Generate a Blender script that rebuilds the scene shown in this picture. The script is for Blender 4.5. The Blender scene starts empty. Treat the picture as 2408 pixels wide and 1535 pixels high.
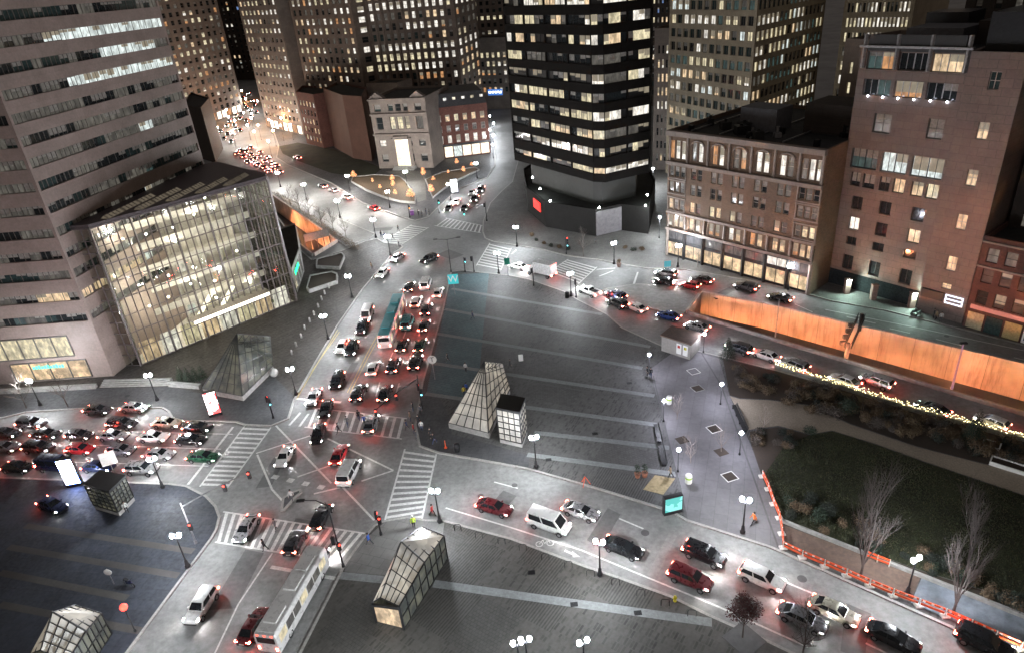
import bpy, bmesh, math, random
from mathutils import Vector, Matrix
R = random.Random(7)
sc = bpy.context.scene
COL = sc.collection
# ---------------------------------------------------------------- camera geometry
CX, CY, FPX, HCAM = 1204.0, 767.5, 1605.0, 60.0
_dx, _dy = 1475 - CX, 3860 - CY
ROLL = math.atan2(_dx, _dy)
PITCH = math.atan(FPX / math.hypot(_dx, _dy))
FWD = Vector((0, math.cos(PITCH), -math.sin(PITCH)))
_r0 = Vector((1, 0, 0)); _u0 = _r0.cross(FWD)
RGT = _r0 * math.cos(ROLL) - _u0 * math.sin(ROLL)
DWN = -_u0 * math.cos(ROLL) - _r0 * math.sin(ROLL)
EYE = Vector((0, 0, HCAM))
cam = bpy.data.cameras.new('camera'); camo = bpy.data.objects.new('camera', cam); COL.objects.link(camo)
cam.sensor_width = 36; cam.lens = FPX / 2408 * 36; cam.clip_end = 6000; cam.clip_start = 0.5
m = Matrix((RGT, -DWN, -FWD)).transposed().to_4x4(); m.translation = EYE; camo.matrix_world = m
sc.camera = camo

def g(x, y, z=0.0):
    """point of the plan: where the survey photo's pixel (2408 wide) meets height z"""
    d = FWD * FPX + RGT * (x - CX) + DWN * (y - CY)
    return EYE + d * ((z - HCAM) / d.z)
def proj(p):
    v = Vector(p) - EYE; w = v.dot(FWD)
    if w < 1: return None
    return CX + FPX * v.dot(RGT) / w, CY + FPX * v.dot(DWN) / w
def zat(b, y):
    """height above point b whose picture row is y"""
    lo, hi = 0.0, 57.0
    if proj((b[0], b[1], hi))[1] > y: hi = 150
    for _ in range(40):
        mid = (lo + hi) / 2
        q = proj((b[0], b[1], mid))
        if q is None or q[1] < y: hi = mid
        else: lo = mid
    return lo
def XY(v): return Vector((v[0], v[1]))

# ---------------------------------------------------------------- mesh builder
class MB:
    def __init__(s): s.v = []; s.f = []; s.m = []; s.uv = []
    def face(s, pts, mi=0, uv=None):
        i = len(s.v); s.v += [tuple(p) for p in pts]; s.f.append(tuple(range(i, i + len(pts)))); s.m.append(mi)
        s.uv.append(uv or [(p[0] + p[1], p[2]) for p in pts])
    def ring(s, rings, mi=0, closed=True, cap0=True, cap1=True):
        i0 = len(s.v); n = len(rings[0])
        for r in rings: s.v += [tuple(p) for p in r]
        for k in range(len(rings) - 1):
            for j in range(n if closed else n - 1):
                a = i0 + k * n + j; b = i0 + k * n + (j + 1) % n
                s.f.append((a, b, b + n, a + n)); s.m.append(mi)
                s.uv.append([(s.v[q][0] + s.v[q][1], s.v[q][2]) for q in (a, b, b + n, a + n)])
        if cap0: s.f.append(tuple(i0 + j for j in reversed(range(n)))); s.m.append(mi); s.uv.append([(s.v[q][0], s.v[q][1]) for q in s.f[-1]])
        if cap1: s.f.append(tuple(i0 + (len(rings) - 1) * n + j for j in range(n))); s.m.append(mi); s.uv.append([(s.v[q][0], s.v[q][1]) for q in s.f[-1]])
    def box(s, x0, x1, y0, y1, z0, z1, mi=0):
        s.ring([[(x0, y0, z0), (x1, y0, z0), (x1, y1, z0), (x0, y1, z0)], [(x0, y0, z1), (x1, y0, z1), (x1, y1, z1), (x0, y1, z1)]], mi)
    def prism(s, pts, z0, z1, mi=0, bottom=True, top=True):
        s.ring([[(p[0], p[1], z0) for p in pts], [(p[0], p[1], z1) for p in pts]], mi, cap0=bottom, cap1=top)
    def bar(s, a, b, w, h, mi=0, up=(0, 0, 1)):
        a = Vector(a); b = Vector(b); d = (b - a).normalized(); u = Vector(up)
        if abs(d.dot(u)) > .98: u = Vector((1, 0, 0))
        sd = d.cross(u).normalized() * (w / 2); up2 = sd.cross(d).normalized() * (h / 2)
        q = lambda p: [p - sd - up2, p + sd - up2, p + sd + up2, p - sd + up2]
        s.ring([q(a), q(b)], mi)
    def tube(s, pts, rad, n=8, mi=0):
        rings = []
        for k, p in enumerate(pts):
            p = Vector(p); a = Vector(pts[max(k - 1, 0)]); b = Vector(pts[min(k + 1, len(pts) - 1)])
            d = (b - a).normalized(); u = Vector((0, 0, 1)) if abs(d.z) < .95 else Vector((1, 0, 0))
            e = d.cross(u).normalized(); h = e.cross(d)
            r = rad[k] if isinstance(rad, (list, tuple)) else rad
            rings.append([p + e * (r * math.cos(2 * math.pi * j / n)) - h * (r * math.sin(2 * math.pi * j / n)) for j in range(n)])
        s.ring(rings, mi)
    def lathe(s, c, prof, n=12, mi=0):
        s.ring([[(c[0] + r * math.cos(2 * math.pi * j / n), c[1] + r * math.sin(2 * math.pi * j / n), c[2] + z) for j in range(n)] for r, z in prof], mi)
    def ball(s, c, r, n=10, mi=0, sz=1.0):
        k = max(4, n // 2)
        s.lathe(c, [(max(.004, r * math.sin(math.pi * i / k)), -r * sz * math.cos(math.pi * i / k)) for i in range(k + 1)], n, mi)
    def obj(s, name, mats, parent=None, smooth=False, world=True, loc=None):
        me = bpy.data.meshes.new(name)
        off = Vector((0, 0, 0))
        if parent is not None and world: off = parent.location
        if loc is not None: off = Vector(loc)
        me.from_pydata([(v[0] - off.x, v[1] - off.y, v[2] - off.z) for v in s.v], [], s.f)
        for mt in (mats if isinstance(mats, (list, tuple)) else [mats]): me.materials.append(mt)
        me.polygons.foreach_set('material_index', s.m)
        ul = me.uv_layers.new(name='UVMap')
        flat = []
        for q in s.uv:
            for a in q: flat += [a[0], a[1]]
        ul.data.foreach_set('uv', flat)
        if smooth:
            me.polygons.foreach_set('use_smooth', [True] * len(s.f))
        me.update()
        o = bpy.data.objects.new(name, me); COL.objects.link(o)
        if parent is not None: o.parent = parent
        if loc is not None: o.location = loc
        return o

def tag(o, label=None, cat=None, group=None, kind=None):
    if label: o['label'] = label
    if cat: o['category'] = cat
    if group: o['group'] = group
    if kind: o['kind'] = kind
    return o
def root(name, loc, label, cat, group=None, rz=0.0):
    o = bpy.data.objects.new(name, None); COL.objects.link(o); o.location = loc; o.rotation_euler = (0, 0, rz); o.empty_display_size = .3
    return tag(o, label, cat, group)
def letter(parent, text, size, mat, loc, rz=0.0, extrude=.02):
    cu = bpy.data.curves.new('lettering', 'FONT'); cu.body = text; cu.align_x = 'CENTER'; cu.align_y = 'CENTER'; cu.size = size; cu.extrude = extrude
    t = bpy.data.objects.new('lettering_curve', cu); COL.objects.link(t); me = bpy.data.meshes.new_from_object(t.evaluated_get(bpy.context.evaluated_depsgraph_get())); bpy.data.objects.remove(t)
    me.materials.clear(); me.materials.append(mat); o = bpy.data.objects.new('lettering', me); COL.objects.link(o); o.parent = parent; o.location = loc; o.rotation_euler = (math.pi / 2, 0, rz); return o
def dup(src, loc, rz=0.0, label=None, group=None, scale=None):
    r = src.copy(); COL.objects.link(r); r.location = loc; r.rotation_euler = (0, 0, rz)
    if scale: r.scale = (scale,) * 3
    if label: r['label'] = label
    if group: r['group'] = group
    for ch in src.children:
        c = ch.copy(); COL.objects.link(c); c.parent = r
        for gch in ch.children:
            d = gch.copy(); COL.objects.link(d); d.parent = c
    return r

# ---------------------------------------------------------------- materials
MATS = {}
class NT:
    def __init__(s, name):
        s.mat = bpy.data.materials.new(name); s.mat.use_nodes = True; s.t = s.mat.node_tree
        s.b = s.t.nodes['Principled BSDF']; MATS[name] = s.mat
    def n(s, typ, **kw):
        nd = s.t.nodes.new(typ)
        for k, v in kw.items():
            if k in nd.inputs: nd.inputs[k].default_value = v
            else: setattr(nd, k, v)
        return nd
    def l(s, a, b): s.t.links.new(a, b)
    def ramp(s, fac, stops):
        r = s.n('ShaderNodeValToRGB'); s.l(fac, r.inputs[0])
        e = r.color_ramp.elements
        while len(e) < len(stops): e.new(.5)
        for k, (p, c) in enumerate(stops): e[k].position = p; e[k].color = (*c, 1)
        return r.outputs[0]
    def mix(s, a, b, fac, mode='MIX'):
        mx = s.n('ShaderNodeMix', data_type='RGBA', blend_type=mode)
        for sock, v in ((mx.inputs[0], fac), (mx.inputs[6], a), (mx.inputs[7], b)):
            if hasattr(v, 'links'): s.l(v, sock)
            elif isinstance(v, (tuple, list)): sock.default_value = (*v[:3], 1)
            else: sock.default_value = v
        return mx.outputs[2]
    def bump(s, h, st=.3, d=.02):
        b = s.n('ShaderNodeBump', Strength=st, Distance=d); s.l(h, b.inputs['Height']); s.l(b.outputs[0], s.b.inputs['Normal'])
    def pos(s): return s.n('ShaderNodeNewGeometry').outputs['Position']

def plain(name, c, rough=.6, metal=0.0, var=.25, scale=3.0, bump=0.0):
    t = NT(name); t.b.inputs['Roughness'].default_value = rough; t.b.inputs['Metallic'].default_value = metal
    nz = t.n('ShaderNodeTexNoise', Scale=scale, Detail=5.0); t.l(t.pos(), nz.inputs['Vector'])
    t.l(t.ramp(nz.outputs[0], [(.3, tuple(x * (1 - var) for x in c)), (.7, tuple(min(1, x * (1 + var)) for x in c))]), t.b.inputs['Base Color'])
    if bump: t.bump(nz.outputs[0], bump)
    return t.mat
def ground(name, c, rough=.75, big=.05, fine=1.4, var=.35, bump=.25):
    t = NT(name); t.b.inputs['Roughness'].default_value = rough
    p = t.pos()
    a = t.n('ShaderNodeTexNoise', Scale=big, Detail=6.0, Roughness=.65); t.l(p, a.inputs['Vector'])
    b = t.n('ShaderNodeTexNoise', Scale=fine, Detail=8.0, Roughness=.7); t.l(p, b.inputs['Vector'])
    cr = t.ramp(a.outputs[0], [(.3, tuple(x * (1 - var) for x in c)), (.7, tuple(x * (1 + var) for x in c))])
    cf = t.ramp(b.outputs[0], [(.35, (.72,) * 3), (.65, (1.2,) * 3)])
    t.l(t.mix(cr, cf, 1.0, 'MULTIPLY'), t.b.inputs['Base Color'])
    t.l(t.ramp(b.outputs[0], [(.3, (rough - .2,) * 3), (.7, (min(1, rough + .1),) * 3)]), t.b.inputs['Roughness'])
    t.bump(b.outputs[0], bump, .03)
    return t.mat
def paving(name, c1, c2, joint, ang=0.0, bw=.8, bh=.4, rough=.7, mort=.03, bias=0.0, var=.3, offs=.5, patch=None):
    """paving slabs laid in courses over the ground plan"""
    t = NT(name); p = t.pos()
    mp = t.n('ShaderNodeMapping'); t.l(p, mp.inputs[0]); mp.inputs['Rotation'].default_value = (0, 0, ang)
    def brick(w, h, a, b, j, off, bi, ms):
        k = t.n('ShaderNodeTexBrick', offset=off); k.inputs['Scale'].default_value = 1
        k.inputs['Brick Width'].default_value = w; k.inputs['Row Height'].default_value = h
        k.inputs['Color1'].default_value = (*a, 1); k.inputs['Color2'].default_value = (*b, 1); k.inputs['Mortar'].default_value = (*j, 1)
        k.inputs['Mortar Size'].default_value = ms; k.inputs['Bias'].default_value = bi
        t.l(mp.outputs[0], k.inputs['Vector']); return k
    k = brick(bw, bh, c1, c2, joint, offs, bias, mort)
    col = k.outputs[0]
    if patch:
        k2 = brick(.36, .7, tuple(x * 1.1 for x in c1), tuple(x * .1 for x in c2), c1, .5, -.5, .05)
        wv = t.n('ShaderNodeTexWave', wave_type='BANDS', bands_direction='X'); wv.inputs['Scale'].default_value = .95; wv.inputs['Distortion'].default_value = 0.0; t.l(mp.outputs[0], wv.inputs['Vector'])
        k3 = t.n('ShaderNodeMix', data_type='RGBA'); t.l(t.ramp(wv.outputs['Color'], [(.5, (0, 0, 0)), (.6, (1, 1, 1))]), k3.inputs[0]); k3.inputs[6].default_value = (*c1, 1); k3.inputs[7].default_value = (*[x * .62 for x in c2], 1)
        k4 = brick(.34, 1.05, c1, tuple(x * .12 for x in c2), c1, .35, -.4, .06)
        ck = t.n('ShaderNodeTexBrick', offset=.37); ck.inputs['Scale'].default_value = 1; ck.inputs['Brick Width'].default_value = patch[0]; ck.inputs['Row Height'].default_value = patch[1]
        ck.inputs['Color1'].default_value = (0, 0, 0, 1); ck.inputs['Color2'].default_value = (1, 1, 1, 1); ck.inputs['Mortar Size'].default_value = 0.0
        t.l(mp.outputs[0], ck.inputs['Vector'])
        st1 = t.ramp(ck.outputs[0], [(.22, (0,) * 3), (.24, (1,) * 3)]); st2 = t.ramp(ck.outputs[0], [(.55, (0,) * 3), (.57, (1,) * 3)])
        col = t.mix(col, k2.outputs[0], st1); col = t.mix(col, k3.outputs[2], st2); st3 = t.ramp(ck.outputs[0], [(.7, (0,) * 3), (.72, (1,) * 3)]); col = t.mix(col, k4.outputs[0], st3)
    nz = t.n('ShaderNodeTexNoise', Scale=.16, Detail=10.0, Roughness=.72); t.l(p, nz.inputs['Vector'])
    col = t.mix(col, t.ramp(nz.outputs[0], [(.3, (1 - var,) * 3), (.7, (1 + var,) * 3)]), 1.0, 'MULTIPLY')
    t.l(col, t.b.inputs['Base Color'])
    n2 = t.n('ShaderNodeTexNoise', Scale=2.5, Detail=6.0); t.l(p, n2.inputs['Vector'])
    t.l(t.ramp(n2.outputs[0], [(.3, (rough - .2,) * 3), (.7, (rough + .15,) * 3)]), t.b.inputs['Roughness'])
    t.bump(k.outputs['Fac'], .25, -.01)
    return t.mat
def masonry(name, c, joint=.6, bw=1.6, bh=.8, rough=.7, var=.2, mort=.02, tint=(1, 1, 1), spec=.5):
    """wall of coursed blocks, laid by the wall's own UV in metres"""
    t = NT(name); uv = t.n('ShaderNodeUVMap').outputs[0]
    k = t.n('ShaderNodeTexBrick', offset=.5); k.inputs['Scale'].default_value = 1
    k.inputs['Brick Width'].default_value = bw; k.inputs['Row Height'].default_value = bh; k.inputs['Mortar Size'].default_value = mort
    k.inputs['Color1'].default_value = (*c, 1); k.inputs['Color2'].default_value = (*[c[i] * (1 - var) * tint[i] for i in range(3)], 1)
    k.inputs['Mortar'].default_value = (*[x * joint for x in c], 1); t.l(uv, k.inputs['Vector'])
    nz = t.n('ShaderNodeTexNoise', Scale=.25, Detail=7.0, Roughness=.7); t.l(t.pos(), nz.inputs['Vector'])
    n2 = t.n('ShaderNodeTexNoise', Scale=3.0, Detail=5.0); t.l(t.pos(), n2.inputs['Vector'])
    col = t.mix(k.outputs[0], t.ramp(nz.outputs[0], [(.3, (.78,) * 3), (.7, (1.15,) * 3)]), 1.0, 'MULTIPLY')
    col = t.mix(col, t.ramp(n2.outputs[0], [(.3, (.88,) * 3), (.7, (1.08,) * 3)]), 1.0, 'MULTIPLY')
    t.l(col, t.b.inputs['Base Color']); t.b.inputs['Roughness'].default_value = rough; t.b.inputs['Specular IOR Level'].default_value = spec
    t.bump(k.outputs['Fac'], .3, -.02)
    return t.mat
def lit(name, c, s, detail=.75, sc=(.9, .9, .45), rough=.12, lo=.12):
    """lit window: lamp-lit room seen through the pane (blinds, furniture, ceiling lights as noise in the glow)"""
    t = NT(name); p = t.pos()
    mp = t.n('ShaderNodeMapping'); t.l(p, mp.inputs[0]); mp.inputs['Scale'].default_value = (*sc,)
    a = t.n('ShaderNodeTexNoise', Scale=1.0, Detail=3.0, Roughness=.6); t.l(mp.outputs[0], a.inputs['Vector'])
    b = t.n('ShaderNodeTexVoronoi', Scale=2.6); t.l(mp.outputs[0], b.inputs['Vector'])
    f = t.ramp(a.outputs[0], [(.33, (lo,) * 3), (.62, (1,) * 3)])
    h = t.ramp(b.outputs['Color'], [(.15, (.35, .33, .3)), (.6, (1, 1, 1))])
    f = t.mix((1, 1, 1), t.mix(f, h, .8, 'MULTIPLY'), detail)
    col = t.mix(f, c, 1.0, 'MULTIPLY')
    t.b.inputs['Base Color'].default_value = (.04, .04, .045, 1); t.b.inputs['Roughness'].default_value = rough
    t.l(col, t.b.inputs['Emission Color']); t.b.inputs['Emission Strength'].default_value = s
    t.mat.cycles.emission_sampling = 'NONE'
    return t.mat
def lamp(name, c, s, sample=True):
    t = NT(name); t.b.inputs['Base Color'].default_value = (*[x * .25 for x in c], 1)
    t.b.inputs['Emission Color'].default_value = (*c, 1); t.b.inputs['Emission Strength'].default_value = s
    t.mat.cycles.emission_sampling = 'FRONT' if sample else 'NONE'
    return t.mat
def paint(name, c, metal=.35, rough=.28, coat=.6):
    t = NT(name); t.b.inputs['Base Color'].default_value = (*c, 1); t.b.inputs['Metallic'].default_value = metal
    t.b.inputs['Coat Weight'].default_value = coat; t.b.inputs['Coat Roughness'].default_value = .05
    nz = t.n('ShaderNodeTexNoise', Scale=2.0, Detail=4.0); t.l(t.pos(), nz.inputs['Vector'])
    t.l(t.ramp(nz.outputs[0], [(.3, (rough - .08,) * 3), (.7, (rough + .14,) * 3)]), t.b.inputs['Roughness'])
    return t.mat

def ramp_concrete(name, c):
    """cast panels with joints, rust and rain streaks running down"""
    t = NT(name); uv = t.n('ShaderNodeUVMap').outputs[0]
    k = t.n('ShaderNodeTexBrick', offset=0.0); k.inputs['Scale'].default_value = 1; k.inputs['Brick Width'].default_value = 5.2; k.inputs['Row Height'].default_value = 20; k.inputs['Mortar Size'].default_value = .04
    k.inputs['Color1'].default_value = (*c, 1); k.inputs['Color2'].default_value = (*[x * .9 for x in c], 1); k.inputs['Mortar'].default_value = (*[x * .4 for x in c], 1); t.l(uv, k.inputs['Vector'])
    mp = t.n('ShaderNodeMapping'); t.l(t.pos(), mp.inputs[0]); mp.inputs['Scale'].default_value = (1.1, 1.1, .12)
    a = t.n('ShaderNodeTexNoise', Scale=.9, Detail=8.0, Roughness=.75); t.l(mp.outputs[0], a.inputs['Vector']); b = t.n('ShaderNodeTexNoise', Scale=.25, Detail=6.0); t.l(t.pos(), b.inputs['Vector'])
    col = t.mix(k.outputs[0], t.ramp(a.outputs[0], [(.32, (.55, .5, .47)), (.52, (1.08, 1.08, 1.08))]), 1.0, 'MULTIPLY'); col = t.mix(col, t.ramp(b.outputs[0], [(.3, (.7, .66, .62)), (.65, (1.1, 1.1, 1.1))]), 1.0, 'MULTIPLY')
    t.l(col, t.b.inputs['Base Color']); t.b.inputs['Roughness'].default_value = .85; t.bump(a.outputs[0], .3); return t.mat
asphalt = ground('asphalt', (.22, .22, .216), rough=.7)
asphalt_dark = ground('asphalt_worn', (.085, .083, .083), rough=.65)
concrete = ground('concrete', (.3, .295, .28), rough=.8, var=.2)
kerbm = ground('kerb_granite', (.34, .33, .31), rough=.75, var=.15, fine=4)
linem = ground('road_paint', (.62, .62, .6), rough=.6, var=.2, fine=3)
yelm = ground('yellow_road_paint', (.5, .4, .16), rough=.6, var=.2, fine=3)
earth = ground('brown_earth', (.14, .095, .075), rough=.95, var=.3, fine=2)
mulch = ground('mulch', (.05, .036, .026), rough=.95, var=.4, fine=3, bump=.6)
gravelp = ground('gravel_path', (.32, .27, .21), rough=.95, var=.25, fine=5)
lawnm = ground('lawn_grass', (.024, .027, .012), rough=1.0, big=.22, var=.55, fine=1.6, bump=.9)
tarp = ground('blue_grey_sheet', (.17, .19, .22), rough=.45, var=.5, big=.25, fine=.8, bump=.8)
dglass = plain('dark_glass', (.02, .024, .026), rough=.08, var=.3)
tglass = plain('teal_dark_glass', (.03, .05, .05), rough=.08, var=.3)
framem = plain('window_frame_grey', (.12, .11, .1), rough=.5)
framew = plain('window_frame_pale', (.4, .36, .32), rough=.6)
frameb = plain('window_frame_black', (.015, .015, .016), rough=.45)
blackm = plain('black_metal', (.015, .015, .017), rough=.4, metal=.4)
greym = plain('grey_metal', (.3, .3, .31), rough=.4, metal=.7)
whitem = plain('white_paint', (.7, .69, .66), rough=.5, var=.1)
rubber = plain('tyre_rubber', (.012, .012, .013), rough=.85)
alloy = plain('wheel_alloy', (.42, .42, .43), rough=.3, metal=.9)
roofm = ground('roof_membrane', (.014, .0135, .013), rough=.9, var=.4, fine=1)
dimlit = lit('dim_window', (1, .93, .78), .13)
W_WHITE = lit('window_white', (1, .95, .85), 1.35)
W_COOL = lit('window_cool', (.9, 1, .97), 1.15)
W_WARM = lit('window_warm', (1, .74, .46), 1.15)
W_YEL = lit('window_yellow', (1, .88, .58), 1.05)
W_ORG = lit('window_orange', (1, .5, .22), .8)
W_TEAL = lit('window_teal', (.45, .8, .75), .12)
W_DIM = dimlit
W_BLIND = lit('lit_blind', (1, .86, .62), .32, .4)
blindm = plain('drawn_blind', (.26, .25, .23), rough=.8)
W_BLUE = lit('window_blue', (.3, .5, 1), .7)
# ================================================================ GROUND
def struct(o): o['kind'] = 'structure'; return o
SLABS = []
def inpoly(p, poly):
    c = False; j = len(poly) - 1
    for i in range(len(poly)):
        a, b = poly[i], poly[j]
        if (a[1] > p[1]) != (b[1] > p[1]) and p[0] < (b[0] - a[0]) * (p[1] - a[1]) / (b[1] - a[1]) + a[0]: c = not c
        j = i
    return c
def gz(x, y):
    """ground point under a picture pixel, on the pavement when there is one"""
    p = g(x, y, .15)
    for poly in SLABS:
        if inpoly(p, poly): return p
    return g(x, y, 0)
def ccw(p):
    a = sum(p[i][0] * p[(i + 1) % len(p)][1] - p[(i + 1) % len(p)][0] * p[i][1] for i in range(len(p)))
    return p if a > 0 else p[::-1]
def smooth_poly(pts, r=0): return pts
def slab(name, px, mat, z=.15, kerb=True, world=False):
    pts = ccw([Vector(p) if world else g(p[0], p[1]) for p in px])
    SLABS.append([(p.x, p.y) for p in pts])
    mb = MB(); mb.prism(pts, -.25, z)
    o = struct(mb.obj(name, mat))
    if kerb:
        k = MB()
        for i in range(len(pts)):
            a = pts[i]; b = pts[(i + 1) % len(pts)]; d = (b - a).normalized(); nrm = Vector((d.y, -d.x, 0))
            aa = a + nrm * .02 - d * .0; bb = b + nrm * .02
            k.ring([[aa + Vector((0, 0, -.2)), aa - nrm * .34 + Vector((0, 0, -.2)), aa - nrm * .34 + Vector((0, 0, z + .012 + .002 * (i % 2))), aa + Vector((0, 0, z + .012 + .002 * (i % 2)))],
                    [bb + Vector((0, 0, -.2)), bb - nrm * .34 + Vector((0, 0, -.2)), bb - nrm * .34 + Vector((0, 0, z + .012 + .002 * (i % 2))), bb + Vector((0, 0, z + .012 + .002 * (i % 2)))]][::-1], 0)
        struct(k.obj('kerb', kerbm))
    return o
def sheet(name, px, mat, z, world=False):
    pts = ccw([Vector(p) if world else g(p[0], p[1], z) for p in px])
    mb = MB(); mb.face([(p.x, p.y, z) for p in pts], 0)
    return struct(mb.obj(name, mat))

TR_NEAR = [g(*p) for p in ((1618, 737), (1806, 796), (1986, 849), (2231, 922))]
TR_FAR = [g(*p) for p in ((1649, 694), (1806, 724), (1988, 767), (2181, 812), (2408, 865))]
ext = lambda a, b, d: b + (b - a).normalized() * d
TR_NEAR.append(ext(TR_NEAR[-2], TR_NEAR[-1], 60)); TR_FAR.append(ext(TR_FAR[-2], TR_FAR[-1], 45))
hole1 = TR_NEAR + TR_FAR[::-1]
RL = [g(*p) for p in ((640, 462), (700, 503), (792, 570), (738, 603), (690, 565), (640, 492))]
def ground_sheet():
    bm = bmesh.new(); edges = []
    # the far city floor reaches the horizon
    for loop in ([(-4000, -600, 0), (4000, -600, 0), (4000, 6000, 0), (-4000, 6000, 0)], [tuple(p) for p in hole1], [tuple(p) for p in RL]):
        vs = [bm.verts.new(p) for p in loop]
        edges += [bm.edges.new((vs[i], vs[(i + 1) % len(vs)])) for i in range(len(vs))]
    bmesh.ops.triangle_fill(bm, use_beauty=True, use_dissolve=False, edges=edges)
    bmesh.ops.recalc_face_normals(bm, faces=bm.faces)
    if bm.faces[0].normal.z < 0: bmesh.ops.reverse_faces(bm, faces=bm.faces)
    me = bpy.data.meshes.new('road'); bm.to_mesh(me); bm.free(); me.materials.append(asphalt)
    o = bpy.data.objects.new('road', me); COL.objects.link(o); struct(o)
ground_sheet()
wall_sod = ramp_concrete('ramp_wall_concrete', (.56, .47, .42))
def trench(name, near, far, d0, d1, wname):
    n = len(far)
    mb = MB()
    def dep(p): 
        t = (p - far[0]).length / max(1, (far[-1] - far[0]).length); return -(d0 + (d1 - d0) * min(1, t))
    def pick(line, t):
        L = [0]
        for i in range(1, len(line)): L.append(L[-1] + (line[i] - line[i - 1]).length)
        s = t * L[-1]
        for i in range(1, len(line)):
            if s <= L[i] + 1e-6: return line[i - 1].lerp(line[i], (s - L[i - 1]) / max(1e-6, L[i] - L[i - 1]))
        return line[-1]
    N = 16; A = [pick(near, i / N) for i in range(N + 1)]; B = [pick(far, i / N) for i in range(N + 1)]
    D = [-(d0 + (d1 - d0) * i / N) for i in range(N + 1)]
    fl = MB()
    for i in range(N):
        fl.face([(*A[i][:2], D[i]), (*A[i + 1][:2], D[i + 1]), (*B[i + 1][:2], D[i + 1]), (*B[i][:2], D[i])])
    struct(fl.obj('ramp_road', asphalt_dark))
    return A, B, D
A1, B1, D1 = trench('tunnel_ramp', TR_NEAR, TR_FAR, 4.2, 6.8, '')
def rwall(label, line, zb, zt, th, side, mat, cap=None, joints=True):
    """retaining wall standing on the outside of the ramp"""
    mb = MB()
    for i in range(len(line) - 1):
        a, b = Vector((line[i].x, line[i].y, 0)), Vector((line[i + 1].x, line[i + 1].y, 0))
        d = (b - a).normalized(); nr = Vector((-d.y, d.x, 0)) * side
        e = d * .004
        q = [a + e, b - e, b - e + nr * th, a + e + nr * th]
        if side < 0: q = q[::-1]
        za, zb2 = (zb[i], zb[i + 1]) if isinstance(zb, list) else (zb, zb)
        zz = [za, zb2, zb2, za] if side > 0 else [za, zb2, zb2, za][::-1]
        mb.ring([[(p.x, p.y, z) for p, z in zip(q, zz)], [(p.x, p.y, zt) for p in q]])
    dr = (line[-1] - line[0]); dr.z = 0; dr.normalize(); mb.uv = [[(Vector(mb.v[q]).dot(dr), mb.v[q][2] + 10) for q in f] for f in mb.f]
    o = mb.obj('retaining_wall', mat, loc=(line[0].x, line[0].y, 0)); tag(o, label, 'wall'); return o
rwall('long orange lit concrete retaining wall below the upper street', B1, [d - .3 for d in D1], .75, .45, 1, wall_sod)
rwall('low concrete wall between the ramp and the street of light trails', A1, [d - .3 for d in D1], .62, .4, -1, concrete)
rwall('short orange lit end wall closing the ramp beside the planted traffic island', [A1[0], B1[0]], -4.6, .7, .45, 1, wall_sod)
# ramp on the upper left
mbf = MB(); mbf.face([(p.x, p.y, -5.0) for p in ccw(RL)]); struct(mbf.obj('ramp_road', asphalt_dark))
rwall('orange lit retaining wall beside the hedge and the row of bare trees', RL[0:3], -5.2, .5, .4, 1 if (RL[1]-RL[0]).cross(RL[3]-RL[0]).z < 0 else -1, wall_sod)
rwall('curved orange end wall of the ramp under the sign gantry', RL[2:4], -5.2, .9, .4, 1 if (RL[3]-RL[2]).cross(RL[0]-RL[2]).z < 0 else -1, wall_sod)
rwall('low grey ramp wall beside the glass atrium', RL[3:6], -5.2, .9, .4, 1 if (RL[4]-RL[3]).cross(RL[0]-RL[3]).z < 0 else -1, concrete)

pl_ang = math.atan2((g(1529, 815) - g(1202, 754)).y, (g(1529, 815) - g(1202, 754)).x)
av = (g(1000, 900) - g(860, 1200)); av_ang = math.atan2(av.y, av.x)
plaza_m = paving('plaza_brick', (.088, .086, .084), (.074, .071, .069), (.055, .053, .051), -pl_ang, .42, .42, patch=(4.2, 5.6), var=.22)
plaza_b = paving('lower_plaza_brick', (.066, .062, .055), (.054, .051, .046), (.034, .034, .031), -pl_ang + .1, .4, .4, patch=(5.2, 6.4), var=.25)
plank_m = paving('atrium_terrace_paving', (.062, .055, .05), (.052, .046, .042), (.02, .019, .018), -math.atan2((g(697, 709) - g(332, 860)).y, (g(697, 709) - g(332, 860)).x), 6.0, 1.15, mort=.05, var=.3)
walk_m = paving('walkway_paving', (.165, .157, .165), (.142, .135, .14), (.1, .095, .095), -1.2, 2.4, 1.6, mort=.02, var=.25)
pave_m = paving('pavement_slabs', (.16, .157, .148), (.14, .135, .128), (.09, .09, .085), .4, 1.5, 1.5, mort=.025, var=.25)
pave_d = paving('pavement_slabs_dark', (.07, .07, .074), (.06, .06, .064), (.04, .04, .04), .2, 1.5, 1.5, mort=.025, var=.3)
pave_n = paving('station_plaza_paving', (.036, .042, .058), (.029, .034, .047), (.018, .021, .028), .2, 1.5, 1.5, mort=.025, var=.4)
band_m = ground('granite_band', (.2, .21, .21), rough=.75, var=.15, fine=3)

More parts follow.
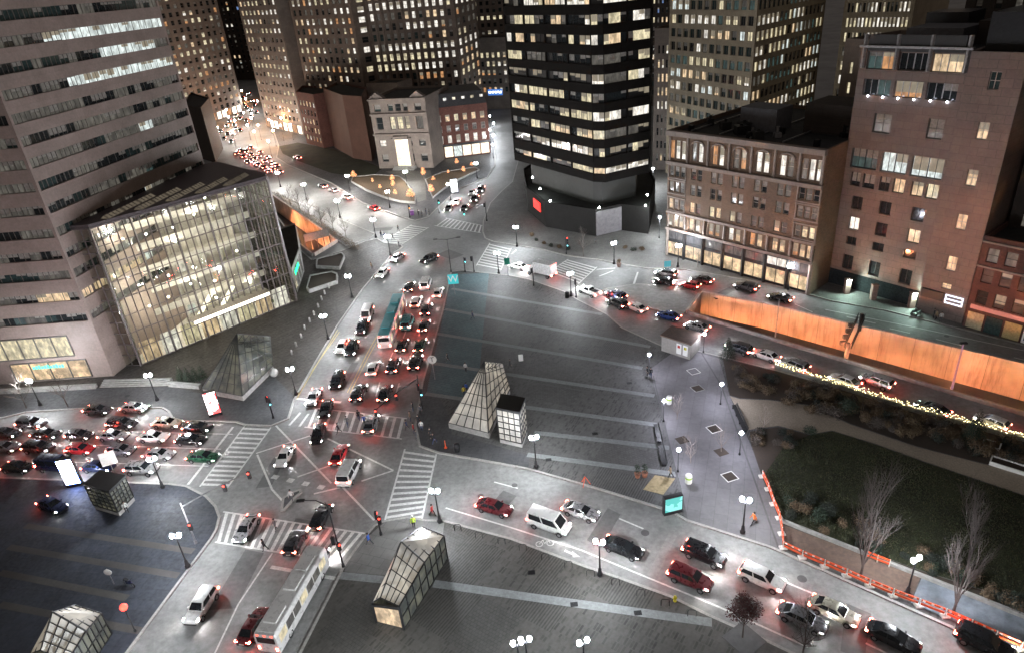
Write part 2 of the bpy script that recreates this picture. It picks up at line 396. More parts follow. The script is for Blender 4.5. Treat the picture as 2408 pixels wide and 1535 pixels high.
slab('plaza', [(1060, 640), (1090, 637), (1202, 649), (1246, 658), (1329, 687), (1360, 706), (1429, 740), (1465, 772), (1560, 815), (1641, 825), (1694, 838), (1823, 870),
               (2420, 1036), (3000, 1218), (3000, 1832), (2408, 1535), (2251, 1484), (1833, 1298), (1806, 1287), (1615, 1226), (1575, 1203), (1409, 1152), (1244, 1105), (1204, 1097), (1030, 1066), (985, 1050), (975, 1000), (992, 900), (1012, 830), (1040, 730)], plaza_m)
slab('lower_plaza', [(704, 1535), (797, 1352), (808, 1328), (850, 1270), (880, 1235), (905, 1224), (960, 1215), (1000, 1222), (1047, 1224), (1204, 1266), (1379, 1331), (1454, 1356), (1579, 1401), (1666, 1444), (1806, 1506), (1960, 1580), (1960, 1900), (500, 1900)], plaza_b)
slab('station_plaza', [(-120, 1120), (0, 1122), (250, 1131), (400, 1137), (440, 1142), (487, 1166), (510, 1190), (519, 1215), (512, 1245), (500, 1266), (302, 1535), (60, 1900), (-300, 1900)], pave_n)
slab('atrium_terrace', [(-120, 985), (0, 985), (60, 970), (180, 962), (380, 960), (395, 968), (405, 985), (430, 991), (555, 993), (575, 1000), (637, 1003), (680, 985), (694, 940), (745, 850), (794, 768), (852, 684), (922, 601), (948, 582), (945, 576), (905, 572), (888, 562), (860, 568), (800, 592), (735, 612), (690, 574), (600, 500), (300, 560), (-120, 700)], plank_m)
slab('pavement', [(884, 551), (824, 526), (640, 451), (560, 400), (545, 408), (640, 458), (700, 500), (794, 567), (812, 580), (870, 562)], pave_m)
slab('pavement', [(677, 389), (777, 431), (852, 478), (947, 513), (975, 520), (1008, 512), (1030, 490), (1077, 446), (1147, 418), (1165, 390), (1165, 340), (1153, 300), (1100, 280), (700, 280), (640, 300), (655, 345), (650, 372)], pave_d)
slab('pavement', [(1204, 429), (1180, 450), (1152, 479), (1136, 520), (1134, 546), (1140, 562), (1160, 570), (1204, 577), (1279, 589), (1329, 602), (1404, 612), (1516, 632), (1614, 636), (1806, 668), (1956, 709), (2081, 731), (2231, 768), (2408, 813), (2600, 860), (2600, 560), (1600, 440), (1540, 300), (1240, 300)], pave_m)
# overlays
sheet('lawn', [(1800, 1112), (1848, 1042), (1905, 1022), (1956, 1013), (2060, 1045), (2180, 1088), (2408, 1165), (3000, 1362), (3000, 1632), (2408, 1415), (2160, 1338), (1838, 1222)], lawnm, .158)
sheet('planting_bed', [(1700, 842), (1823, 872), (2420, 1040), (3000, 1216), (3000, 1312), (2408, 1112), (2156, 1048), (2000, 995), (1900, 950), (1810, 938), (1740, 935), (1716, 928)], mulch, .158)
sheet('garden_path', [(1716, 930), (1740, 937), (1810, 940), (1900, 952), (2000, 997), (2156, 1050), (2408, 1114), (3000, 1314), (3000, 1360), (2408, 1163), (2180, 1086), (2060, 1043), (1956, 1011), (1905, 1020), (1830, 1000), (1760, 1010)], gravelp, .162)
sheet('planting_bed', [(1763, 1014), (1830, 1003), (1905, 1022), (1848, 1042), (1800, 1112), (1791, 1117), (1768, 1048)], mulch, .166)
sheet('planting_bed', [(1791, 1119), (1802, 1114), (1838, 1223), (2160, 1339), (2408, 1418), (3000, 1636), (3000, 1706), (2408, 1452), (2166, 1353), (1838, 1230)], mulch, .163)
sheet('walkway', [(1528, 868), (1580, 830), (1641, 828), (1690, 842), (1716, 930), (1766, 1047), (1791, 1117), (1836, 1230), (1842, 1290), (1806, 1284), (1618, 1224), (1601, 1142)], walk_m, .156)
sheet('bare_earth', [(1840, 1232), (2166, 1354), (2140, 1415), (1845, 1288)], earth, .168)
sheet('ground_sheeting', [(2168, 1356), (2408, 1454), (3000, 1710), (3000, 1800), (2408, 1530), (2142, 1416)], tarp, .17)
sheet('pavement', [(905, 1226), (960, 1217), (1000, 1223), (1045, 1226), (1040, 1268), (950, 1290), (912, 1352), (810, 1344), (812, 1328), (852, 1272)], pave_m, .156)
sheet('pavement', [(985, 1048), (978, 1000), (994, 900), (1018, 905), (1060, 985), (1062, 1020), (1160, 1045), (1244, 1070), (1244, 1102), (1204, 1095), (1030, 1064)], pave_d, .156)
blue_m = paving('bluestone', (.085, .13, .142), (.076, .117, .128), (.042, .062, .068), -pl_ang, 1.2, .6, var=.25)
sheet('bluestone_paving', [(1064, 646), (1150, 642), (1138, 760), (1128, 868), (1090, 938), (1002, 928), (1018, 850), (1046, 730)], blue_m, .1575)
sheet('dark_grass', [(656, 345), (700, 336), (790, 353), (900, 396), (880, 412), (830, 415), (780, 408), (700, 379), (665, 362)], lawnm, .16)
sheet('forecourt_path', [(905, 404), (1012, 401), (1018, 424), (1000, 430), (1003, 470), (982, 476), (968, 440), (940, 415)], pave_m, .162)
# pale granite bands across the plaza
def band(a, b, w, z=.16, mat=None, name='paving_band'):
    a = g(*a, z); b = g(*b, z); d = (b - a).normalized(); n = Vector((-d.y, d.x, 0)) * (w / 2)
    return (a + n, a - n, b - n, b + n)
def bands(name, segs, w, mat, z, zmin=0):
    mb = MB()
    for i, (a, b) in enumerate(segs):
        q = band(a, b, w, z)
        mb.face(ccw(list(q)))
    return struct(mb.obj(name, mat))
bands('paving_band', [((1062, 679), (1416, 739)), ((1046, 727), (1529, 815)), ((1028, 784), (1511, 865)), ((1016, 853), (1539, 930)), ((1000, 925), (1086, 937)), ((1225, 955), (1546, 998)), ((1256, 1016), (1574, 1052)), ((1240, 1068), (1590, 1114))], .95, band_m, .161)
bands('paving_band', [((1020, 1371), (1674, 1462)), ((800, 1352), (905, 1362))], 1.05, band_m, .161)
bands('paving_band', [((0, 1345), (300, 1405)), ((0, 1420), (330, 1482)), ((20, 1285), (420, 1352)), ((60, 1235), (455, 1295))], .9, ground('dim_granite_band', (.075, .07, .064), fine=3), .161)
bands('paving_joint', [((1536, 882), (1616, 1222)), ((1694, 900), (1830, 1285)), ((1650, 830), (1700, 912))], .22, asphalt_dark, .164)
bands('paving_joint', [((1200, 890), (1544, 946))], .3, asphalt_dark, .165)

sheet('pavement', [(-100, 930), (0, 926), (230, 912), (400, 908), (478, 925), (572, 944), (640, 880), (690, 930), (676, 982), (637, 1001), (575, 998), (555, 991), (430, 989), (406, 983), (396, 966), (380, 958), (180, 960), (60, 968), (0, 983), (-100, 983)], pave_d, .157)
# ---- road markings
def marks(name, segs, w, mat=None, z=.006):
    return bands(name, segs, w, mat or linem, z)
def lerp2(a, b, t): return (a[0] + (b[0] - a[0]) * t, a[1] + (b[1] - a[1]) * t)
def crossing(A, B, C, D, n, w=.45, rail=.25, dirn=0):
    """bars between rails A-B and D-C"""
    segs = [(lerp2(A, B, (k + .5) / n), lerp2(D, C, (k + .5) / n)) for k in range(n)]
    marks('crosswalk', segs, w, z=.006)
    if rail: marks('crosswalk', [(A, B), (D, C)], rail, z=.010)
crossing((575, 1001), (470, 1143), (535, 1145), (637, 1004), 13)
marks('stop_line', [((548, 1003), (442, 1138))], .4)
crossing((735, 958), (957, 983), (945, 1031), (716, 1003), 12)
crossing((697, 968), (735, 973), (716, 1003), (668, 998), 2, .4, 0)
crossing((952, 1055), (901, 1237), (992, 1219), (1026, 1067), 13)
crossing((525, 1202), (858, 1253), (800, 1321), (506, 1273), 19)
marks('stop_line', [((637, 1332), (789, 1359)), ((692, 936), (802, 945))], .5)
crossing((893, 571), (968, 529), (1008, 535), (946, 574), 10)
crossing((1022, 531), (1131, 548), (1135, 531), (1048, 513), 11, .4)
crossing((1120, 625), (1152, 572), (1202, 584), (1177, 636), 9)
crossing((1290, 640), (1336, 610), (1404, 628), (1360, 668), 8)
marks('junction_box_lines', [((649, 1000), (779, 1135)), ((740, 1020), (602, 1065)), ((605, 1068), (640, 1150)), ((770, 1030), (925, 1105)), ((925, 1105), (850, 1130)), ((800, 1085), (700, 1120)), ((640, 1150), (664, 1176)), ((802, 1140), (880, 1222)), ((800, 1145), (738, 1160))], .28, z=.014)
dashes = []
for a, b in (((893, 898), (884, 931)), ((939, 900), (928, 934)), ((924, 828), (911, 858)), ((969, 828), (956, 857)), ((958, 770), (948, 795)), ((994, 750), (985, 790)), ((1010, 700), (1002, 735)),
             ((1162, 1132), (1218, 1147)), ((1456, 1218), (1513, 1242)), ((1624, 1334), (1694, 1364)), ((1702, 1303), (1716, 1314)), ((1836, 1363), (1916, 1396)), ((2046, 1451), (2145, 1497)), ((2036, 1511), (2095, 1540)),
             ((1500, 642), (1492, 668)), ((1869, 715), (1911, 734)), ((1991, 745), (2059, 760)), ((2201, 797), (2262, 812)), ((2384, 840), (2440, 853)), ((2092, 772), (2140, 783))):
    dashes.append((a, b))
marks('lane_dashes', dashes, .22)
marks('lane_line', [((1048, 1233 - 40), (1204, 1240)), ((1204, 1240), (1366, 1292)), ((1366, 1292), (1560, 1372)), ((1560, 1372), (1689, 1425)), ((1689, 1425), (1900, 1520))], .22, z=.018)
marks('lane_line', [((2001 - 60, 728), (2150, 769)), ((2150, 769), (2408, 824))], .2, z=.006)
marks('lane_line', [((1403, 634), (1447, 631)), ((1409, 650), (1442, 637)), ((1500, 640), (1490, 668)), ((1203, 598), (1214, 588))], .35, z=.018)
marks('centre_line', [((862, 833), (817, 922)), ((868, 835), (823, 924)), ((900, 765), (862, 833)), ((906, 767), (868, 835)), ((960, 670), (900, 765)), ((965, 672), (906, 767))], .16, yelm, z=.006)
marks('edge_line', [((726, 888), (697, 938)), ((794, 775), (726, 888)), ((722, 888), (692, 938)), ((798, 780), (722, 888))], .16, yelm, z=.012)
marks('lane_line', [((560, 1420), (505, 1535)), ((640, 1300), (560, 1420)), ((700, 1395), (640, 1535))], .2, z=.006)
marks('lane_line', [((230, 1012), (548, 1020)), ((200, 1045), (520, 1055)), ((160, 1085), (490, 1095))], .16, z=.006)
marks('lane_dashes', [((x, 1130 + (x - 690) * .22), (x + 14, 1133 + (x - 690) * .22)) for x in (640, 676, 712, 748)], .8, z=.022)
marks('road_arrow', [((1328, 1293), (1350, 1303))], .3, z=.024)
def poly_mark(name, pts, z=.024):
    mb = MB(); mb.face(ccw([g(x, y, z) for x, y in pts])); struct(mb.obj(name, linem))
poly_mark('road_arrow', [(1347, 1309), (1345, 1294), (1364, 1308)])
def bike_symbol(cx, cy):
    c = g(cx, cy, .02); mb = MB()
    for ox in (-.65, .65):
        mb.ring([[(c.x + ox + r * math.cos(t * math.pi / 8), c.y + r * math.sin(t * math.pi / 8), .02) for t in range(16)] for r in (.45, .34)], cap0=False, cap1=False)
    for a, b in (((-.65, 0), (-.2, .6)), ((-.2, .6), (.4, .6)), ((.4, .6), (0, 0)), ((0, 0), (-.2, .6)), ((.65, 0), (.4, .75))):
        d = Vector((b[0] - a[0], b[1] - a[1], 0)).normalized(); n = Vector((-d.y, d.x, 0)) * .05
        A = Vector((c.x + a[0], c.y + a[1], .023)); B = Vector((c.x + b[0], c.y + b[1], .023)); mb.face([A - n, B - n, B + n, A + n])
    struct(mb.obj('bicycle_symbol', linem))
bike_symbol(1281, 1277)
patch_a = ground('asphalt_patch', (.13, .13, .128), rough=.8, var=.25); patch_b = ground('asphalt_patch_pale', (.25, .248, .24), rough=.75, var=.25)
for k, (x, y, w_, h_) in enumerate([(860, 1080, 3.2, 7), (700, 1250, 2.4, 5), (560, 1360, 3, 8), (900, 780, 2, 9), (1180, 1180, 4, 2.2), (1420, 1240, 6, 2.0), (1720, 1340, 5, 2.4), (2010, 1480, 6, 2.2), (300, 1040, 7, 2), (1480, 690, 5, 2.4), (1700, 690, 6, 2), (900, 540, 5, 3), (760, 470, 5, 2.2), (1060, 600, 4, 6), (640, 1110, 2, 6), (1560, 1300, 8, 1.2), (820, 880, 1.4, 10)]):
    c = g(x, y); q = g(x + 40, y + (14 if x > 1000 else -4 if y > 1000 and x < 500 else -70)); d = (q - c).normalized(); n = Vector((-d.y, d.x, 0)); z_ = .0025
    jj = lambda: R.uniform(.8, 1.15)
    sheet('asphalt_patch', [c + d * (h_ / 2 * sx_ * jj()) + n * (w_ / 2 * sy_ * jj()) for sx_, sy_ in ((-1, -1), (1, -1), (1, 1), (-1, 1))], patch_a if k % 3 else patch_b, z_, world=True)
# traffic islands and medians
slab('traffic_island', [(664, 1172), (684, 1158), (708, 1150), (711, 1158), (696, 1170), (670, 1200), (660, 1202)], pave_d)
slab('traffic_island', [(1403, 690), (1430, 678), (1500, 668), (1600, 676), (1640, 690), (1612, 733), (1600, 748), (1560, 735), (1500, 715)], concrete)
# manholes and gullies
for x, y, r in ((1517, 1252, .5), (1886, 1360, .5), (1913, 1420, .4), (1798, 1337, .35), (2226, 790, .4), (1130, 1165, .4), (1210, 1140, .4), (620, 1550, .4)):
    c = g(x, y, 0); mb = MB(); mb.lathe((c.x, c.y, 0), [(r, .004), (r, .012)], 16)
    tag(mb.obj('manhole_cover', asphalt_dark, loc=(c.x, c.y, 0)), 'dark round manhole cover set flat in the road', 'manhole cover', 'manhole covers')
# ================================================================ BUILDINGS
WM = {}
def win_mesh(w, h, style, pane, frame, bl=0.0):
    key = (round(w, 2), round(h, 2), style, pane.name, frame.name, bl)
    if key in WM: return WM[key]
    mb = MB(); hw = w / 2
    mb.face([(-hw, 0, 0), (hw, 0, 0), (hw, 0, h), (-hw, 0, h)], 0)
    if bl: mb.face([(-hw * .94, -.012, h * (1 - bl)), (hw * .94, -.012, h * (1 - bl)), (hw * .94, -.012, h * .97), (-hw * .94, -.012, h * .97)], 2)
    t = min(.09, w * .06); dp = -.07
    bars = [(-hw, -hw + t, 0, h), (hw - t, hw, 0, h), (-hw + t, hw - t, 0, t), (-hw + t, hw - t, h - t, h)]
    if style in ('sash', 'cross'): bars.append((-hw + t, hw - t, h * .5 - t * .5, h * .5 + t * .5))
    if style in ('pair', 'cross'): bars.append((-t * .5, t * .5, t, h * (.5 if style == 'cross' else 1) - t * .6))
    if style == 'cross': bars.append((-t * .5, t * .5, h * .5 + t * .6, h - t))
    if style == 'grid':
        for k in range(1, 4): bars.append((-hw + 2 * hw * k / 4 - t * .4, -hw + 2 * hw * k / 4 + t * .4, t, h - t))
        for k in range(1, 4): bars.append((-hw + t, hw - t, h * k / 4 - t * .3, h * k / 4 + t * .3))
    for i, (a, b, c, d) in enumerate(bars): mb.box(a, b, dp - .002 * i, -.004, c, d, 1)
    me_o = mb.obj('window', [pane, frame, W_BLIND if 'window_' in pane.name and pane is not W_DIM and pane is not W_TEAL else blindm]); me = me_o.data; bpy.data.objects.remove(me_o)
    WM[key] = me; return me
def frame_mesh(w, h, style, frame):
    key = ('f', round(w, 2), round(h, 2), style, frame.name)
    if key not in WM:
        me = win_mesh(w, h, style, dglass, frame).copy(); bm = bmesh.new(); bm.from_mesh(me); bmesh.ops.delete(bm, geom=[f for f in bm.faces if f.material_index == 0], context='FACES'); bm.to_mesh(me); bm.free(); WM[key] = me
    return WM[key]
def pane_mesh(w, h, pane, bl=0.0):
    key = ('p', round(w, 2), round(h, 2), pane.name, bl)
    if key not in WM:
        mb = MB(); mb.face([(-w / 2, 0, 0), (w / 2, 0, 0), (w / 2, 0, h), (-w / 2, 0, h)]); hw = w * .45
        if bl: mb.face([(-hw, -.012, h * (1 - bl)), (hw, -.012, h * (1 - bl)), (hw, -.012, h * .96), (-hw, -.012, h * .96)], 1)
        o = mb.obj('pane', [pane, W_BLIND if 'window_' in pane.name and pane is not W_DIM and pane is not W_TEAL else blindm]); WM[key] = o.data; bpy.data.objects.remove(o)
    return WM[key]
def even(L, n, frac, m=0.0):
    p = (L - 2 * m) / n; return [(m + p * (i + .5 - frac / 2), m + p * (i + .5 + frac / 2)) for i in range(n)]
def pairs(L, n, frac, gap, m=0.0):
    out = []; p = (L - 2 * m) / n
    for i in range(n):
        c = m + p * (i + .5); hw = p * frac / 2; out += [(c - hw, c - gap / 2), (c + gap / 2, c + hw)]
    return out
BL = {}; BR = random.Random(77)
class Bld:
    def __init__(s, name, label, pts, z1, wall, z0=0.0, cat='building', group=None, parapet=.8, roof=None):
        s.pts = [XY(p) for p in pts]; s.z0, s.z1 = z0, z1; s.wallm = wall
        s.root = root(name, (s.pts[0].x, s.pts[0].y, 0), label, cat, group)
        BL[s.root.name] = s; s.mb = MB(); s.wins = []; s.done = set(); s.roofm = roof or roofm; s.par = parapet
    def edge(s, i):
        P = s.pts[i]; Q = s.pts[(i + 1) % len(s.pts)]; return P, Q, (Q - P).length
    def face(s, i, rows, cols, depth=.3, pick=None, style='single', frame=None, split=1, z0=None, z1=None):
        """wall of edge i with real openings; each opening holds split windows"""
        P, Q, L = s.edge(i); d = (Q - P) / L; n = Vector((d.y, -d.x)); s.done.add(i)
        z0 = s.z0 if z0 is None else z0; z1 = s.z1 if z1 is None else z1
        rows = sorted(r for r in rows if r[0] > z0 - .01 and r[1] < z1); cols = sorted(cols)
        pt = lambda u, z, k=0.0: (P.x + d.x * u - n.x * k, P.y + d.y * u - n.y * k, z)
        def q(u0, u1, za, zb): s.mb.face([pt(u0, za), pt(u1, za), pt(u1, zb), pt(u0, zb)], 0, [(u0, za), (u1, za), (u1, zb), (u0, zb)])
        zc = z0; ang = math.atan2(d.y, d.x)
        for ri, (za, zb) in enumerate(rows):
            if za > zc: q(0, L, zc, za)
            uc = 0
            for ci, (ua, ub) in enumerate(cols):
                if ua > uc + .001: q(uc, ua, za, zb)
                A = [(ua, za), (ub, za), (ub, zb), (ua, zb)]
                for k in range(4):
                    a, b = A[k], A[(k + 1) % 4]
                    s.mb.face([pt(*a), pt(*b), pt(*b, depth), pt(*a, depth)], 0, [(a[0], a[1]), (b[0], b[1]), (b[0] + depth, b[1] + depth), (a[0] + depth, a[1] + depth)])
                for k in range(split):
                    w = (ub - ua) / split; c = ua + w * (k + .5)
                    s.wins.append(dict(p=pt(c, za, depth - .01), w=w, h=zb - za, a=ang, ri=ri, ci=ci * split + k, u=c / L, z=za, n=n, style=style, pick=pick, frame=frame or framem))
                uc = ub
            if L > uc + .001: q(uc, L, za, zb)
            zc = zb
        if z1 > zc: q(0, L, zc, z1)
    def part(s, name, mb, mat, smooth=False): return mb.obj(name, mat, s.root, smooth)
    def finish(s, limit=100):
        for i in range(len(s.pts)):
            if i in s.done: continue
            P, Q, L = s.edge(i); s.mb.face([(P.x, P.y, s.z0), (Q.x, Q.y, s.z0), (Q.x, Q.y, s.z1), (P.x, P.y, s.z1)], 0, [(0, s.z0), (L, s.z0), (L, s.z1), (0, s.z1)])
        c = sum(s.pts, Vector((0, 0))) / len(s.pts)
        inn = [p + (c - p).normalized() * .55 for p in s.pts]
        n = len(s.pts)
        for i in range(n):
            a, b, ia, ib = s.pts[i], s.pts[(i + 1) % n], inn[i], inn[(i + 1) % n]
            s.mb.face([(*a, s.z1), (*b, s.z1), (*ib, s.z1), (*ia, s.z1)], 0)
            s.mb.face([(*ib, s.z1 - s.par), (*ia, s.z1 - s.par), (*ia, s.z1), (*ib, s.z1)], 0)
        s.mb.obj('wall', s.wallm, s.root)
        rb = MB(); rb.face([(*p, s.z1 - s.par + .004) for p in inn]); rb.obj('roof', s.roofm, s.root)
        run = {}
        for w in s.wins:
            key = (w['ri'], round(w['a'], 2)); run.setdefault(key, None)
            w['mat'] = w['pick'](w, run, key); w['bl'] = BR.choice((0, 0, 0, .3, .45, .7))
            pr = proj((w['p'][0], w['p'][1], w['z'] + w['h'] / 2)); vis = 0
            if pr and -60 < pr[0] < 2468 and -60 < pr[1] < 1600:
                v = Vector(w['p']) - EYE
                if v.x * w['n'].x + v.y * w['n'].y < 0: vis = w['w'] * w['h'] / v.length_squared * (1.0 if 0 < pr[0] < 2408 and 0 < pr[1] < 1535 else .02)
            w['vis'] = vis
        order = sorted(s.wins, key=lambda w: -w['vis'])
        for k_, w in enumerate(order[:limit]):
            if k_ < 45:
                o = bpy.data.objects.new('window', frame_mesh(w['w'], w['h'], w['style'], w['frame'])); COL.objects.link(o); o.parent = s.root
                o.location = Vector(w['p']) - s.root.location; o.rotation_euler = (0, 0, w['a'])
                q = bpy.data.objects.new('pane', pane_mesh(w['w'], w['h'], w['mat'], w['bl'])); COL.objects.link(q); q.parent = o; continue
            me = win_mesh(w['w'], w['h'], w['style'], w['mat'], w['frame'], w['bl'])
            o = bpy.data.objects.new('window', me); COL.objects.link(o); o.parent = s.root
            o.location = Vector(w['p']) - s.root.location; o.rotation_euler = (0, 0, w['a'])
        rest = order[limit:]
        if rest:
            mats = []; mb = MB()
            for w in rest:
                w['bm'] = W_BLIND if 'window_' in w['mat'].name and w['mat'] is not W_DIM and w['mat'] is not W_TEAL else blindm
                for mt in (w['mat'], w['frame'], w['bm']):
                    if mt not in mats: mats.append(mt)
                x = Vector((math.cos(w['a']), math.sin(w['a']), 0)); p = Vector(w['p']); hw = x * (w['w'] / 2); up = Vector((0, 0, w['h']))
                mb.face([p - hw, p + hw, p + hw + up, p - hw + up], mats.index(w['mat']))
                nn = Vector((w['n'].x, w['n'].y, 0))
                if w['bl']: b0 = p + nn * .02; mb.face([b0 - hw * .92 + up * (1 - w['bl']), b0 + hw * .92 + up * (1 - w['bl']), b0 + hw * .92 + up * .97, b0 - hw * .92 + up * .97], mats.index(w['bm']))
                if w['style'] in ('pair', 'cross', 'band'):
                    mb.bar(p + nn * .04, p + nn * .04 + up, .1, .07, mats.index(w['frame']))
                if w['style'] in ('sash', 'cross'):
                    mb.bar(p - hw + nn * .035 + up * .5, p + hw + nn * .035 + up * .5, .07, .08, mats.index(w['frame']))
            o = mb.obj('window', mats, s.root); o['kind'] = 'stuff'
        return s
def picker(p_lit, pal, dark=None, sticky=.55, seed=0, force=None):
    """lights come on in runs of neighbouring rooms"""
    r = random.Random(seed); dark = dark or [dglass, dglass, dglass, tglass, W_DIM]
    rowp = {}
    def f(w, run, key):
        if force:
            k = force(w, r)
            if k is not None: return k
        if w['ri'] not in rowp: rowp[w['ri']] = min(.95, max(.05, p_lit * r.uniform(.35, 1.75)))
        prev = run[key]
        if prev is not None and r.random() < sticky: m_ = prev
        else: m_ = r.choice(pal) if r.random() < rowp[w['ri']] else r.choice(dark)
        run[key] = m_; return m_
    return f
OFFICE = [W_WHITE, W_WHITE, W_COOL, W_YEL, W_WARM]
WARMS = [W_WARM, W_YEL, W_WHITE, W_YEL, W_ORG]
def perp(P, Q, dist):
    d = (XY(Q) - XY(P)).normalized(); return Vector((-d.y, d.x)) * dist     # inward (left of P->Q)
def block(P, Q, depth): i = perp(P, Q, depth); P, Q = XY(P), XY(Q); return [P, Q, Q + i, P + i]

granite_pink = masonry('tower_granite', (.31, .245, .22), .8, 3.0, 1.9, .55, .1, .02)
dk_concrete = masonry('dark_tower_cladding', (.011, .0098, .009), .5, 9.6, 4.15, .9, .1, .05, spec=.08)
beige_stone = masonry('beige_stone', (.36, .3, .215), .8, 2.2, 1.2, .75, .1)
grey_stone = masonry('grey_stone', (.22, .185, .16), .75, 2.0, 1.0, .8, .15)
brown_stone = masonry('brown_stone', (.2, .155, .125), .75, 1.8, .9, .8, .15)
red_brick = masonry('red_brick', (.15, .06, .045), .7, .6, .2, .85, .3, .012)
tan_brick = masonry('tan_brick', (.15, .1, .068), .75, .5, .18, .85, .25, .012)
pale_stone = masonry('pale_stone', (.235, .195, .17), .8, 1.4, .7, .75, .12)
gran_block = masonry('granite_block', (.16, .12, .105), .55, 2.6, 1.3, .6, .15, .035)
dark_brick = masonry('dark_brick', (.045, .034, .028), .7, .6, .2, .85, .3)
slate = masonry('slate', (.05, .05, .055), .6, .5, .3, .6, .3)

# --- left tower with ribbon windows
C1 = XY(g(268, 885)); R1 = XY(g(558, 656))
L1 = C1 + (XY(g(0, 905)) - C1).normalized() * 46
tw = Bld('office_tower', 'tall pinkish stone office tower with ribbon windows at the left edge', [L1, C1, R1, R1 + Vector((-7, 14)), R1 + Vector((-48, 16)), L1 + Vector((-6, 30))], 96, granite_pink)
zr = [12.3, 16.3, 20.3, 23.9, 27.7, 31.6, 35.4, 39.0, 42.4, 45.8, 49.3, 52.9, 56.5] + [60.1 + 3.6 * k for k in range(9)]
rows = [(z - .75, z + .8) for z in zr]
def tw_force(w, r):
    k = w['ri']; u = w['u']
    if k == 12 and u > .3 and w['n'].x > 0: return W_COOL if r.random() < .85 else dglass
    if k == 11 and .55 < u < .9 and w['n'].x > 0: return W_COOL if r.random() < .85 else dglass
    if k == 10 and u > .34 and w['n'].x > 0: return W_COOL if r.random() < .9 else dglass
    if k in (1,) and w['n'].x > 0 and u < .4: return W_WARM if r.random() < .8 else W_YEL
    if k in (1,) and w['n'].x < .3 and u > .75: return W_WARM if r.random() < .6 else dglass
    return None
tpick = picker(.16, [W_DIM, W_TEAL, W_YEL, W_COOL, W_DIM, W_DIM], [dglass, dglass, tglass, W_DIM, W_DIM], .4, 3, tw_force)
for i, n in ((0, 24), (1, 22)):
    P, Q, L = tw.edge(i)
    tw.face(i, rows, [(.5, L - .5)], .35, tpick, 'pair', framem, n)
# shop windows at the foot of the left face
P, Q, L = tw.edge(0); dd = (Q - P) / L
def shop(tower, u0, u1, z0, z1, mat, n=3, label=None):
    P, Q, L = tower.edge(0); d = (Q - P) / L; nn = Vector((d.y, -d.x)); mb = MB()
    a = P + d * u0 + nn * .02; b = P + d * u1 + nn * .02
    mb.face([(*a, z0), (*b, z0), (*b, z1), (*a, z1)], 0)
    for k in range(n + 1):
        c = a.lerp(b, k / n); mb.bar((*(c + nn * .08), z0), (*(c + nn * .08), z1), .22, .15, 1)
    mb.bar((*(a + nn * .06), z1 + .1), (*(b + nn * .06), z1 + .1), .16, .2, 1); mb.bar((*(a + nn * .06), z0 - .05), (*(b + nn * .06), z0 - .05), .16, .2, 1)
    return mb.obj('shop_window', [mat, framem], tower.root)
uu = lambda x, y, z: (XY(g(x, y, z)) - P).dot(dd)
SHOPW = lit('shop_window_warm', (1, .72, .42), 1.2, .8, (.6, .6, .5), lo=.1)
shop(tw, uu(10, 830, 4.9), uu(188, 826, 4.9), 5.0, 8.9, W_YEL, 5)
shop(tw, uu(52, 888, .5), uu(216, 885, .5), .5, 4.0, SHOPW, 4)
sg = MB(); a = P + dd * uu(92, 855, 3) ; b = P + dd * uu(162, 853, 3); nn = Vector((dd.y, -dd.x)) * .3
for k in range(11):
    c0 = a.lerp(b, k / 11) + nn; c1 = a.lerp(b, (k + .72) / 11) + nn
    hh = .5 + .25 * ((k * 7) % 3) / 2
    sg.bar((*c0, 2.9 + hh / 2), (*c1, 2.9 + hh / 2), .08, hh, 0)
tag(sg.obj('shop_sign', lamp('teal_sign', (.15, .85, .65), 1.3, False), loc=(a.x, a.y, 2.9)), 'glowing teal letter sign above the warm shop windows of the stone tower', 'sign')
tw.finish()
# dark lower block behind
dA = XY(g(508, 385)); dB = XY(g(520, 372))
blk = Bld('service_block', 'plain dark windowless block behind the ribbon window tower', [XY(g(466, 372)), XY(g(508, 384)), XY(g(525, 350)), XY(g(480, 330))], 22, dark_brick); blk.finish()

# --- glass atrium
A0 = XY(g(332, 860)); Aq = XY(g(697, 709)); AZ = 27.0
tl = XY(g(230, 519, AZ)); ad = (Aq - A0).normalized(); an = Vector((ad.y, -ad.x))
at = root('glass_atrium', (A0.x, A0.y, 0), 'tall glass walled atrium glowing cream light beside the left tower', 'building')
glow = lit('atrium_interior', (1, .9, .7), .62, .95, (.16, .16, .05), .1, .22)
atr_stone = masonry('atrium_inner_wall', (.68, .65, .61), .7, 1.5, 1.0, .7)
back = Vector((-ad.y, ad.x))
Lf = (Aq - A0).length
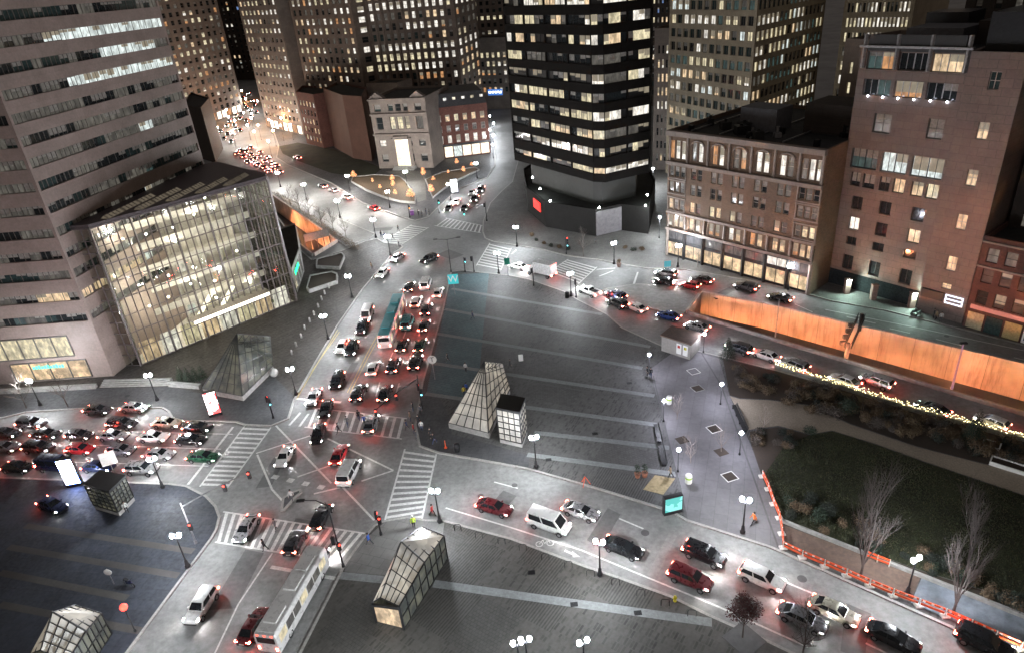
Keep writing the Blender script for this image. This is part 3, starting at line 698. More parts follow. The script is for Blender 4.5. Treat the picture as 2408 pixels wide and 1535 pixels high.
# interior: back wall with balconies and lamps, lit by real lamps
ib = MB(); b0 = A0 + back * 14 + ad * 1; b1 = Aq + back * 14 - ad * .5
ib.face([(*b0, .2), (*b1, .2), (*b1, AZ - .5), (*b0, AZ - .5)], 0, [(0, 0), (Lf, 0), (Lf, AZ), (0, AZ)])
ib.face([(*(A0 + ad * .4), .2), (*b0, .2), (*b0, AZ - .5), (*(A0 + ad * .4), AZ - .5)], 0, [(0, 0), (14, 0), (14, AZ), (0, AZ)])
ib.face([(*(A0 + ad * .4 + back * .3), .21), (*(Aq - ad * .4 + back * .3), .21), (*b1, .21), (*b0, .21)], 0)
for k in range(1, 9):
    c = b0.lerp(b1, k / 9) - back * .5
    ib.bar((*c, .2), (*c, AZ - 1), 1.1, .9, 0)
ib.obj('inner_wall', atr_stone, at)
for k, z in enumerate((5.2, 9.6, 14.0, 18.4, 22.8)):
    fb = MB(); q0 = A0 + back * (8.5 + .6 * (k % 2)) + ad * 1.2; q1 = Aq + back * (8.5 + .6 * (k % 2)) - ad * 1.2
    fb.ring([[(*q0, z - .35), (*q1, z - .35), (*(b1 - ad), z - .35), (*(b0 + ad), z - .35)], [(*q0, z), (*q1, z), (*(b1 - ad), z), (*(b0 + ad), z)]])
    fb.bar((*q0, z + .5), (*q1, z + .5), .08, 1.0)
    fb.obj('balcony', atr_stone, at)
esc = MB()
for k in range(2):
    e0 = A0 + ad * (12 + 5 * k) + back * 5; e1 = A0 + ad * (19 + 5 * k) + back * 8; esc.bar((*e0, .6), (*e1, 5.2), .9, .35)
esc.obj('escalator', lamp('escalator_glow', (1, .92, .75), 2.0, False), at)
RL_ = random.Random(5); il = lamp('atrium_lamp', (1, .91, .75), 760); 
for z in (4.6, 9.0, 13.4, 17.8, 22.2, 26.0):
    for k in range(5):
        c = A0 + ad * (3 + (Lf - 6) * (k + RL_.random() * .6) / 5) + back * RL_.uniform(3, 11)
        lb = MB(); lb.ball((c.x, c.y, z + .0), .15, 8); lb.obj('ceiling_lamp', il, at)
# shops inside the glass, lit panels
for k in range(14):
    z = RL_.choice((.8, 5.6, 10, 14.4, 18.8)); u = RL_.uniform(2, Lf - 4); w = RL_.uniform(1.2, 3.4)
    a = A0 + ad * u + back * 13.3; b = a + ad * w; pb = MB(); pb.face([(*a, z), (*b, z), (*b, z + RL_.uniform(1.4, 2.8)), (*a, z + 2)], 0); pb.obj('lit_shop_front', RL_.choice([W_WARM, W_WHITE, W_YEL, W_WHITE, W_COOL]), at)
# glazed walls: mullion grid and clear panes
tg = NT('atrium_glass'); gl = tg.n('ShaderNodeBsdfGlass', IOR=1.02, Roughness=0.0); gl.inputs['Color'].default_value = (.82, .86, .8, 1)
tr = tg.n('ShaderNodeBsdfTransparent'); tr.inputs['Color'].default_value = (.8, .82, .76, 1); gs = tg.n('ShaderNodeBsdfGlossy', Roughness=.05)
mx = tg.n('ShaderNodeMixShader'); mx.inputs[0].default_value = .1; tg.l(tr.outputs[0], mx.inputs[1]); tg.l(gs.outputs[0], mx.inputs[2]); tg.l(mx.outputs[0], tg.t.nodes['Material Output'].inputs[0])
clear = tg.mat
atm = plain('atrium_mullion', (.15, .13, .13), rough=.45, metal=.3)
def curtain(P, Q, z0, z1, nu, nv, parent, big=5, zt=None):
    P, Q = XY(P), XY(Q); d = (Q - P); n = Vector((d.y, -d.x)).normalized(); zq = zt if zt else z1
    gm = MB(); gm.face([(*P, z0), (*Q, z0), (*Q, zq), (*P, z1)]); gm.obj('glass_wall', clear, parent)
    mm = MB()
    for i in range(nu + 1):
        c = P + d * (i / nu) + n * .06; t = .45 if i % big == 0 else .09
        mm.bar((*(c + n * (.12 if i % big == 0 else 0)), z0), (*(c + n * (.12 if i % big == 0 else 0)), z1 + (zq - z1) * i / nu), t, .22)
    for j in range(nv + 1):
        z = z0 + (z1 - z0) * j / nv; z2 = z0 + (zq - z0) * j / nv; mm.bar((*(P + n * .05), z), (*(Q + n * .05), z2), .1, .13 if j % 2 else .22)
    mm.obj('mullion', atm, parent)
curtain(A0, Aq, 0.2, AZ, 25, 8, at)
A9 = A0 + Vector((-ad.x * 2 + back.x * 2.5, -ad.y * 2 + back.y * 2.5)) ; curtain(A9, A0, .2, AZ, 2, 12, at)
A8 = A9 + back * 3.5 - ad * 0.5; curtain(A8, A9, .2, AZ, 2, 12, at)
A2 = Aq + ad * 1.2 + back * 2.2; curtain(Aq, A2, .2, AZ, 2, 12, at)
A3 = A2 + back * 22; curtain(A2, A3, .2, AZ, 14, 12, at)
rb = MB(); ring_ = [A0, Aq, A2, A3, A3 - ad * 10, A8 + back * 4, A8, A9]
for q in (0,): rb.prism([p for p in ring_], AZ + .02, AZ + .7)
rb.obj('roof', plain('atrium_roof', (.085, .07, .075), rough=.55), at)
skm = lit('skylight_panel', (1, .82, .58), .14, .5, (1.5, 1.5, .8), lo=.3)
rdir = (R1 - C1).normalized()
for k in range(5):
    s0 = A0 + ad * (2.5 + 5.6 * k) + back * 1.6; Ls = (13.5, 12.5, 11, 9.5, 7.5)[k]; wv = Vector((rdir.y, -rdir.x)) * 1.7
    for j in range(3):
        a = s0 + rdir * (Ls * (j / 3 + .01)); b = s0 + rdir * (Ls * ((j + 1) / 3 - .02)); sk = MB()
        sk.ring([[(*a, AZ + .7), (*(a + wv), AZ + .7), (*(a + wv * .5), AZ + 1.25)], [(*b, AZ + .7), (*(b + wv), AZ + .7), (*(b + wv * .5), AZ + 1.25)]])
        for q in range(5): c = a.lerp(b, q / 4); sk.bar((*(c + wv * .02), AZ + .75), (*(c + wv * .5), AZ + 1.3), .09, .09, 1); sk.bar((*(c + wv * .98), AZ + .75), (*(c + wv * .5), AZ + 1.3), .09, .09, 1)
        sk.obj('skylight', [skm, atm], at)
cn = MB(); c0 = A0.lerp(Aq, .32) + an * .1; c1 = A0.lerp(Aq, .8) + an * .1
cn.ring([[(*c0, 5.0), (*(c0 + an * 2.6), 5.0), (*(c0 + an * 2.6), 5.5), (*c0, 5.5)], [(*c1, 5.0), (*(c1 + an * 2.6), 5.0), (*(c1 + an * 2.6), 5.5), (*c1, 5.5)]]); cn.obj('entrance_canopy', framew, at)
cl = MB(); cl.bar((*(c0 + an * 2.66), 5.25), (*(c1 + an * 2.66), 5.25), .1, .62); cl.obj('canopy_light_strip', lamp('canopy_strip', (1, .95, .82), 3.0), at)
low = MB()
for k in range(8):
    a = A0.lerp(Aq, .03 + .118 * k) + an * .1; b = A0.lerp(Aq, .13 + .118 * k) + an * .1; lb2 = MB(); lb2.face([(*(a + back * .4), .3), (*(b + back * .4), .3), (*(b + back * .4), 4.4), (*(a + back * .4), 4.4)]); lb2.obj('lobby_window', [W_WARM, W_WHITE, W_YEL][k % 3], at)

# --- small glazed pavilion with green sign beside the atrium
pv = Bld('pavilion', 'low grey pavilion with a glowing green sign beside the atrium', [XY(g(700, 690)), XY(g(716, 640)), XY(g(706, 575)), XY(g(664, 590))], 6.0, concrete, parapet=.3)
pv.face(0, [(.6, 5)], even((pv.pts[1] - pv.pts[0]).length, 4, .8), .2, picker(.9, [W_TEAL, W_YEL, W_DIM], seed=3), 'pair'); pv.finish()
sp0, sp1 = pv.pts[0], pv.pts[1]; sd = (sp1 - sp0).normalized(); sn = Vector((sd.y, -sd.x)); sb = MB()
for k in range(7):
    a = sp0 + sd * (.8 + k * .85) + sn * .35; sb.bar((*a, 4.4 + .1 * (k % 2)), (*(a + sd * .62), 4.6 + .15 * ((k * 3) % 2)), .12, .9 - .25 * (k % 2))
tag(sb.obj('shop_sign', lamp('green_sign', (.02, 1, .42), 2.2), loc=(sp0.x, sp0.y, 4)), 'bright green glowing script sign on the low pavilion wall', 'sign')

# --- dark octagonal tower in the middle
zc = 31.6; dtp = [XY(g(1198, 216, zc)), XY(g(1392, 244.5, zc)), XY(g(1421, 244.5, zc)), XY(g(1530, 225, zc))]
e = dtp[3] - dtp[2]; dtp += [dtp[3] + Vector((3, 12)), dtp[3] + Vector((-6, 28)), dtp[0] + Vector((4, 14))]
dt = Bld('office_tower', 'black office tower with lit ribbon windows over a windowless base', dtp, 88, dk_concrete, z0=13.2)
rows = [(31.7 + 4.15 * k, 33.75 + 4.15 * k) for k in range(-3, 12)] + [(15.2, 16.6)]
dpick = picker(.44, [W_YEL, W_WHITE, W_YEL, W_YEL, W_WARM, W_WHITE], [frameb, dglass, W_DIM, dglass], .6, 11)
for i, nb in ((0, 4), (1, 1), (2, 2), (3, 2)):
    P, Q, L = dt.edge(i); dt.face(i, rows, even(L, nb, .95), .4, dpick, 'single', frameb, 4 if i != 1 else 2)
sf = MB(); sf.face([(p.x, p.y, 13.2) for p in reversed(dtp)]); sf.obj('soffit', framem, dt.root)
dt.finish()
pod_m = ground('core_concrete', (.03, .029, .027))
cen = sum(dtp, Vector((0, 0))) / len(dtp)
cb = MB(); cb.prism([p + (cen - p) * .22 for p in dtp], 6.0, 13.19); cb.obj('core_wall', pod_m, dt.root)
pod_pale = ground('pale_panel', (.17, .16, .168), var=.1)
pod = Bld('podium', 'plain grey windowless podium below the black tower', [XY(g(*p)) for p in ((1242, 498), (1284, 535), (1402, 557), (1460, 543), (1525, 552))] + [XY(g(1540, 480)), XY(g(1520, 440)), XY(g(1300, 400)), XY(g(1235, 450))], 7.0, masonry('podium_concrete', (.02, .019, .018), .7, 4, 3.4, .85, .08, spec=.1), parapet=.5)
pod.finish()
pp = MB(); a, b = pod.pts[2], pod.pts[3]; n = Vector(((b - a).y, -(b - a).x)).normalized(); pp.ring([[(*(a + n * .02), .3), (*(b + n * .02), .3), (*(b + n * .4), .3), (*(a + n * .4), .3)][::-1], [(*(a + n * .02), 6.4), (*(b + n * .02), 6.4), (*(b + n * .4), 6.4), (*(a + n * .4), 6.4)][::-1]]); pp.obj('pale_panel', pod_pale, pod.root)
def flat_sign(name, label, a, b, z0, z1, mat, off=.2, text=None, tmat=None, cat='sign'):
    a, b = XY(a), XY(b); n = Vector(((b - a).y, -(b - a).x)).normalized(); mb = MB()
    q = [a + n * .05, b + n * .05, b + n * off, a + n * off][::-1]
    mb.prism(q, z0, z1)
    r = root(name, (a.x, a.y, z0), label, cat); mb.obj('sign_panel', mat, r)
    if text:
        W = (b - a).length; mid = (a + b) / 2 + n * (off + .04)
        letter(r, text, min((z1 - z0) * .75, W / (len(text) * .62)), tmat, (mid.x - a.x, mid.y - a.y, (z1 - z0) / 2), math.atan2((b - a).y, (b - a).x))
    return r
a, b = pod.pts[0], pod.pts[1]; redm = lamp('red_sign', (1, .04, .03), 1.6)
flat_sign('shop_sign', 'glowing red panel sign on the podium corner', a.lerp(b, .42), a.lerp(b, .78), 3.2, 5.6, redm, .3)

# --- beige gridded tower right of the black tower
GB = XY(g(1745, 470)); zt = zat(GB, 195)
gp = [XY(g(1571, 168, zt)), GB, XY(g(1925, 145, zt))]
gt = Bld('office_tower', 'beige stone tower with a square grid of lit windows behind the brick block', gp + [gp[2] + Vector((8, 30)), gp[0] + Vector((12, 30))], 84, beige_stone)
rows = [(zt + 3.55 * k - 1.1, zt + 3.55 * k + 1.1) for k in range(-9, 17)]
gpk = picker(.5, [W_YEL, W_YEL, W_WHITE, W_WHITE, W_COOL, W_WARM], [dglass, tglass, dglass, W_TEAL, W_DIM], .55, 21)
for i, n in ((0, 6), (1, 8)):
    P, Q, L = gt.edge(i); gt.face(i, rows, pairs(L, n, .84, L / n * .14, .5), .35, gpk, 'pair', framem)
gt.finish()
# --- distant towers: (name,label, corner px (left,right) on the ground, depth, height, material, rows, cols ...)
def tower(label, P, Q, depth, z1, mat, z0, dz, wh, n, frac, pk, style='sash', right=None, left=None, frame=None, group=None, nside=4, pier=False):
    pts = block(P, Q, depth); b = Bld('office_tower', label, pts, z1, mat, group=group)
    rows = [(z0 + dz * k, z0 + dz * k + wh) for k in range(int((z1 - 1.5 - z0) / dz))]
    b.face(0, rows, even((pts[1] - pts[0]).length, n, frac, .8), .35, pk, style, frame)
    if right: b.face(1, rows, even((pts[2] - pts[1]).length, nside, frac, .8), .35, pk, style, frame)
    if left: b.face(3, rows, even((pts[0] - pts[3]).length, nside, frac, .8), .35, pk, style, frame)
    if pier:
        mb = MB(); P, Q = pts[0], pts[1]; L = (Q - P).length; nn = perp(P, Q, -.25)
        for k in range(n + 1):
            c = P.lerp(Q, (.8 + (L - 1.6) * k / n) / L) + nn; mb.bar((*c, 4), (*c, z1 - 3), L / n * (1 - frac) * .55, .5)
        mb.obj('pier', mat, b.root)
    return b
tower('far stone tower with few lit windows left of the bright street', g(420, 318), g(575, 262), 40, 82, grey_stone, 5, 3.7, 2.2, 11, .5, picker(.38, WARMS + [W_WHITE], seed=31, sticky=.2), right=True, nside=8).finish()
tower('grey stone tower with paired windows standing right of the bright street', g(628, 300), g(716, 320), 40, 84, grey_stone, 6, 3.8, 2.0, 9, .55, picker(.45, [W_YEL, W_WARM, W_YEL, W_WHITE], seed=32, sticky=.3), left=True, nside=8).finish()
tower('brown stepped tower with rows of narrow warm windows', g(743, 318), g(880, 338), 30, 86, brown_stone, 6, 3.7, 2.2, 10, .46, picker(.55, WARMS + [W_WHITE], seed=33, sticky=.25), right=True, frame=framem).finish()
tower('brown art deco tower with tall stone piers between its windows', g(893, 330), g(1100, 322), 36, 86, brown_stone, 5, 3.8, 2.5, 13, .5, picker(.52, WARMS + [W_WHITE, W_WHITE], seed=34, sticky=.5), right=True, left=True, pier=True).finish()
tower('low brown stone wing with a flat roof before the art deco tower', g(885, 345), g(956, 346), 12, 25, brown_stone, 4, 3.8, 2.2, 5, .42, picker(.3, WARMS, seed=35)).finish()
tower('far dark tower with pairs of yellow windows behind the art deco tower', g(1085, 222), g(1215, 218), 30, 84, grey_stone, 20, 3.6, 2.0, 9, .5, picker(.42, [W_YEL, W_YEL, W_WHITE], seed=36), style='single').finish()
bx = tower('small stone building with a blue shop sign in the side street', g(1122, 258), g(1205, 256), 14, 33, grey_stone, 8, 4.0, 2.4, 6, .5, picker(.75, WARMS, seed=37)); bx.finish()
blue_s = lamp('blue_sign', (.35, .6, 1), 2.0); white_s = lamp('white_sign_letters', (1, 1, 1), 5, False)
P, Q = bx.pts[0], bx.pts[1]; flat_sign('shop_sign', 'glowing blue white shop sign low on the side street building', P.lerp(Q, .36), P.lerp(Q, .76), zat(P, 226), zat(P, 212), lamp('blue_sign_board', (.1, .3, .9), .7), .4, 'CHIPOTLE', white_s)
# low red brick buildings before the towers
j1 = Bld('brick_building', 'low red brick building with lit windows at the street bend', [XY(g(722, 338)), XY(g(762, 350)), XY(g(786, 345)), XY(g(790, 322)), XY(g(735, 318))], 22, red_brick)
rw = [(2 + 3.6 * k, 4.2 + 3.6 * k) for k in range(5)]
P, Q, L = j1.edge(0); j1.face(0, rw, even(L, 5, .5, .5), .3, picker(.5, WARMS, seed=41), 'sash')
P, Q, L = j1.edge(4); j1.face(4, rw, even(L, 4, .5, .5), .3, picker(.5, WARMS, seed=42), 'sash'); j1.finish()
j2 = Bld('brick_building', 'windowless reddish brown building between the brick block and the stone bank', [XY(g(787, 348)), XY(g(832, 374)), XY(g(876, 381)), XY(g(886, 350)), XY(g(820, 325))], 24, masonry('brown_render', (.13, .065, .045), .85, 2.5, 6, .8, .1)); j2.finish()
# --- stone bank with glowing doorway
hp = block(g(893, 398), g(1020, 396), 26); hb = Bld('stone_building', 'pale stone building with a tall glowing doorway and corner pediments', hp, 24.5, pale_stone)
P, Q, L = hb.edge(0)
hb.face(0, [(2.5, 5.2), (8.0, 10.2), (14.0, 18.2), (20.2, 22.6)], [(L * .08, L * .2), (L * .33, L * .42), (L * .46, L * .56), (L * .6, L * .68), (L * .8, L * .92)], .5, picker(.45, WARMS, seed=51), 'sash')
mb = MB(); dd2 = (Q - P) / L; nn = perp(P, Q, -.55)
portal = lit('portal_glow', (1, .88, .68), 1.9, .5, (.5, .5, .5), lo=.45)
a = P + dd2 * (L * .36) + nn; b = P + dd2 * (L * .62) + nn; mb.face([(*a, 0.2), (*b, .2), (*b, 10.5), (*a, 10.5)]); mb.obj('doorway', portal, hb.root)
mb = MB()
for u in (.34, .64): c = P + dd2 * (L * u) + nn * .8; mb.bar((*c, .2), (*c, 11), .9, 1.2)
mb.bar((*(a + nn * .2), 11.2), (*(b + nn * .2), 11.2), 1.4, 1.1)
mb.obj('door_surround', pale_stone, hb.root)
for k, z in enumerate((12.3, 19.2, 24.2)):
    mb = MB(); mb.bar((*(P - dd2 * .2 + nn * .5), z), (*(Q + dd2 * .2 + nn * .5), z), .9, .6); mb.obj('cornice', pale_stone, hb.root)
for u in (.14, .86):
    mb = MB(); c = P + dd2 * (L * u) + nn * .2; w = dd2 * 2.9; mb.ring([[(*(c - w), 24.6), (*(c + w), 24.6), (*c, 26.6)], [(*(c - w - nn * 4), 24.6), (*(c + w - nn * 4), 24.6), (*(c - nn * 4), 26.6)]]); mb.obj('pediment', pale_stone, hb.root)
hb.finish()
mb = MB()
for k in range(6):
    mb.ring([[(*(P + dd2 * (L * .3) - perp(P, Q, .7 + .5 * k)), .16), (*(P + dd2 * (L * .7) - perp(P, Q, .7 + .5 * k)), .16), (*(P + dd2 * (L * .7) - perp(P, Q, .2 + .5 * k)), .16), (*(P + dd2 * (L * .3) - perp(P, Q, .2 + .5 * k)), .16)],
             [(*(P + dd2 * (L * .3) - perp(P, Q, .7 + .5 * k)), 1.2 - .17 * k), (*(P + dd2 * (L * .7) - perp(P, Q, .7 + .5 * k)), 1.2 - .17 * k), (*(P + dd2 * (L * .7) - perp(P, Q, .2 + .5 * k)), 1.2 - .17 * k), (*(P + dd2 * (L * .3) - perp(P, Q, .2 + .5 * k)), 1.2 - .17 * k)]])
tag(mb.obj('entrance_steps', concrete, loc=(P.x, P.y, .15)), 'pale stone entrance steps before the glowing doorway', 'steps')
# --- brick block with mansard
ip = block(g(1031, 377), g(1155, 362), 22); ibk = Bld('brick_building', 'dark red brick corner building with a slate mansard and a bright shop front', ip, 18.6, red_brick)
P, Q, L = ibk.edge(0)
ibk.face(0, [(5.6, 8.4), (9.6, 12.0), (13.4, 15.8)], even(L, 6, .48, .4), .3, picker(.85, [W_WHITE, W_YEL, W_WHITE, W_WARM], seed=61, sticky=.7), 'sash', framew)
ibk.finish()
mb = MB(); c = sum(ip, Vector((0, 0))) / 4; inn = [p + (c - p) * .14 for p in ip]; mb.ring([[(*p, 18.62) for p in ip], [(*p, 23) for p in inn]]); mb.obj('mansard_roof', slate, ibk.root)
nn = perp(P, Q, -.05); dd2 = (Q - P) / L
for k in range(6):
    u = L * (k + .5) / 6; c = P + dd2 * u - nn * 20; mb = MB(); w = dd2 * .75
    f0 = P + dd2 * u - nn * 16 ; mb.ring([[(*(f0 - w), 19.3), (*(f0 + w), 19.3), (*(f0 + w), 21.9), (*(f0 - w), 21.9)][::-1], [(*(f0 - w - nn * 40), 19.3), (*(f0 + w - nn * 40), 19.3), (*(f0 + w - nn * 40), 21.9), (*(f0 - w - nn * 40), 21.9)][::-1]]); dm = mb.obj('dormer', slate, ibk.root)
    pb = MB(); f1 = f0 + nn * 1; w = dd2 * .55; pb.face([(*(f1 - w), 19.6), (*(f1 + w), 19.6), (*(f1 + w), 21.6), (*(f1 - w), 21.6)]); pb.obj('window', [W_YEL, W_WHITE][k % 2], dm, loc=None)
for o in [o for o in ibk.root.children if o.name.startswith('dormer')]:
    for ch in o.children: ch.location = -ibk.root.location
mb = MB()
for k in range(5):
    a = P + dd2 * (L * (.14 + .17 * k)) + nn * 3; b = a + dd2 * (L * .15); pb = MB(); pb.face([(*a, .6), (*b, .6), (*b, 4.4), (*a, 4.4)]); pb.obj('shop_window', portal if k != 1 else W_COOL, ibk.root)
mb.bar((*(P + nn * 5), 4.9), (*(Q + nn * 5), 4.9), .5, .7); mb.obj('fascia', frameb, ibk.root)
# --- tan brick block with arched windows
zr_ = 28.2; bp0 = XY(g(1565, 600)); bp1 = XY(g(1948, 352, zr_))
bb = Bld('brick_building', 'tan brick and stone block with arched top windows and lit shops', block(bp0, bp1, 34), 28.2, tan_brick)
P, Q, L = bb.edge(0); dd2 = (Q - P) / L; nn = perp(P, Q, -1)
grp = []
m_ = L / 7
for k in range(7):
    c = m_ * (k + .5)
    if k in (0, 6): grp += [(c - 1.95, c - .85), (c - .55, c + .55), (c + .85, c + 1.95)]
    else: grp += [(c - 1.35, c - .2), (c + .2, c + 1.35)]
bpick = picker(.55, [W_DIM, W_DIM, W_YEL, W_WARM, W_ORG], [dglass, W_DIM, W_DIM], .3, 71)
def brow(w, r):
    if w['ri'] == 0: return r.choice([W_WARM, W_ORG, W_WHITE, W_DIM, W_WARM])
    if w['ri'] == 1: return r.choice([W_YEL, W_DIM, W_WARM, W_DIM])
    if w['ri'] == 4: return r.choice([W_WHITE, W_WARM, W_DIM, W_ORG, W_WHITE])
    return None
bpick = picker(.35, [W_DIM, W_DIM, W_YEL], [dglass, W_DIM, W_DIM], .3, 71, brow)
bb.face(0, [(7.3, 9.9), (11.3, 13.5), (15.1, 17.3), (18.5, 20.7), (22.3, 26.1)], grp, .3, bpick, 'sash', framew, z0=6.4)
q0 = [P + nn * -.25, Q + nn * -.25]
sm = MB(); sm.face([(*q0[0], 0), (*q0[1], 0), (*q0[1], 6.4), (*q0[0], 6.4)], 0); sm.obj('shop_wall', frameb, bb.root)
for k in range(7):
    c = m_ * (k + .5)
    for (za, zb, mt) in ((.7, 3.5, SHOPW), (4.3, 5.9, W_DIM if k not in (5,) else W_WHITE)):
        for j in range(2):
            a = P + dd2 * (c - 2.1 + j * 2.15) + nn * -.2; b = a + dd2 * 1.98; pb = MB(); pb.face([(*a, za), (*b, za), (*b, zb), (*a, zb)]); pb.obj('shop_window', mt, bb.root)
    pb = MB(); a = P + dd2 * (c - 2) + nn * -.16; b = a + dd2 * 4; pb.bar((*a, 3.9), (*b, 3.9), .1, .5); pb.obj('fascia', frameb, bb.root)
for k in range(8):
    pb = MB(); c = P + dd2 * min(L - .35, max(.35, m_ * k)) + nn * .05; pb.bar((*c, .16), (*c, 6.38), .7, .5); pb.obj('shop_pier', frameb if 0 < k < 7 else pale_stone, bb.root)
for z, h, o in ((6.7, .6, .5), (10.5, .5, .35), (21.4, .7, .7), (27.7, 1.0, 1.1)):
    pb = MB(); pb.bar((*(P + nn * (o * .5)), z), (*(Q + nn * (o * .5)), z), o, h); pb.obj('cornice', pale_stone, bb.root)
for k in range(8):
    pb = MB(); c = P + dd2 * min(L - .5, max(.5, m_ * k)) + nn * .1; pb.bar((*c, 7.05), (*c, 10.2), .9, .22); pb.obj('pilaster', pale_stone, bb.root); pb = MB(); pb.bar((*c, 21.8), (*c, 27.1), .8, .22); pb.obj('pilaster', pale_stone, bb.root)
for k in (0, 6):
    pb = MB(); c = m_ * (k + .5)
    for za, zb in ((11.3, 13.5), (15.1, 17.3), (18.5, 20.7)):
        for u in (c - 2.2, c + 2.2): pb.bar((*(P + dd2 * u + nn * .06), za - .3), (*(P + dd2 * u + nn * .06), zb + .3), .36, .14)
        for z in (za - .4, zb + .4): pb.bar((*(P + dd2 * (c - 2.38) + nn * .07), z), (*(P + dd2 * (c + 2.38) + nn * .07), z), .16, .28)
    pb.obj('window_surround', pale_stone, bb.root)
for k in range(1, 6):
    pb = MB(); c = m_ * (k + .5); pts_ = [P + dd2 * (c + 1.5 * math.cos(t * math.pi / 8)) + nn * .08 for t in range(9)]
    pb.tube([(*p, 25.6 + 1.0 * math.sin(t * math.pi / 8)) for t, p in enumerate(pts_)], .16, 6); pb.obj('arch', pale_stone, bb.root)
pb = MB(); pb.face([(*(Q + nn * -.02), 0), (*(bb.pts[2]), 0), (*(bb.pts[2]), .01), (*(Q + nn * -.02), .01)]); 
bb.finish()
rc = P.lerp(Q, .42) + nn * -13
for k in range(16):
    c = P.lerp(Q, R.uniform(.06, .94)) + nn * -R.uniform(3, 30); w_ = R.uniform(.8, 2.6); mb = MB(); mb.prism([(c.x - w_ / 2, c.y - w_ / 2), (c.x + w_ / 2, c.y - w_ / 2), (c.x + w_ / 2, c.y + w_ / 2), (c.x - w_ / 2, c.y + w_ / 2)], 27.42, 27.42 + R.uniform(.5, 1.7)); mb.lathe((c.x, c.y, 28.4), [(.3, 0), (.3, 1.0), (.35, 1.1)], 8); mb.obj('roof_unit', [greym, blackm, roofm][k % 3], bb.root)
for k in range(4):
    a_ = P.lerp(Q, .1 + .2 * k) + nn * -3; b_ = a_ + nn * -24; mb = MB(); mb.bar((*a_, 27.7), (*b_, 27.7), .25, .25); mb.obj('roof_pipe', greym, bb.root)
def penthouse(x, y, w, d, z, h, mat, bldg, name='roof_plant'):
    mb = MB(); c = Vector((x, y)); a = dd2 * w / 2; b = nn * d / 2
    mb.prism(ccw([c - a - b, c + a - b, c + a + b, c - a + b]), z, z + h); mb.obj(name, mat, bldg.root)
roofg = ground('roof_grey', (.1, .1, .11), rough=.8)
penthouse(rc.x, rc.y, 8, 6, 27.42, 4.5, roofg, bb, 'penthouse')
c = P.lerp(Q, .8) + nn * -18; penthouse(c.x, c.y, 10, 9, 27.42, 5.5, dark_brick, bb, 'penthouse'); c = P.lerp(Q, .66) + nn * -24; penthouse(c.x, c.y, 5, 5, 27.42, 4, roofg, bb, 'roof_tank')
for k in range(9):
    c = P.lerp(Q, .08 + .1 * k) + nn * -(4 + 6 * ((k * 5) % 4)); penthouse(c.x, c.y, .9, .9, 27.42, 1.2, blackm, bb, 'roof_vent')
# --- granite building with glass bays
q0 = XY(g(1945, 665)); q1 = XY(g(2130, 718)); 
q1 = q0 + (q1 - q0).normalized() * 17.5
gpts = block(q0, q1, 30); gr = Bld('granite_building', 'brown granite building with three glazed bays near its roof', gpts, 44, gran_block)
P, Q, L = gr.edge(0); dd2 = (Q - P) / L; nn = perp(P, Q, -1)
zq = lambda y: zat((q0.x, q0.y), y)
three = [(L * .14, L * .25), (L * .43, L * .545), (L * .75, L * .87)]; six = [(L * .09, L * .19), (L * .22, L * .34), (L * .39, L * .49), (L * .525, L * .635), (L * .7, L * .81), (L * .84, L * .95)]
gk = picker(.3, [W_WHITE, W_YEL, W_WARM, W_TEAL], [dglass, tglass, dglass], .2, 81)
gr.face(0, [(zq(622), zq(590)), (zq(566), zq(548)), (zq(532), zq(503)), (zq(484), zq(455))], three, .45, gk, 'pair', frameb, z1=zq(440))
def subface(bld, rows, cols, z0, z1, depth, pk, style, frame, split=1): bld.face(0, rows, cols, depth, pk, style, frame, split, z0=z0, z1=z1)
subface(gr, [(zq(432), zq(401))], six, zq(440), zq(395), .45, picker(.5, [W_WARM, W_YEL, W_WARM], seed=82), 'pair', frameb)
subface(gr, [(zq(390), zq(346))], [(L * .06, L * .33), (L * .37, L * .62), (L * .66, L * .95)], zq(395), zq(340), .6, picker(.3, [W_COOL, W_TEAL], [dglass, tglass], seed=83), 'pair', frameb, 2)
subface(gr, [(zq(305), zq(262))], [(L * .23, L * .4), (L * .74, L * .88)], zq(340), zq(240), .5, picker(0, [W_DIM], [dglass, tglass], seed=84), 'cross', frameb)
bayc = [(L * .07, L * .335), (L * .37, L * .63), (L * .665, L * .93)]
subface(gr, [(zq(222), zq(185)), (zq(162), zq(120))], bayc, zq(240), zq(112), .7, picker(.6, [W_WARM, W_WHITE, W_ORG, W_TEAL, W_COOL], [dglass, tglass], .2, 89), 'pair', greym, 2)
subface(gr, [], [], zq(112), 44, .3, gk, 'pair', frameb)
gr.finish()
for k, (a, b) in enumerate(bayc):
    sp = MB(); p0 = P + dd2 * a + nn * -.5; p1 = P + dd2 * b + nn * -.5; sp.bar((*p0, (zq(185) + zq(162)) / 2), (*p1, (zq(185) + zq(162)) / 2), .1, zq(162) - zq(185)); sp.obj('spandrel_panel', plain('bay_spandrel_%s' % 'abc'[k], (.3, .3, .36), rough=.35), gr.root)
    mt = MB(); mt.bar((*(p0 + nn * .7), zq(100)), (*(p1 + nn * .7), zq(100)), .12, zq(80) - zq(118)); mt.obj('metal_panel', frameb, gr.root)
for u in (.04, .35, .65, .96):
    mt = MB(); c = P + dd2 * (L * u) + nn * .25; mt.bar((*c, zq(160)), (*c, zq(80)), .5, .45); mt.obj('bay_pier', greym, gr.root)
mt = MB(); mt.bar((*(P + nn * .3), 44.2), (*(Q + nn * .3), 44.2), .9, .35); mt.obj('cornice', greym, gr.root)
bl_ = lamp('bay_downlight', (.8, .85, 1), 30)
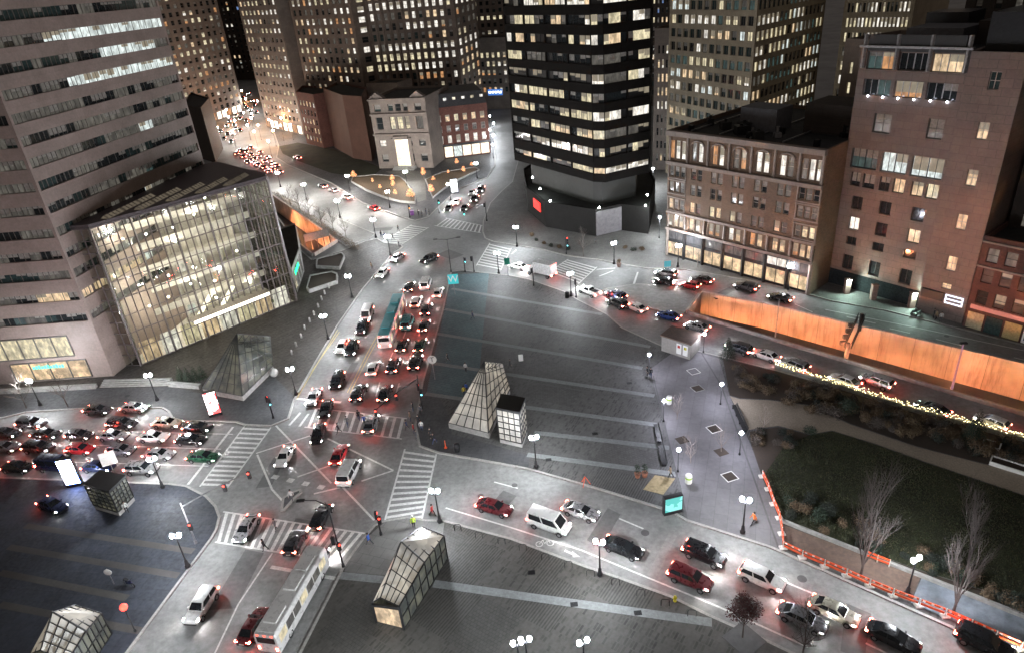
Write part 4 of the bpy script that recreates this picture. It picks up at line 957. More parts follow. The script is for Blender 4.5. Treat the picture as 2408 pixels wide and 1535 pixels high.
for k in range(6):
    c = P + dd2 * (L * (.14 + .146 * k)) + nn * .3; lb = MB(); lb.ball((c.x, c.y, zq(222) - .1), .16, 6); lb.obj('facade_light', bl_, gr.root)
def roofbox(b, u, back_, w, d, z, h, mat, name):
    P, Q, L = b.edge(0); dd_ = (Q - P) / L; n_ = perp(P, Q, 1); c = P + dd_ * (L * u) + n_ * back_; mb = MB(); a_ = dd_ * w / 2; b_ = n_ * d / 2
    mb.prism(ccw([c - a_ - b_, c + a_ - b_, c + a_ + b_, c - a_ + b_]), z, z + h); mb.obj(name, mat, b.root)
roofbox(gr, .45, 12, 9, 8, 43.2, 3.0, roofg, 'penthouse'); roofbox(gr, .3, 22, 7, 7, 43.2, 4.5, blackm, 'penthouse'); roofbox(gr, .85, 18, 5, 9, 43.2, 3.6, dark_brick, 'penthouse')
# base of the granite building: dark glass behind lamp pillars
pb = MB(); pb.face([(*(P + nn * .06), .2), (*(Q + nn * .06), .2), (*(Q + nn * .06), 3.4), (*(P + nn * .06), 3.4)]); pb.obj('ground_floor_glass', dglass, gr.root)
# stair tower
s0 = q1 + dd2 * .02 + nn * 1.2; s1 = XY(g(2240, 744))
s1 = s0 + dd2 * 7.6
st = Bld('stair_tower', 'granite stair tower with one column of lit windows beside the glazed bays', block(s0, s1, 16), zat((q0.x, q0.y), 112), gran_block)
P2, Q2, L2 = st.edge(0)
st.face(0, [(5.6 + .0, 6.6)] + [(9 + 7.4 * k, 11.6 + 7.4 * k) for k in range(5)], [(L2 * .42, L2 * .62)], .35, picker(1, [W_WARM, W_WARM, W_YEL], seed=91, sticky=0), 'cross', framew); st.finish()
roofbox(st, .5, 8, 6, 11, st.z1 - .8, 6, blackm, 'penthouse')
# dark mass behind, up to the right
tower('very dark brick tower with scattered windows at the right edge', s1 + dd2 * .6 - nn * 8, s1 + dd2 * 30 - nn * 8, 30, 70, dark_brick, 5, 3.7, 2.1, 9, .38, picker(.3, WARMS + [W_TEAL], seed=92, sticky=.1), frame=framew).finish()
tower('dark tower with a few white windows behind the granite roof', q0 - nn * 55 - dd2 * 6, q1 - nn * 55 + dd2 * 30, 25, 74, dark_brick, 5, 4.0, 2.2, 14, .35, picker(.15, [W_WHITE, W_WHITE, W_BLUE], seed=93, sticky=.1)).finish()
tower('brown stone building with one column of lit windows behind the granite block', g(1925, 560), g(2010, 590), 16, zat(XY(g(1960, 480)), 60), brown_stone, 5, 3.9, 2.2, 3, .3, picker(.7, [W_YEL, W_WARM], seed=94, sticky=.2), left=True).finish()
tower('yellow windowed tower glimpsed behind the beige grid tower', g(1935, 395), g(2080, 415), 25, 78, beige_stone, 6, 3.7, 2.3, 16, .6, picker(.75, [W_YEL, W_WHITE, W_YEL], seed=95, sticky=.4), style='single').finish()
tower('narrow pale building in the gap beside the black tower', g(1534, 400), g(1572, 402), 18, 42, pale_stone, 3, 4.0, 2.3, 3, .5, picker(.5, [W_WHITE, W_WARM], seed=96), style='sash').finish()
street_shop = lit('street_shop_glow', (1, .9, .75), 3.2, .6, (.6, .6, .6), lo=.3); street_shop.cycles.emission_sampling = 'FRONT'
for o in [o for o in COL.objects if o.parent is None and o.get('label', '').startswith(('far stone tower', 'grey stone tower'))]:
    side = 1 if o['label'].startswith('far') else 3; b = BL[o.name]; 
    for i in (0, side):
        P_, Q_ = b.pts[i], b.pts[(i + 1) % 4]; d_ = (Q_ - P_).normalized(); n_ = Vector((d_.y, -d_.x)); L_ = (Q_ - P_).length
        for k in range(int(L_ / 5)):
            a_ = P_ + d_ * (k * 5 + .8) + n_ * .08; c_ = a_ + d_ * 3.6; mb = MB(); mb.face([(*a_, .6), (*c_, .6), (*c_, 4.2), (*a_, 4.2)]); mb.obj('shop_window', street_shop if k % 3 else W_ORG, b.root)
# far canyon blocks closing the streets
for k, (a, b, z1, lab) in enumerate((((505, 190), (640, 188), 80, 'distant dark tower closing the far end of the bright street'), ((1165, 190), (1320, 186), 70, 'distant dark block closing the far end of the side street'), ((1480, 250), (1600, 250), 80, 'distant dark tower seen in the slot right of the black tower'), ((690, 200), (1000, 200), 88, 'distant dark tower behind the art deco towers'), ((-300, 250), (430, 230), 80, 'distant dark block hidden behind the left tower'))):
    tower(lab, g(*a), g(*b), 30, z1, dark_brick, 5, 3.8, 2.1, 12, .4, picker(.22, WARMS + [W_BLUE, W_COOL], seed=100 + k, sticky=.15), style='single').finish(40)
# --- small red brick building and tan wall on the right
r0 = s1 + dd2 * .3 + nn * .6; r1 = r0 + dd2 * 11.5
rbk = Bld('brick_building', 'small dark red brick building with boarded shop fronts', block(r0, r1, 14), 16.5, masonry('old_red_brick', (.09, .035, .027), .7, .6, .2, .85, .3, .012))
P3, Q3, L3 = rbk.edge(0); rbk.face(0, [(4.8, 7.2), (8.6, 11.0), (12.2, 14.6)], even(L3, 4, .62, .5), .35, picker(.12, [W_DIM], [frameb, dglass], seed=97), 'sash', frameb); rbk.finish()
for z in (15.6, 11.4): 
    pb = MB(); pb.bar((*(P3 + nn * .15), z), (*(Q3 + nn * .15), z), .35, .3); pb.obj('cornice', pale_stone, rbk.root)
pb = MB(); pb.bar((*(P3 + dd2 * .6 + nn * .2), 4.2), (*(P3 + dd2 * 9.6 + nn * .2), 4.2), .25, .7); pb.obj('fascia', lamp('pink_fascia', (.75, .32, .28), .32, False), rbk.root)
for k in range(4):
    pb = MB(); a = P3 + dd2 * (.5 + 2.75 * k) + nn * .12; b = a + dd2 * 2.4; pb.bar((*a, 1.7), (*b, 1.7), .12, 2.9); pb.obj('boarded_front', [plain('boarding', (.36, .31, .2)), tglass, plain('boarding_ochre', (.3, .23, .1)), whitem][k], rbk.root)
pb = MB(); a = P3 + dd2 * 9.0 + nn * .2; b = a + dd2 * 1.7; pb.bar((*a, 1.6), (*b, 1.6), .05, 1.7); pb.obj('poster', plain('blue_poster', (.06, .08, .3), scale=1.5, var=.9), rbk.root)
tanw = Bld('corner_building', 'plain tan stone corner building at the right edge', block(r1 + dd2 * .2 + nn * .5, r1 + dd2 * 16 + nn * .5, 14), 7.5, masonry('tan_wall', (.3, .23, .14), .85, 3, 1.5)); tanw.finish()
# entrance canopy sign at the stair tower
cs0 = P2 + dd2 * .4 + nn * .05; cs1 = P2 + dd2 * 7.0 + nn * .05
flat_sign('entrance_sign', 'dark entrance canopy sign board with white script beside the stair tower door', cs0, cs0.lerp(cs1, .55), 3.4, 4.9, frameb, .5)
r_ = root('lit_sign_frame', (cs0.x, cs0.y, 3.2), 'white lit framed sign over the stair tower entrance', 'sign')
mb = MB(); a = cs0.lerp(cs1, .6) + nn * .2; b = cs1 + nn * .2
for z in (3.3, 4.0, 4.7): mb.bar((*a, z), (*b, z), .15, .22)
for t in (0, 1): mb.bar((*a.lerp(b, t), 3.2), (*a.lerp(b, t), 4.8), .2, .15)
mb.obj('frame', lamp('cool_sign', (.8, .85, 1), 1.6), r_)
# ================================================================ VEHICLES
HL = lamp('headlight_glow', (1, .96, .93), 950); TL = lamp('tail_light_glow', (1, .08, .05), 130); TLD = lamp('tail_light_dim', (1, .06, .03), 7, False)
AMB = lamp('amber_lamp', (1, .4, .05), 6, False); carglass = plain('car_glass', (.012, .014, .016), rough=.05, var=.1)
platem = plain('number_plate', (.55, .55, .5), rough=.5)
PAINT = dict(black=paint('black_paint', (.012, .012, .014)), dark=paint('charcoal_paint', (.04, .04, .045)), silver=paint('silver_paint', (.42, .42, .43), .6), white=paint('white_paint_gloss', (.72, .71, .69), .1),
             red=paint('red_paint', (.42, .02, .025), .2), blue=paint('blue_paint', (.02, .05, .22)), beige=paint('beige_paint', (.5, .47, .38), .4), grey=paint('grey_paint', (.2, .2, .21), .5), maroon=paint('maroon_paint', (.13, .015, .02)),
             teal=paint('teal_paint', (.06, .3, .32), .1), green=paint('green_paint', (.012, .06, .03), .2), navy=paint('navy_paint', (.012, .02, .06)))
def sect(x, zb, zt, w):
    return [(x, -w * .86, zb), (x, w * .86, zb), (x, w, zb + (zt - zb) * .3), (x, w * .985, zb + (zt - zb) * .68), (x, w * .86, zt), (x, 0, zt + .025), (x, -w * .86, zt), (x, -w * .985, zb + (zt - zb) * .68), (x, -w, zb + (zt - zb) * .3)]
SPEC = dict(
 sedan=dict(L=4.75, st=[(-2.36, .46, .74, .74), (-2.28, .3, .92, .86), (-1.55, .24, .99, .91), (-.4, .2, .97, .93), (.9, .2, .95, .92), (1.7, .24, .86, .9), (2.22, .3, .72, .84), (2.37, .42, .6, .7)],
   gh=[(-1.85, .8, .96), (1.12, .8, .94), (-1.05, .6, 1.44), (.22, .6, 1.44)], wx=(-1.42, 1.45), wr=.33),
 hatch=dict(L=4.2, st=[(-2.08, .46, .9, .78), (-2.0, .3, 1.0, .86), (-1.3, .24, 1.02, .9), (-.3, .2, .99, .91), (.8, .2, .97, .9), (1.5, .24, .9, .88), (2.0, .3, .74, .82), (2.12, .42, .6, .7)],
   gh=[(-2.0, .78, 1.0), (1.1, .79, .96), (-1.5, .62, 1.5), (.15, .62, 1.5)], wx=(-1.28, 1.3), wr=.32),
 suv=dict(L=4.8, st=[(-2.38, .5, 1.0, .8), (-2.3, .36, 1.12, .92), (-1.5, .3, 1.14, .96), (-.3, .28, 1.12, .97), (.9, .28, 1.1, .96), (1.7, .32, 1.06, .94), (2.26, .36, .94, .88), (2.4, .5, .76, .76)],
   gh=[(-2.3, .84, 1.12), (1.15, .85, 1.09), (-1.95, .68, 1.72), (.4, .68, 1.72)], wx=(-1.42, 1.48), wr=.38),
 van=dict(L=5.4, st=[(-2.68, .5, 1.2, .9), (-2.62, .36, 1.3, .98), (-1.5, .32, 1.32, 1.0), (0, .3, 1.3, 1.0), (1.2, .3, 1.25, 1.0), (2.0, .34, 1.12, .97), (2.55, .4, .98, .9), (2.7, .5, .78, .78)],
   gh=[(-2.62, .94, 1.29), (2.0, .92, 1.12), (-2.5, .86, 2.25), (1.1, .84, 2.25)], wx=(-1.6, 1.75), wr=.36))
def wheel_mesh(r, w=.2):
    mb = MB(); n = 14
    rg = lambda rr, y: [(rr * math.cos(2 * math.pi * j / n), y, rr * math.sin(2 * math.pi * j / n)) for j in range(n)]
    mb.ring([rg(r * .62, -w / 2), rg(r * .92, -w / 2), rg(r, -w * .3), rg(r, w * .3), rg(r * .92, w / 2), rg(r * .62, w / 2)], 0, cap0=False, cap1=False)
    mb.ring([rg(r * .62, -w * .38), rg(r * .6, w * .38)], 1)
    for k in range(5):
        a = 2 * math.pi * k / 5
        for s_ in (-1, 1): mb.bar((0, s_ * w * .42, 0), (r * .6 * math.cos(a), s_ * w * .42, r * .6 * math.sin(a)), .07, .03, 1)
    o = mb.obj('wheel', [rubber, alloy]); me = o.data; bpy.data.objects.remove(o); return me
WHEEL = {}; SPLIT = {}
def only(me, mi, name):
    c = me.copy(); c.name = name; bm = bmesh.new(); bm.from_mesh(c); bmesh.ops.delete(bm, geom=[f for f in bm.faces if f.material_index != mi], context='FACES'); bm.to_mesh(c); bm.free(); return c
PROTO = {}
def mesh_of(mb, name, mats, smooth=False):
    o = mb.obj(name, mats, smooth=smooth); me = o.data; bpy.data.objects.remove(o); return me
def part(rt, name, me, loc=(0, 0, 0), mat=None):
    o = bpy.data.objects.new(name, me); COL.objects.link(o); o.parent = rt; o.location = loc
    if mat is not None: o.material_slots[0].link = 'OBJECT'; o.material_slots[0].material = mat
    return o
def lerpv(a, b, t): return Vector(a).lerp(Vector(b), t)
def car_parts(kind):
    if kind in PROTO: return PROTO[kind]
    S = SPEC[kind]; parts = []
    mb = MB(); mb.ring([sect(*q) for q in S['st']], 0)
    (bx0, bw0, bz0), (bx1, bw1, bz1), (tx0, tw0, tz0), (tx1, tw1, tz1) = S['gh']
    base = [(bx0, -bw0, bz0), (bx1, -bw1, bz1), (bx1, bw1, bz1), (bx0, bw0, bz0)]; top = [(tx0, -tw0, tz0), (tx1, -tw1, tz1), (tx1, tw1, tz1), (tx0, tw0, tz0)]
    top2 = [(p[0] + (.18 if p[0] < 0 else -.22), p[1] * .8, p[2] + .05) for p in top]
    mb.ring([base, top, top2], 0, cap0=False)
    for sy in (-1, 1):
        x = bx1 - .35; mb.box(x - .1, x + .1, sy * (bw1 + .08) - .1, sy * (bw1 + .08) + .1, bz1 + .06, bz1 + .2, 0)
        for wx in S['wx']:   # wheel-arch lips
            r = S['wr'] + .07; pr = [(wx + r * math.cos(t * math.pi / 8), sy * (S['st'][3][3] + .0), S['wr'] + r * math.sin(t * math.pi / 8)) for t in range(9)]
            mb.tube(pr, .035, 5, 1)
    for sx, q in ((-1, S['st'][0]), (1, S['st'][-1])): mb.box(q[0] - .05 if sx < 0 else q[0] - .06, q[0] + .06 if sx < 0 else q[0] + .05, -q[3] * .95, q[3] * .95, q[1] - .06, q[1] + .1, 1)
    bm_e = mesh_of(mb, 'body', [PAINT['black'], frameb], True); bm_e.set_sharp_from_angle(angle=math.radians(38)); parts.append(('body', bm_e, (0, 0, 0)))
    def quad(a, b, c, d, off, ins=(.08, .9), insu=(.06, .94)):
        f = lambda u, v: lerpv(lerpv(a, b, u), lerpv(d, c, u), v)
        n = (Vector(b) - Vector(a)).cross(Vector(d) - Vector(a)).normalized() * off
        return [f(insu[0], ins[0]) + n, f(insu[1], ins[0]) + n, f(insu[1], ins[1]) + n, f(insu[0], ins[1]) + n]
    def gl(name, *qs):
        m2 = MB()
        for q in qs: m2.face(q)
        parts.append((name, mesh_of(m2, name, [carglass]), (0, 0, 0)))
    gl('windscreen', quad(base[1], base[2], top[2], top[1], .012)); gl('rear_window', quad(base[3], base[0], top[0], top[3], .012))
    gl('side_window', *[quad(base[0], base[1], top[1], top[0], .012, (.1, .88), s_) for s_ in ((.07, .46), (.5, .93))])
    gl('side_window', *[quad(base[2], base[3], top[3], top[2], .012, (.1, .88), s_) for s_ in ((.07, .5), (.54, .93))])
    if S['wr'] not in WHEEL:
        WHEEL[S['wr']] = wheel_mesh(S['wr']); w_ = WHEEL[S['wr']]; SPLIT[w_.name] = (only(w_, 0, 'wheel'), only(w_, 1, 'rim'))
    for wx in S['wx']:
        for sy in (-1, 1): parts.append(('wheel', WHEEL[S['wr']], (wx, sy * (S['st'][3][3] - .08), S['wr'])))
    f = S['st'][-2]; r = S['st'][1]
    for sy in (-1, 1):
        m2 = MB(); m2.ring([[(f[0] - .3, sy * f[3] * .6, f[2] - .2), (f[0] - .3, sy * f[3] * 1.01, f[2] - .2), (f[0] - .3, sy * f[3] * 1.01, f[2] - .03), (f[0] - .3, sy * f[3] * .6, f[2] - .03)][::sy], [(f[0] + .1, sy * f[3] * .58, f[2] - .24), (f[0] + .03, sy * f[3] * .96, f[2] - .22), (f[0] - .03, sy * f[3] * .94, f[2] - .05), (f[0] + .06, sy * f[3] * .58, f[2] - .07)][::sy]])
        parts.append(('headlight', mesh_of(m2, 'headlight', [HL]), (0, 0, 0)))
        m2 = MB(); m2.box(r[0] - .05, r[0] + .2, *sorted((sy * r[3] * .55, sy * r[3] * 1.0)), r[2] - .2, r[2] - .04)
        parts.append(('tail_light', mesh_of(m2, 'tail_light', [TL]), (0, 0, 0)))
    q = S['st'][0]; m2 = MB(); m2.box(q[0] - .1, q[0] - .06, -.26, .26, q[1] + .12, q[1] + .26); parts.append(('number_plate', mesh_of(m2, 'number_plate', [platem]), (0, 0, 0)))
    PROTO[kind] = parts; return parts
CARNAME = dict(sedan='sedan', hatch='hatchback_car', suv='sport_utility_car', van='delivery_van')
def vehicle(kind, col, px, head, label, group=None, simple=False):
    """head: picture vector the nose points along, from px"""
    p = gz(*px); p = Vector((p.x, p.y, 0 if p.z < .2 else p.z))
    q = g(px[0] + head[0], px[1] + head[1]); d = q - g(*px); rz = math.atan2(d.y, d.x)
    rt = root(CARNAME[kind], p, label, 'van' if kind == 'van' else 'car', group, rz)
    for nm, me, loc in car_parts(kind):
        if simple and nm in ('number_plate',): continue
        if nm == 'wheel' and not simple:
            tm, rm = SPLIT[me.name]; o = part(rt, nm, tm, loc); r_ = bpy.data.objects.new('rim', rm); COL.objects.link(r_); r_.parent = o; continue
        part(rt, nm, me, loc, PAINT[col] if nm == 'body' else None)
    return rt
LQ = (100, 4); GQ = 'cars queueing on the left street'
for x, y, k, c, lab in [
 (233, 970, 'sedan', 'dark', 'charcoal sedan turning by the kerb behind the silver sedan'), (320, 965, 'sedan', 'silver', 'silver sedan at the kerb furthest from the queue'),
 (78, 1003, 'suv', 'dark', 'charcoal car at the back of the topmost queue lane'), (290, 1004, 'suv', 'dark', 'charcoal car behind the cream sedan in the topmost lane'),
 (396, 1001, 'sedan', 'beige', 'cream sedan behind the black one in the topmost lane'), (468, 1011, 'sedan', 'black', 'black sedan first at the stop line in the topmost lane'),
 (17, 1025, 'sedan', 'dark', 'dark sedan at the left picture edge in the second lane'), (112, 1027, 'sedan', 'dark', 'dark sedan behind another dark one left of the silver car'), (190, 1030, 'hatch', 'dark', 'dark hatchback just behind the silver car in the second lane'),
 (270, 1031, 'sedan', 'silver', 'silver sedan between dark hatchback and white taxi'), (365, 1034, 'sedan', 'white', 'white taxi with a glowing roof sign'), (452, 1041, 'sedan', 'black', 'black sedan ahead of the white taxi'),
 (15, 1058, 'sedan', 'grey', 'grey sedan at the left edge in the red car lane'), (95, 1060, 'suv', 'dark', 'dark car behind the red hatchback'), (192, 1063, 'hatch', 'red', 'bright red hatchback in the left street queue'),
 (288, 1065, 'hatch', 'grey', 'grey hatchback ahead of the red one'), (377, 1075, 'sedan', 'silver', 'silver sedan ahead of the grey hatchback'), (480, 1081, 'sedan', 'green', 'dark green taxi nosing past the stop line'),
 (45, 1105, 'sedan', 'black', 'black sedan in the lowest lane at the left'), (135, 1102, 'van', 'navy', 'dark blue van behind the blue white advertising pillar'), (235, 1104, 'sedan', 'navy', 'navy sedan just right of the blue white advertising pillar'), (337, 1110, 'suv', 'silver', 'silver car first in the lowest lane of the queue')]:
    v = vehicle(k, c, (x, y), LQ, lab, GQ)
    if 'taxi' in lab and 'white' in lab:
        mb = MB(); mb.box(-.5, .1, -.3, .3, 1.5, 1.72); part(v, 'roof_sign', mesh_of(mb, 'roof_sign', [lamp('taxi_sign', (.9, .95, 1), 5)]))
AW = (18, -50); GA = 'cars waiting on the avenue'
for x, y, k, c, lab, h in [
 (964, 682, 'suv', 'black', 'black car right beside the bus nose', AW), (1003, 676, 'van', 'white', 'white van heading the middle lane by the junction', AW), (1031, 694, 'sedan', 'white', 'white car at the kerb under the teal sign', AW),
 (980, 718, 'suv', 'white', 'white car behind the black one in the middle lane', AW), (1004, 736, 'suv', 'black', 'black car with bright tail lights at the plaza kerb', AW), (998, 772, 'sedan', 'dark', 'charcoal sedan at the plaza kerb behind the bright tail lights', AW),
 (960, 768, 'van', 'teal', 'pale teal van just right of the bus', AW), (947, 818, 'sedan', 'black', 'black sedan behind the teal van', AW), (989, 818, 'sedan', 'green', 'green roofed white tailed taxi at the plaza kerb', AW),
 (879, 872, 'sedan', 'white', 'white sedan behind the bus', AW), (927, 868, 'suv', 'dark', 'charcoal car right of the white sedan', AW), (979, 860, 'suv', 'black', 'black car at the plaza kerb last in its lane', AW),
 (846, 932, 'suv', 'black', 'black car pulling out beside the median nose', (22, -46)), (907, 931, 'sedan', 'black', 'black sedan last in the middle lane before the crossing', AW), (874, 1003, 'sedan', 'grey', 'grey sedan driving over the upper zebra crossing', AW),
 (865, 748, 'van', 'white', 'white truck like van coming down beside the yellow line', (-20, 50)), (853, 778, 'suv', 'dark', 'charcoal car coming down behind the bus side', (-20, 50)), (829, 828, 'suv', 'black', 'black car coming down left of the yellow line', (-20, 50)), (795, 903, 'suv', 'black', 'black car coming down near the median nose', (-20, 50)),
 (768, 968, 'sedan', 'black', 'black sedan coming over the upper zebra crossing', (-14, 50)), (750, 1027, 'sedan', 'black', 'black sedan coming down just past the crossing', (-12, 50))]:
    vehicle(k, c, (x, y), h, lab, GA)
GM_ = 'cars moving through the junction'
for x, y, k, c, lab, h in [
 (935, 612, 'sedan', 'silver', 'silver sedan turning down into the avenue', (-40, 28)), (1010, 616, 'suv', 'black', 'black car crossing the junction under the double armed light', (-40, 18)), (900, 648, 'sedan', 'white', 'white sedan following the bend of the avenue', (-34, 40)),
 (806, 822, 'hatch', 'white', 'white hatchback driving down the kerb lane by the terrace', (-26, 50)), (740, 940, 'sedan', 'silver', 'silver sedan driving down the kerb lane towards the crossing', (-24, 50)), (672, 1080, 'sedan', 'white', 'white sedan driving down over the box junction', (-26, 50)),
 (582, 1250, 'sedan', 'silver', 'silver sedan leaving over the lower zebra crossing', (-30, 50)), (478, 1432, 'suv', 'white', 'white car driving down at the bottom of the avenue', (-32, 50)),
 (800, 1075, 'sedan', 'red', 'red sedan driving up inside the box junction', (22, -50)), (824, 1120, 'van', 'white', 'white van driving up inside the box junction', (24, -50)), (757, 1222, 'sedan', 'black', 'black sedan driving up near the long armed street light', (26, -50)), (697, 1282, 'hatch', 'dark', 'charcoal hatchback on the lower zebra crossing', (26, -50)),
 (600, 1478, 'sedan', 'maroon', 'maroon sedan driving up at the bottom of the avenue', (28, -46)), (745, 1330, 'sedan', 'dark', 'charcoal sedan at the lower stop line', (26, -48))]:
    vehicle(k, c, (x, y), h, lab, GM_)
GR_ = 'cars on the right streets'
for x, y, k, c, lab, h in [
 (1220, 632, 'sedan', 'white', 'white sedan beside the box truck', (-50, -12)), (1449, 700, 'suv', 'navy', 'dark blue car behind the white pickup', (-50, -22)), (1452, 720, 'suv', 'black', 'black car at the plaza kerb behind the pickup', (-50, -22)), (1496, 729, 'sedan', 'white', 'white sedan with glaring tail lights', (-50, -22)),
 (1571, 749, 'sedan', 'blue', 'blue sedan passing the planted island', (-50, -12)), (1638, 774, 'sedan', 'silver', 'silver sedan beside the ramp wall', (-50, -14)), (1737, 826, 'suv', 'dark', 'charcoal car passing the small conifer', (-50, -18)),
 (1566, 650, 'suv', 'grey', 'grey car by the teal parking sign', (-50, -8)), (1562, 668, 'sedan', 'black', 'black sedan beside the grey car', (-50, -8)), (1650, 664, 'sedan', 'dark', 'charcoal sedan beside the red one', (-50, -10)), (1622, 677, 'hatch', 'red', 'small red hatchback on the upper right street', (-50, -10)),
 (1754, 682, 'suv', 'dark', 'charcoal car alone above the orange wall', (-50, -12)), (1834, 706, 'sedan', 'black', 'black sedan near the tall wall pole', (-50, -12)), (1866, 866, 'suv', 'grey', 'grey car at the head of the string lights', (-50, -20)), (1985, 902, 'sedan', 'white', 'white sedan driving along the string lights', (-50, -20)), (2190, 968, 'sedan', 'dark', 'charcoal sedan far along the string lights', (-50, -20)), (1800, 842, 'sedan', 'white', 'white sedan between ramp wall and small conifer', (-50, -18)), (2060, 905, 'suv', 'silver', 'silver car in the lane beside the low ramp wall', (-50, -19)), (2330, 1000, 'hatch', 'white', 'white hatchback near the right end of the string lights', (-50, -20))]:
    vehicle(k, c, (x, y), h, lab, GR_)
GB_ = 'cars on the lower right street'
for x, y, k, c, lab, h in [
 (1163, 1200, 'sedan', 'maroon', 'maroon sedan first on the lower right street', (50, 14)), (1292, 1240, 'van', 'white', 'white van beside the bicycle lane', (50, 17)), (1366, 1210, 'sedan', 'silver', 'silver sedan in the far lane near the plaza kerb', (50, 17)), (1465, 1296, 'sedan', 'black', 'black sedan behind the twin globe lamp', (50, 20)),
 (1655, 1312, 'suv', 'black', 'black car on the lower right street', (50, 21)), (1622, 1368, 'suv', 'maroon', 'maroon car in the lane next to the bicycle lane', (50, 21)), (1790, 1368, 'suv', 'white', 'white car with roof rails beside the red leaved tree', (50, 22)), (1960, 1445, 'sedan', 'beige', 'cream sedan ahead of the white car', (50, 23)),
 (1885, 1462, 'sedan', 'grey', 'grey sedan behind the bare tree at the bottom edge', (50, 23)), (2098, 1508, 'sedan', 'black', 'black sedan in the middle lane at the bottom right', (50, 24)), (2310, 1520, 'suv', 'black', 'black car beside the orange barriers in the corner', (50, 24))]:
    vehicle(k, c, (x, y), h, lab, GB_)
GS_ = 'cars on the bright street'
labs = ['black sedan with red tail lights queueing before the bend', 'dark car with red tail lights queueing before the bend', 'grey car with red tail lights queueing before the bend']
for k, (x, y) in enumerate([(572, 372), (590, 368), (608, 372), (583, 385), (602, 388), (622, 384), (640, 388), (620, 398), (640, 402), (566, 358), (590, 352), (556, 366), (578, 360), (598, 378), (612, 362), (630, 374), (650, 394), (632, 408), (658, 408), (606, 392), (590, 380)]):
    vehicle(('sedan', 'suv', 'hatch')[k % 3], ('black', 'dark', 'grey')[k % 3], (x, y), (-40, -26), labs[k % 3], GS_, True)
for x, y, k, c, lab in [(760, 442, 'sedan', 'dark', 'charcoal sedan with red tail lights under the curved planter'), (786, 452, 'sedan', 'silver', 'silver sedan ahead of the white one by the planter'), (818, 468, 'sedan', 'white', 'white sedan turning past the curved planter'), (880, 494, 'sedan', 'red', 'red sedan nearing the bend from the junction'), (700, 375, 'suv', 'dark', 'dark car with red tail lights near the brick block')]:
    vehicle(k, c, (x, y), (-40, -18), lab, GS_)
for k, (x, y) in enumerate([(520, 312), (535, 300), (552, 296), (566, 282), (560, 262), (575, 250), (588, 240), (548, 318), (566, 310), (582, 296), (592, 278), (528, 330), (545, 336), (590, 262), (600, 250), (572, 232), (584, 224), (512, 322), (540, 288), (556, 276), (570, 270), (580, 286), (556, 306), (536, 318), (580, 256), (594, 240), (604, 268)]):
    vehicle(('sedan', 'suv', 'hatch')[k % 3], ('dark', 'silver', 'black')[k % 3], (x, y), (-10, 30), 'car with bright headlights coming down the bright far street', 'oncoming cars on the bright street', True)
for x, y, k, c, lab in [(1074, 480, 'sedan', 'white', 'white sedan waiting in the side street'), (1117, 474, 'suv', 'black', 'black car waiting beside the right kerb of the side street'), (1056, 494, 'sedan', 'dark', 'charcoal sedan first at the side street crossing'), (1093, 494, 'sedan', 'black', 'black sedan first at the crossing beside the charcoal one'), (1131, 452, 'suv', 'dark', 'dark car last in the side street queue'), (1110, 458, 'sedan', 'silver', 'silver sedan second from last in the side street')]:
    vehicle(k, c, (x, y), (-20, 34), lab, 'cars in the side street')
vehicle('sedan', 'navy', (126, 1192), (46, 18), 'navy sedan parked alone on the dark station plaza', None)
# pickup truck
def custom(name, label, cat, px, head):
    p = g(*px); d = g(px[0] + head[0], px[1] + head[1]) - p
    return root(name, p, label, cat, None, math.atan2(d.y, d.x))
def wheels(rt, xs, y, r, w=.24):
    me = wheel_mesh(r, w)
    for x in xs:
        for s_ in (-1, 1): part(rt, 'wheel', me, (x, s_ * y, r))
def lights(rt, xf, xb, y, z, zt=None):
    for s_ in (-1, 1):
        mb = MB(); mb.box(xf - .05, xf + .04, *sorted((s_ * (y - .3), s_ * y)), z, z + .17); part(rt, 'headlight', mesh_of(mb, 'headlight', [HL]))
        mb = MB(); mb.box(xb - .04, xb + .05, *sorted((s_ * (y - .2), s_ * y)), z, z + .35); part(rt, 'tail_light', mesh_of(mb, 'tail_light', [TL]))
pk = custom('pickup_truck', 'white pickup truck with an open bed beside the planted island', 'pickup truck', (1386, 692), (-50, -22))
mb = MB(); mb.ring([sect(x, zb, zt, w) for x, zb, zt, w in ((-2.7, .5, 1.0, .9), (-2.6, .45, 1.1, .95), (-.7, .42, 1.1, .97), (1.2, .42, 1.12, .97), (2.3, .45, 1.08, .93), (2.7, .55, .9, .82))])
b_ = [(-.75, -.84, 1.1), (1.1, -.84, 1.1), (1.1, .84, 1.1), (-.75, .84, 1.1)]; t_ = [(-.6, -.68, 1.78), (.35, -.68, 1.78), (.35, .68, 1.78), (-.6, .68, 1.78)]; mb.ring([b_, t_], cap0=False); part(pk, 'body', mesh_of(mb, 'body', [PAINT['white']]))
mb = MB(); mb.box(-2.5, -.85, -.75, .75, 1.13, 1.16); part(pk, 'truck_bed', mesh_of(mb, 'truck_bed', [frameb]))
mb = MB()
for s_ in (-1, 1): mb.box(-2.62, -.8, *sorted((s_ * .8, s_ * .93)), 1.09, 1.4)
mb.box(-2.68, -2.56, -.79, .79, 1.09, 1.4); part(pk, 'bed_side', mesh_of(mb, 'bed_side', [PAINT['white']]))
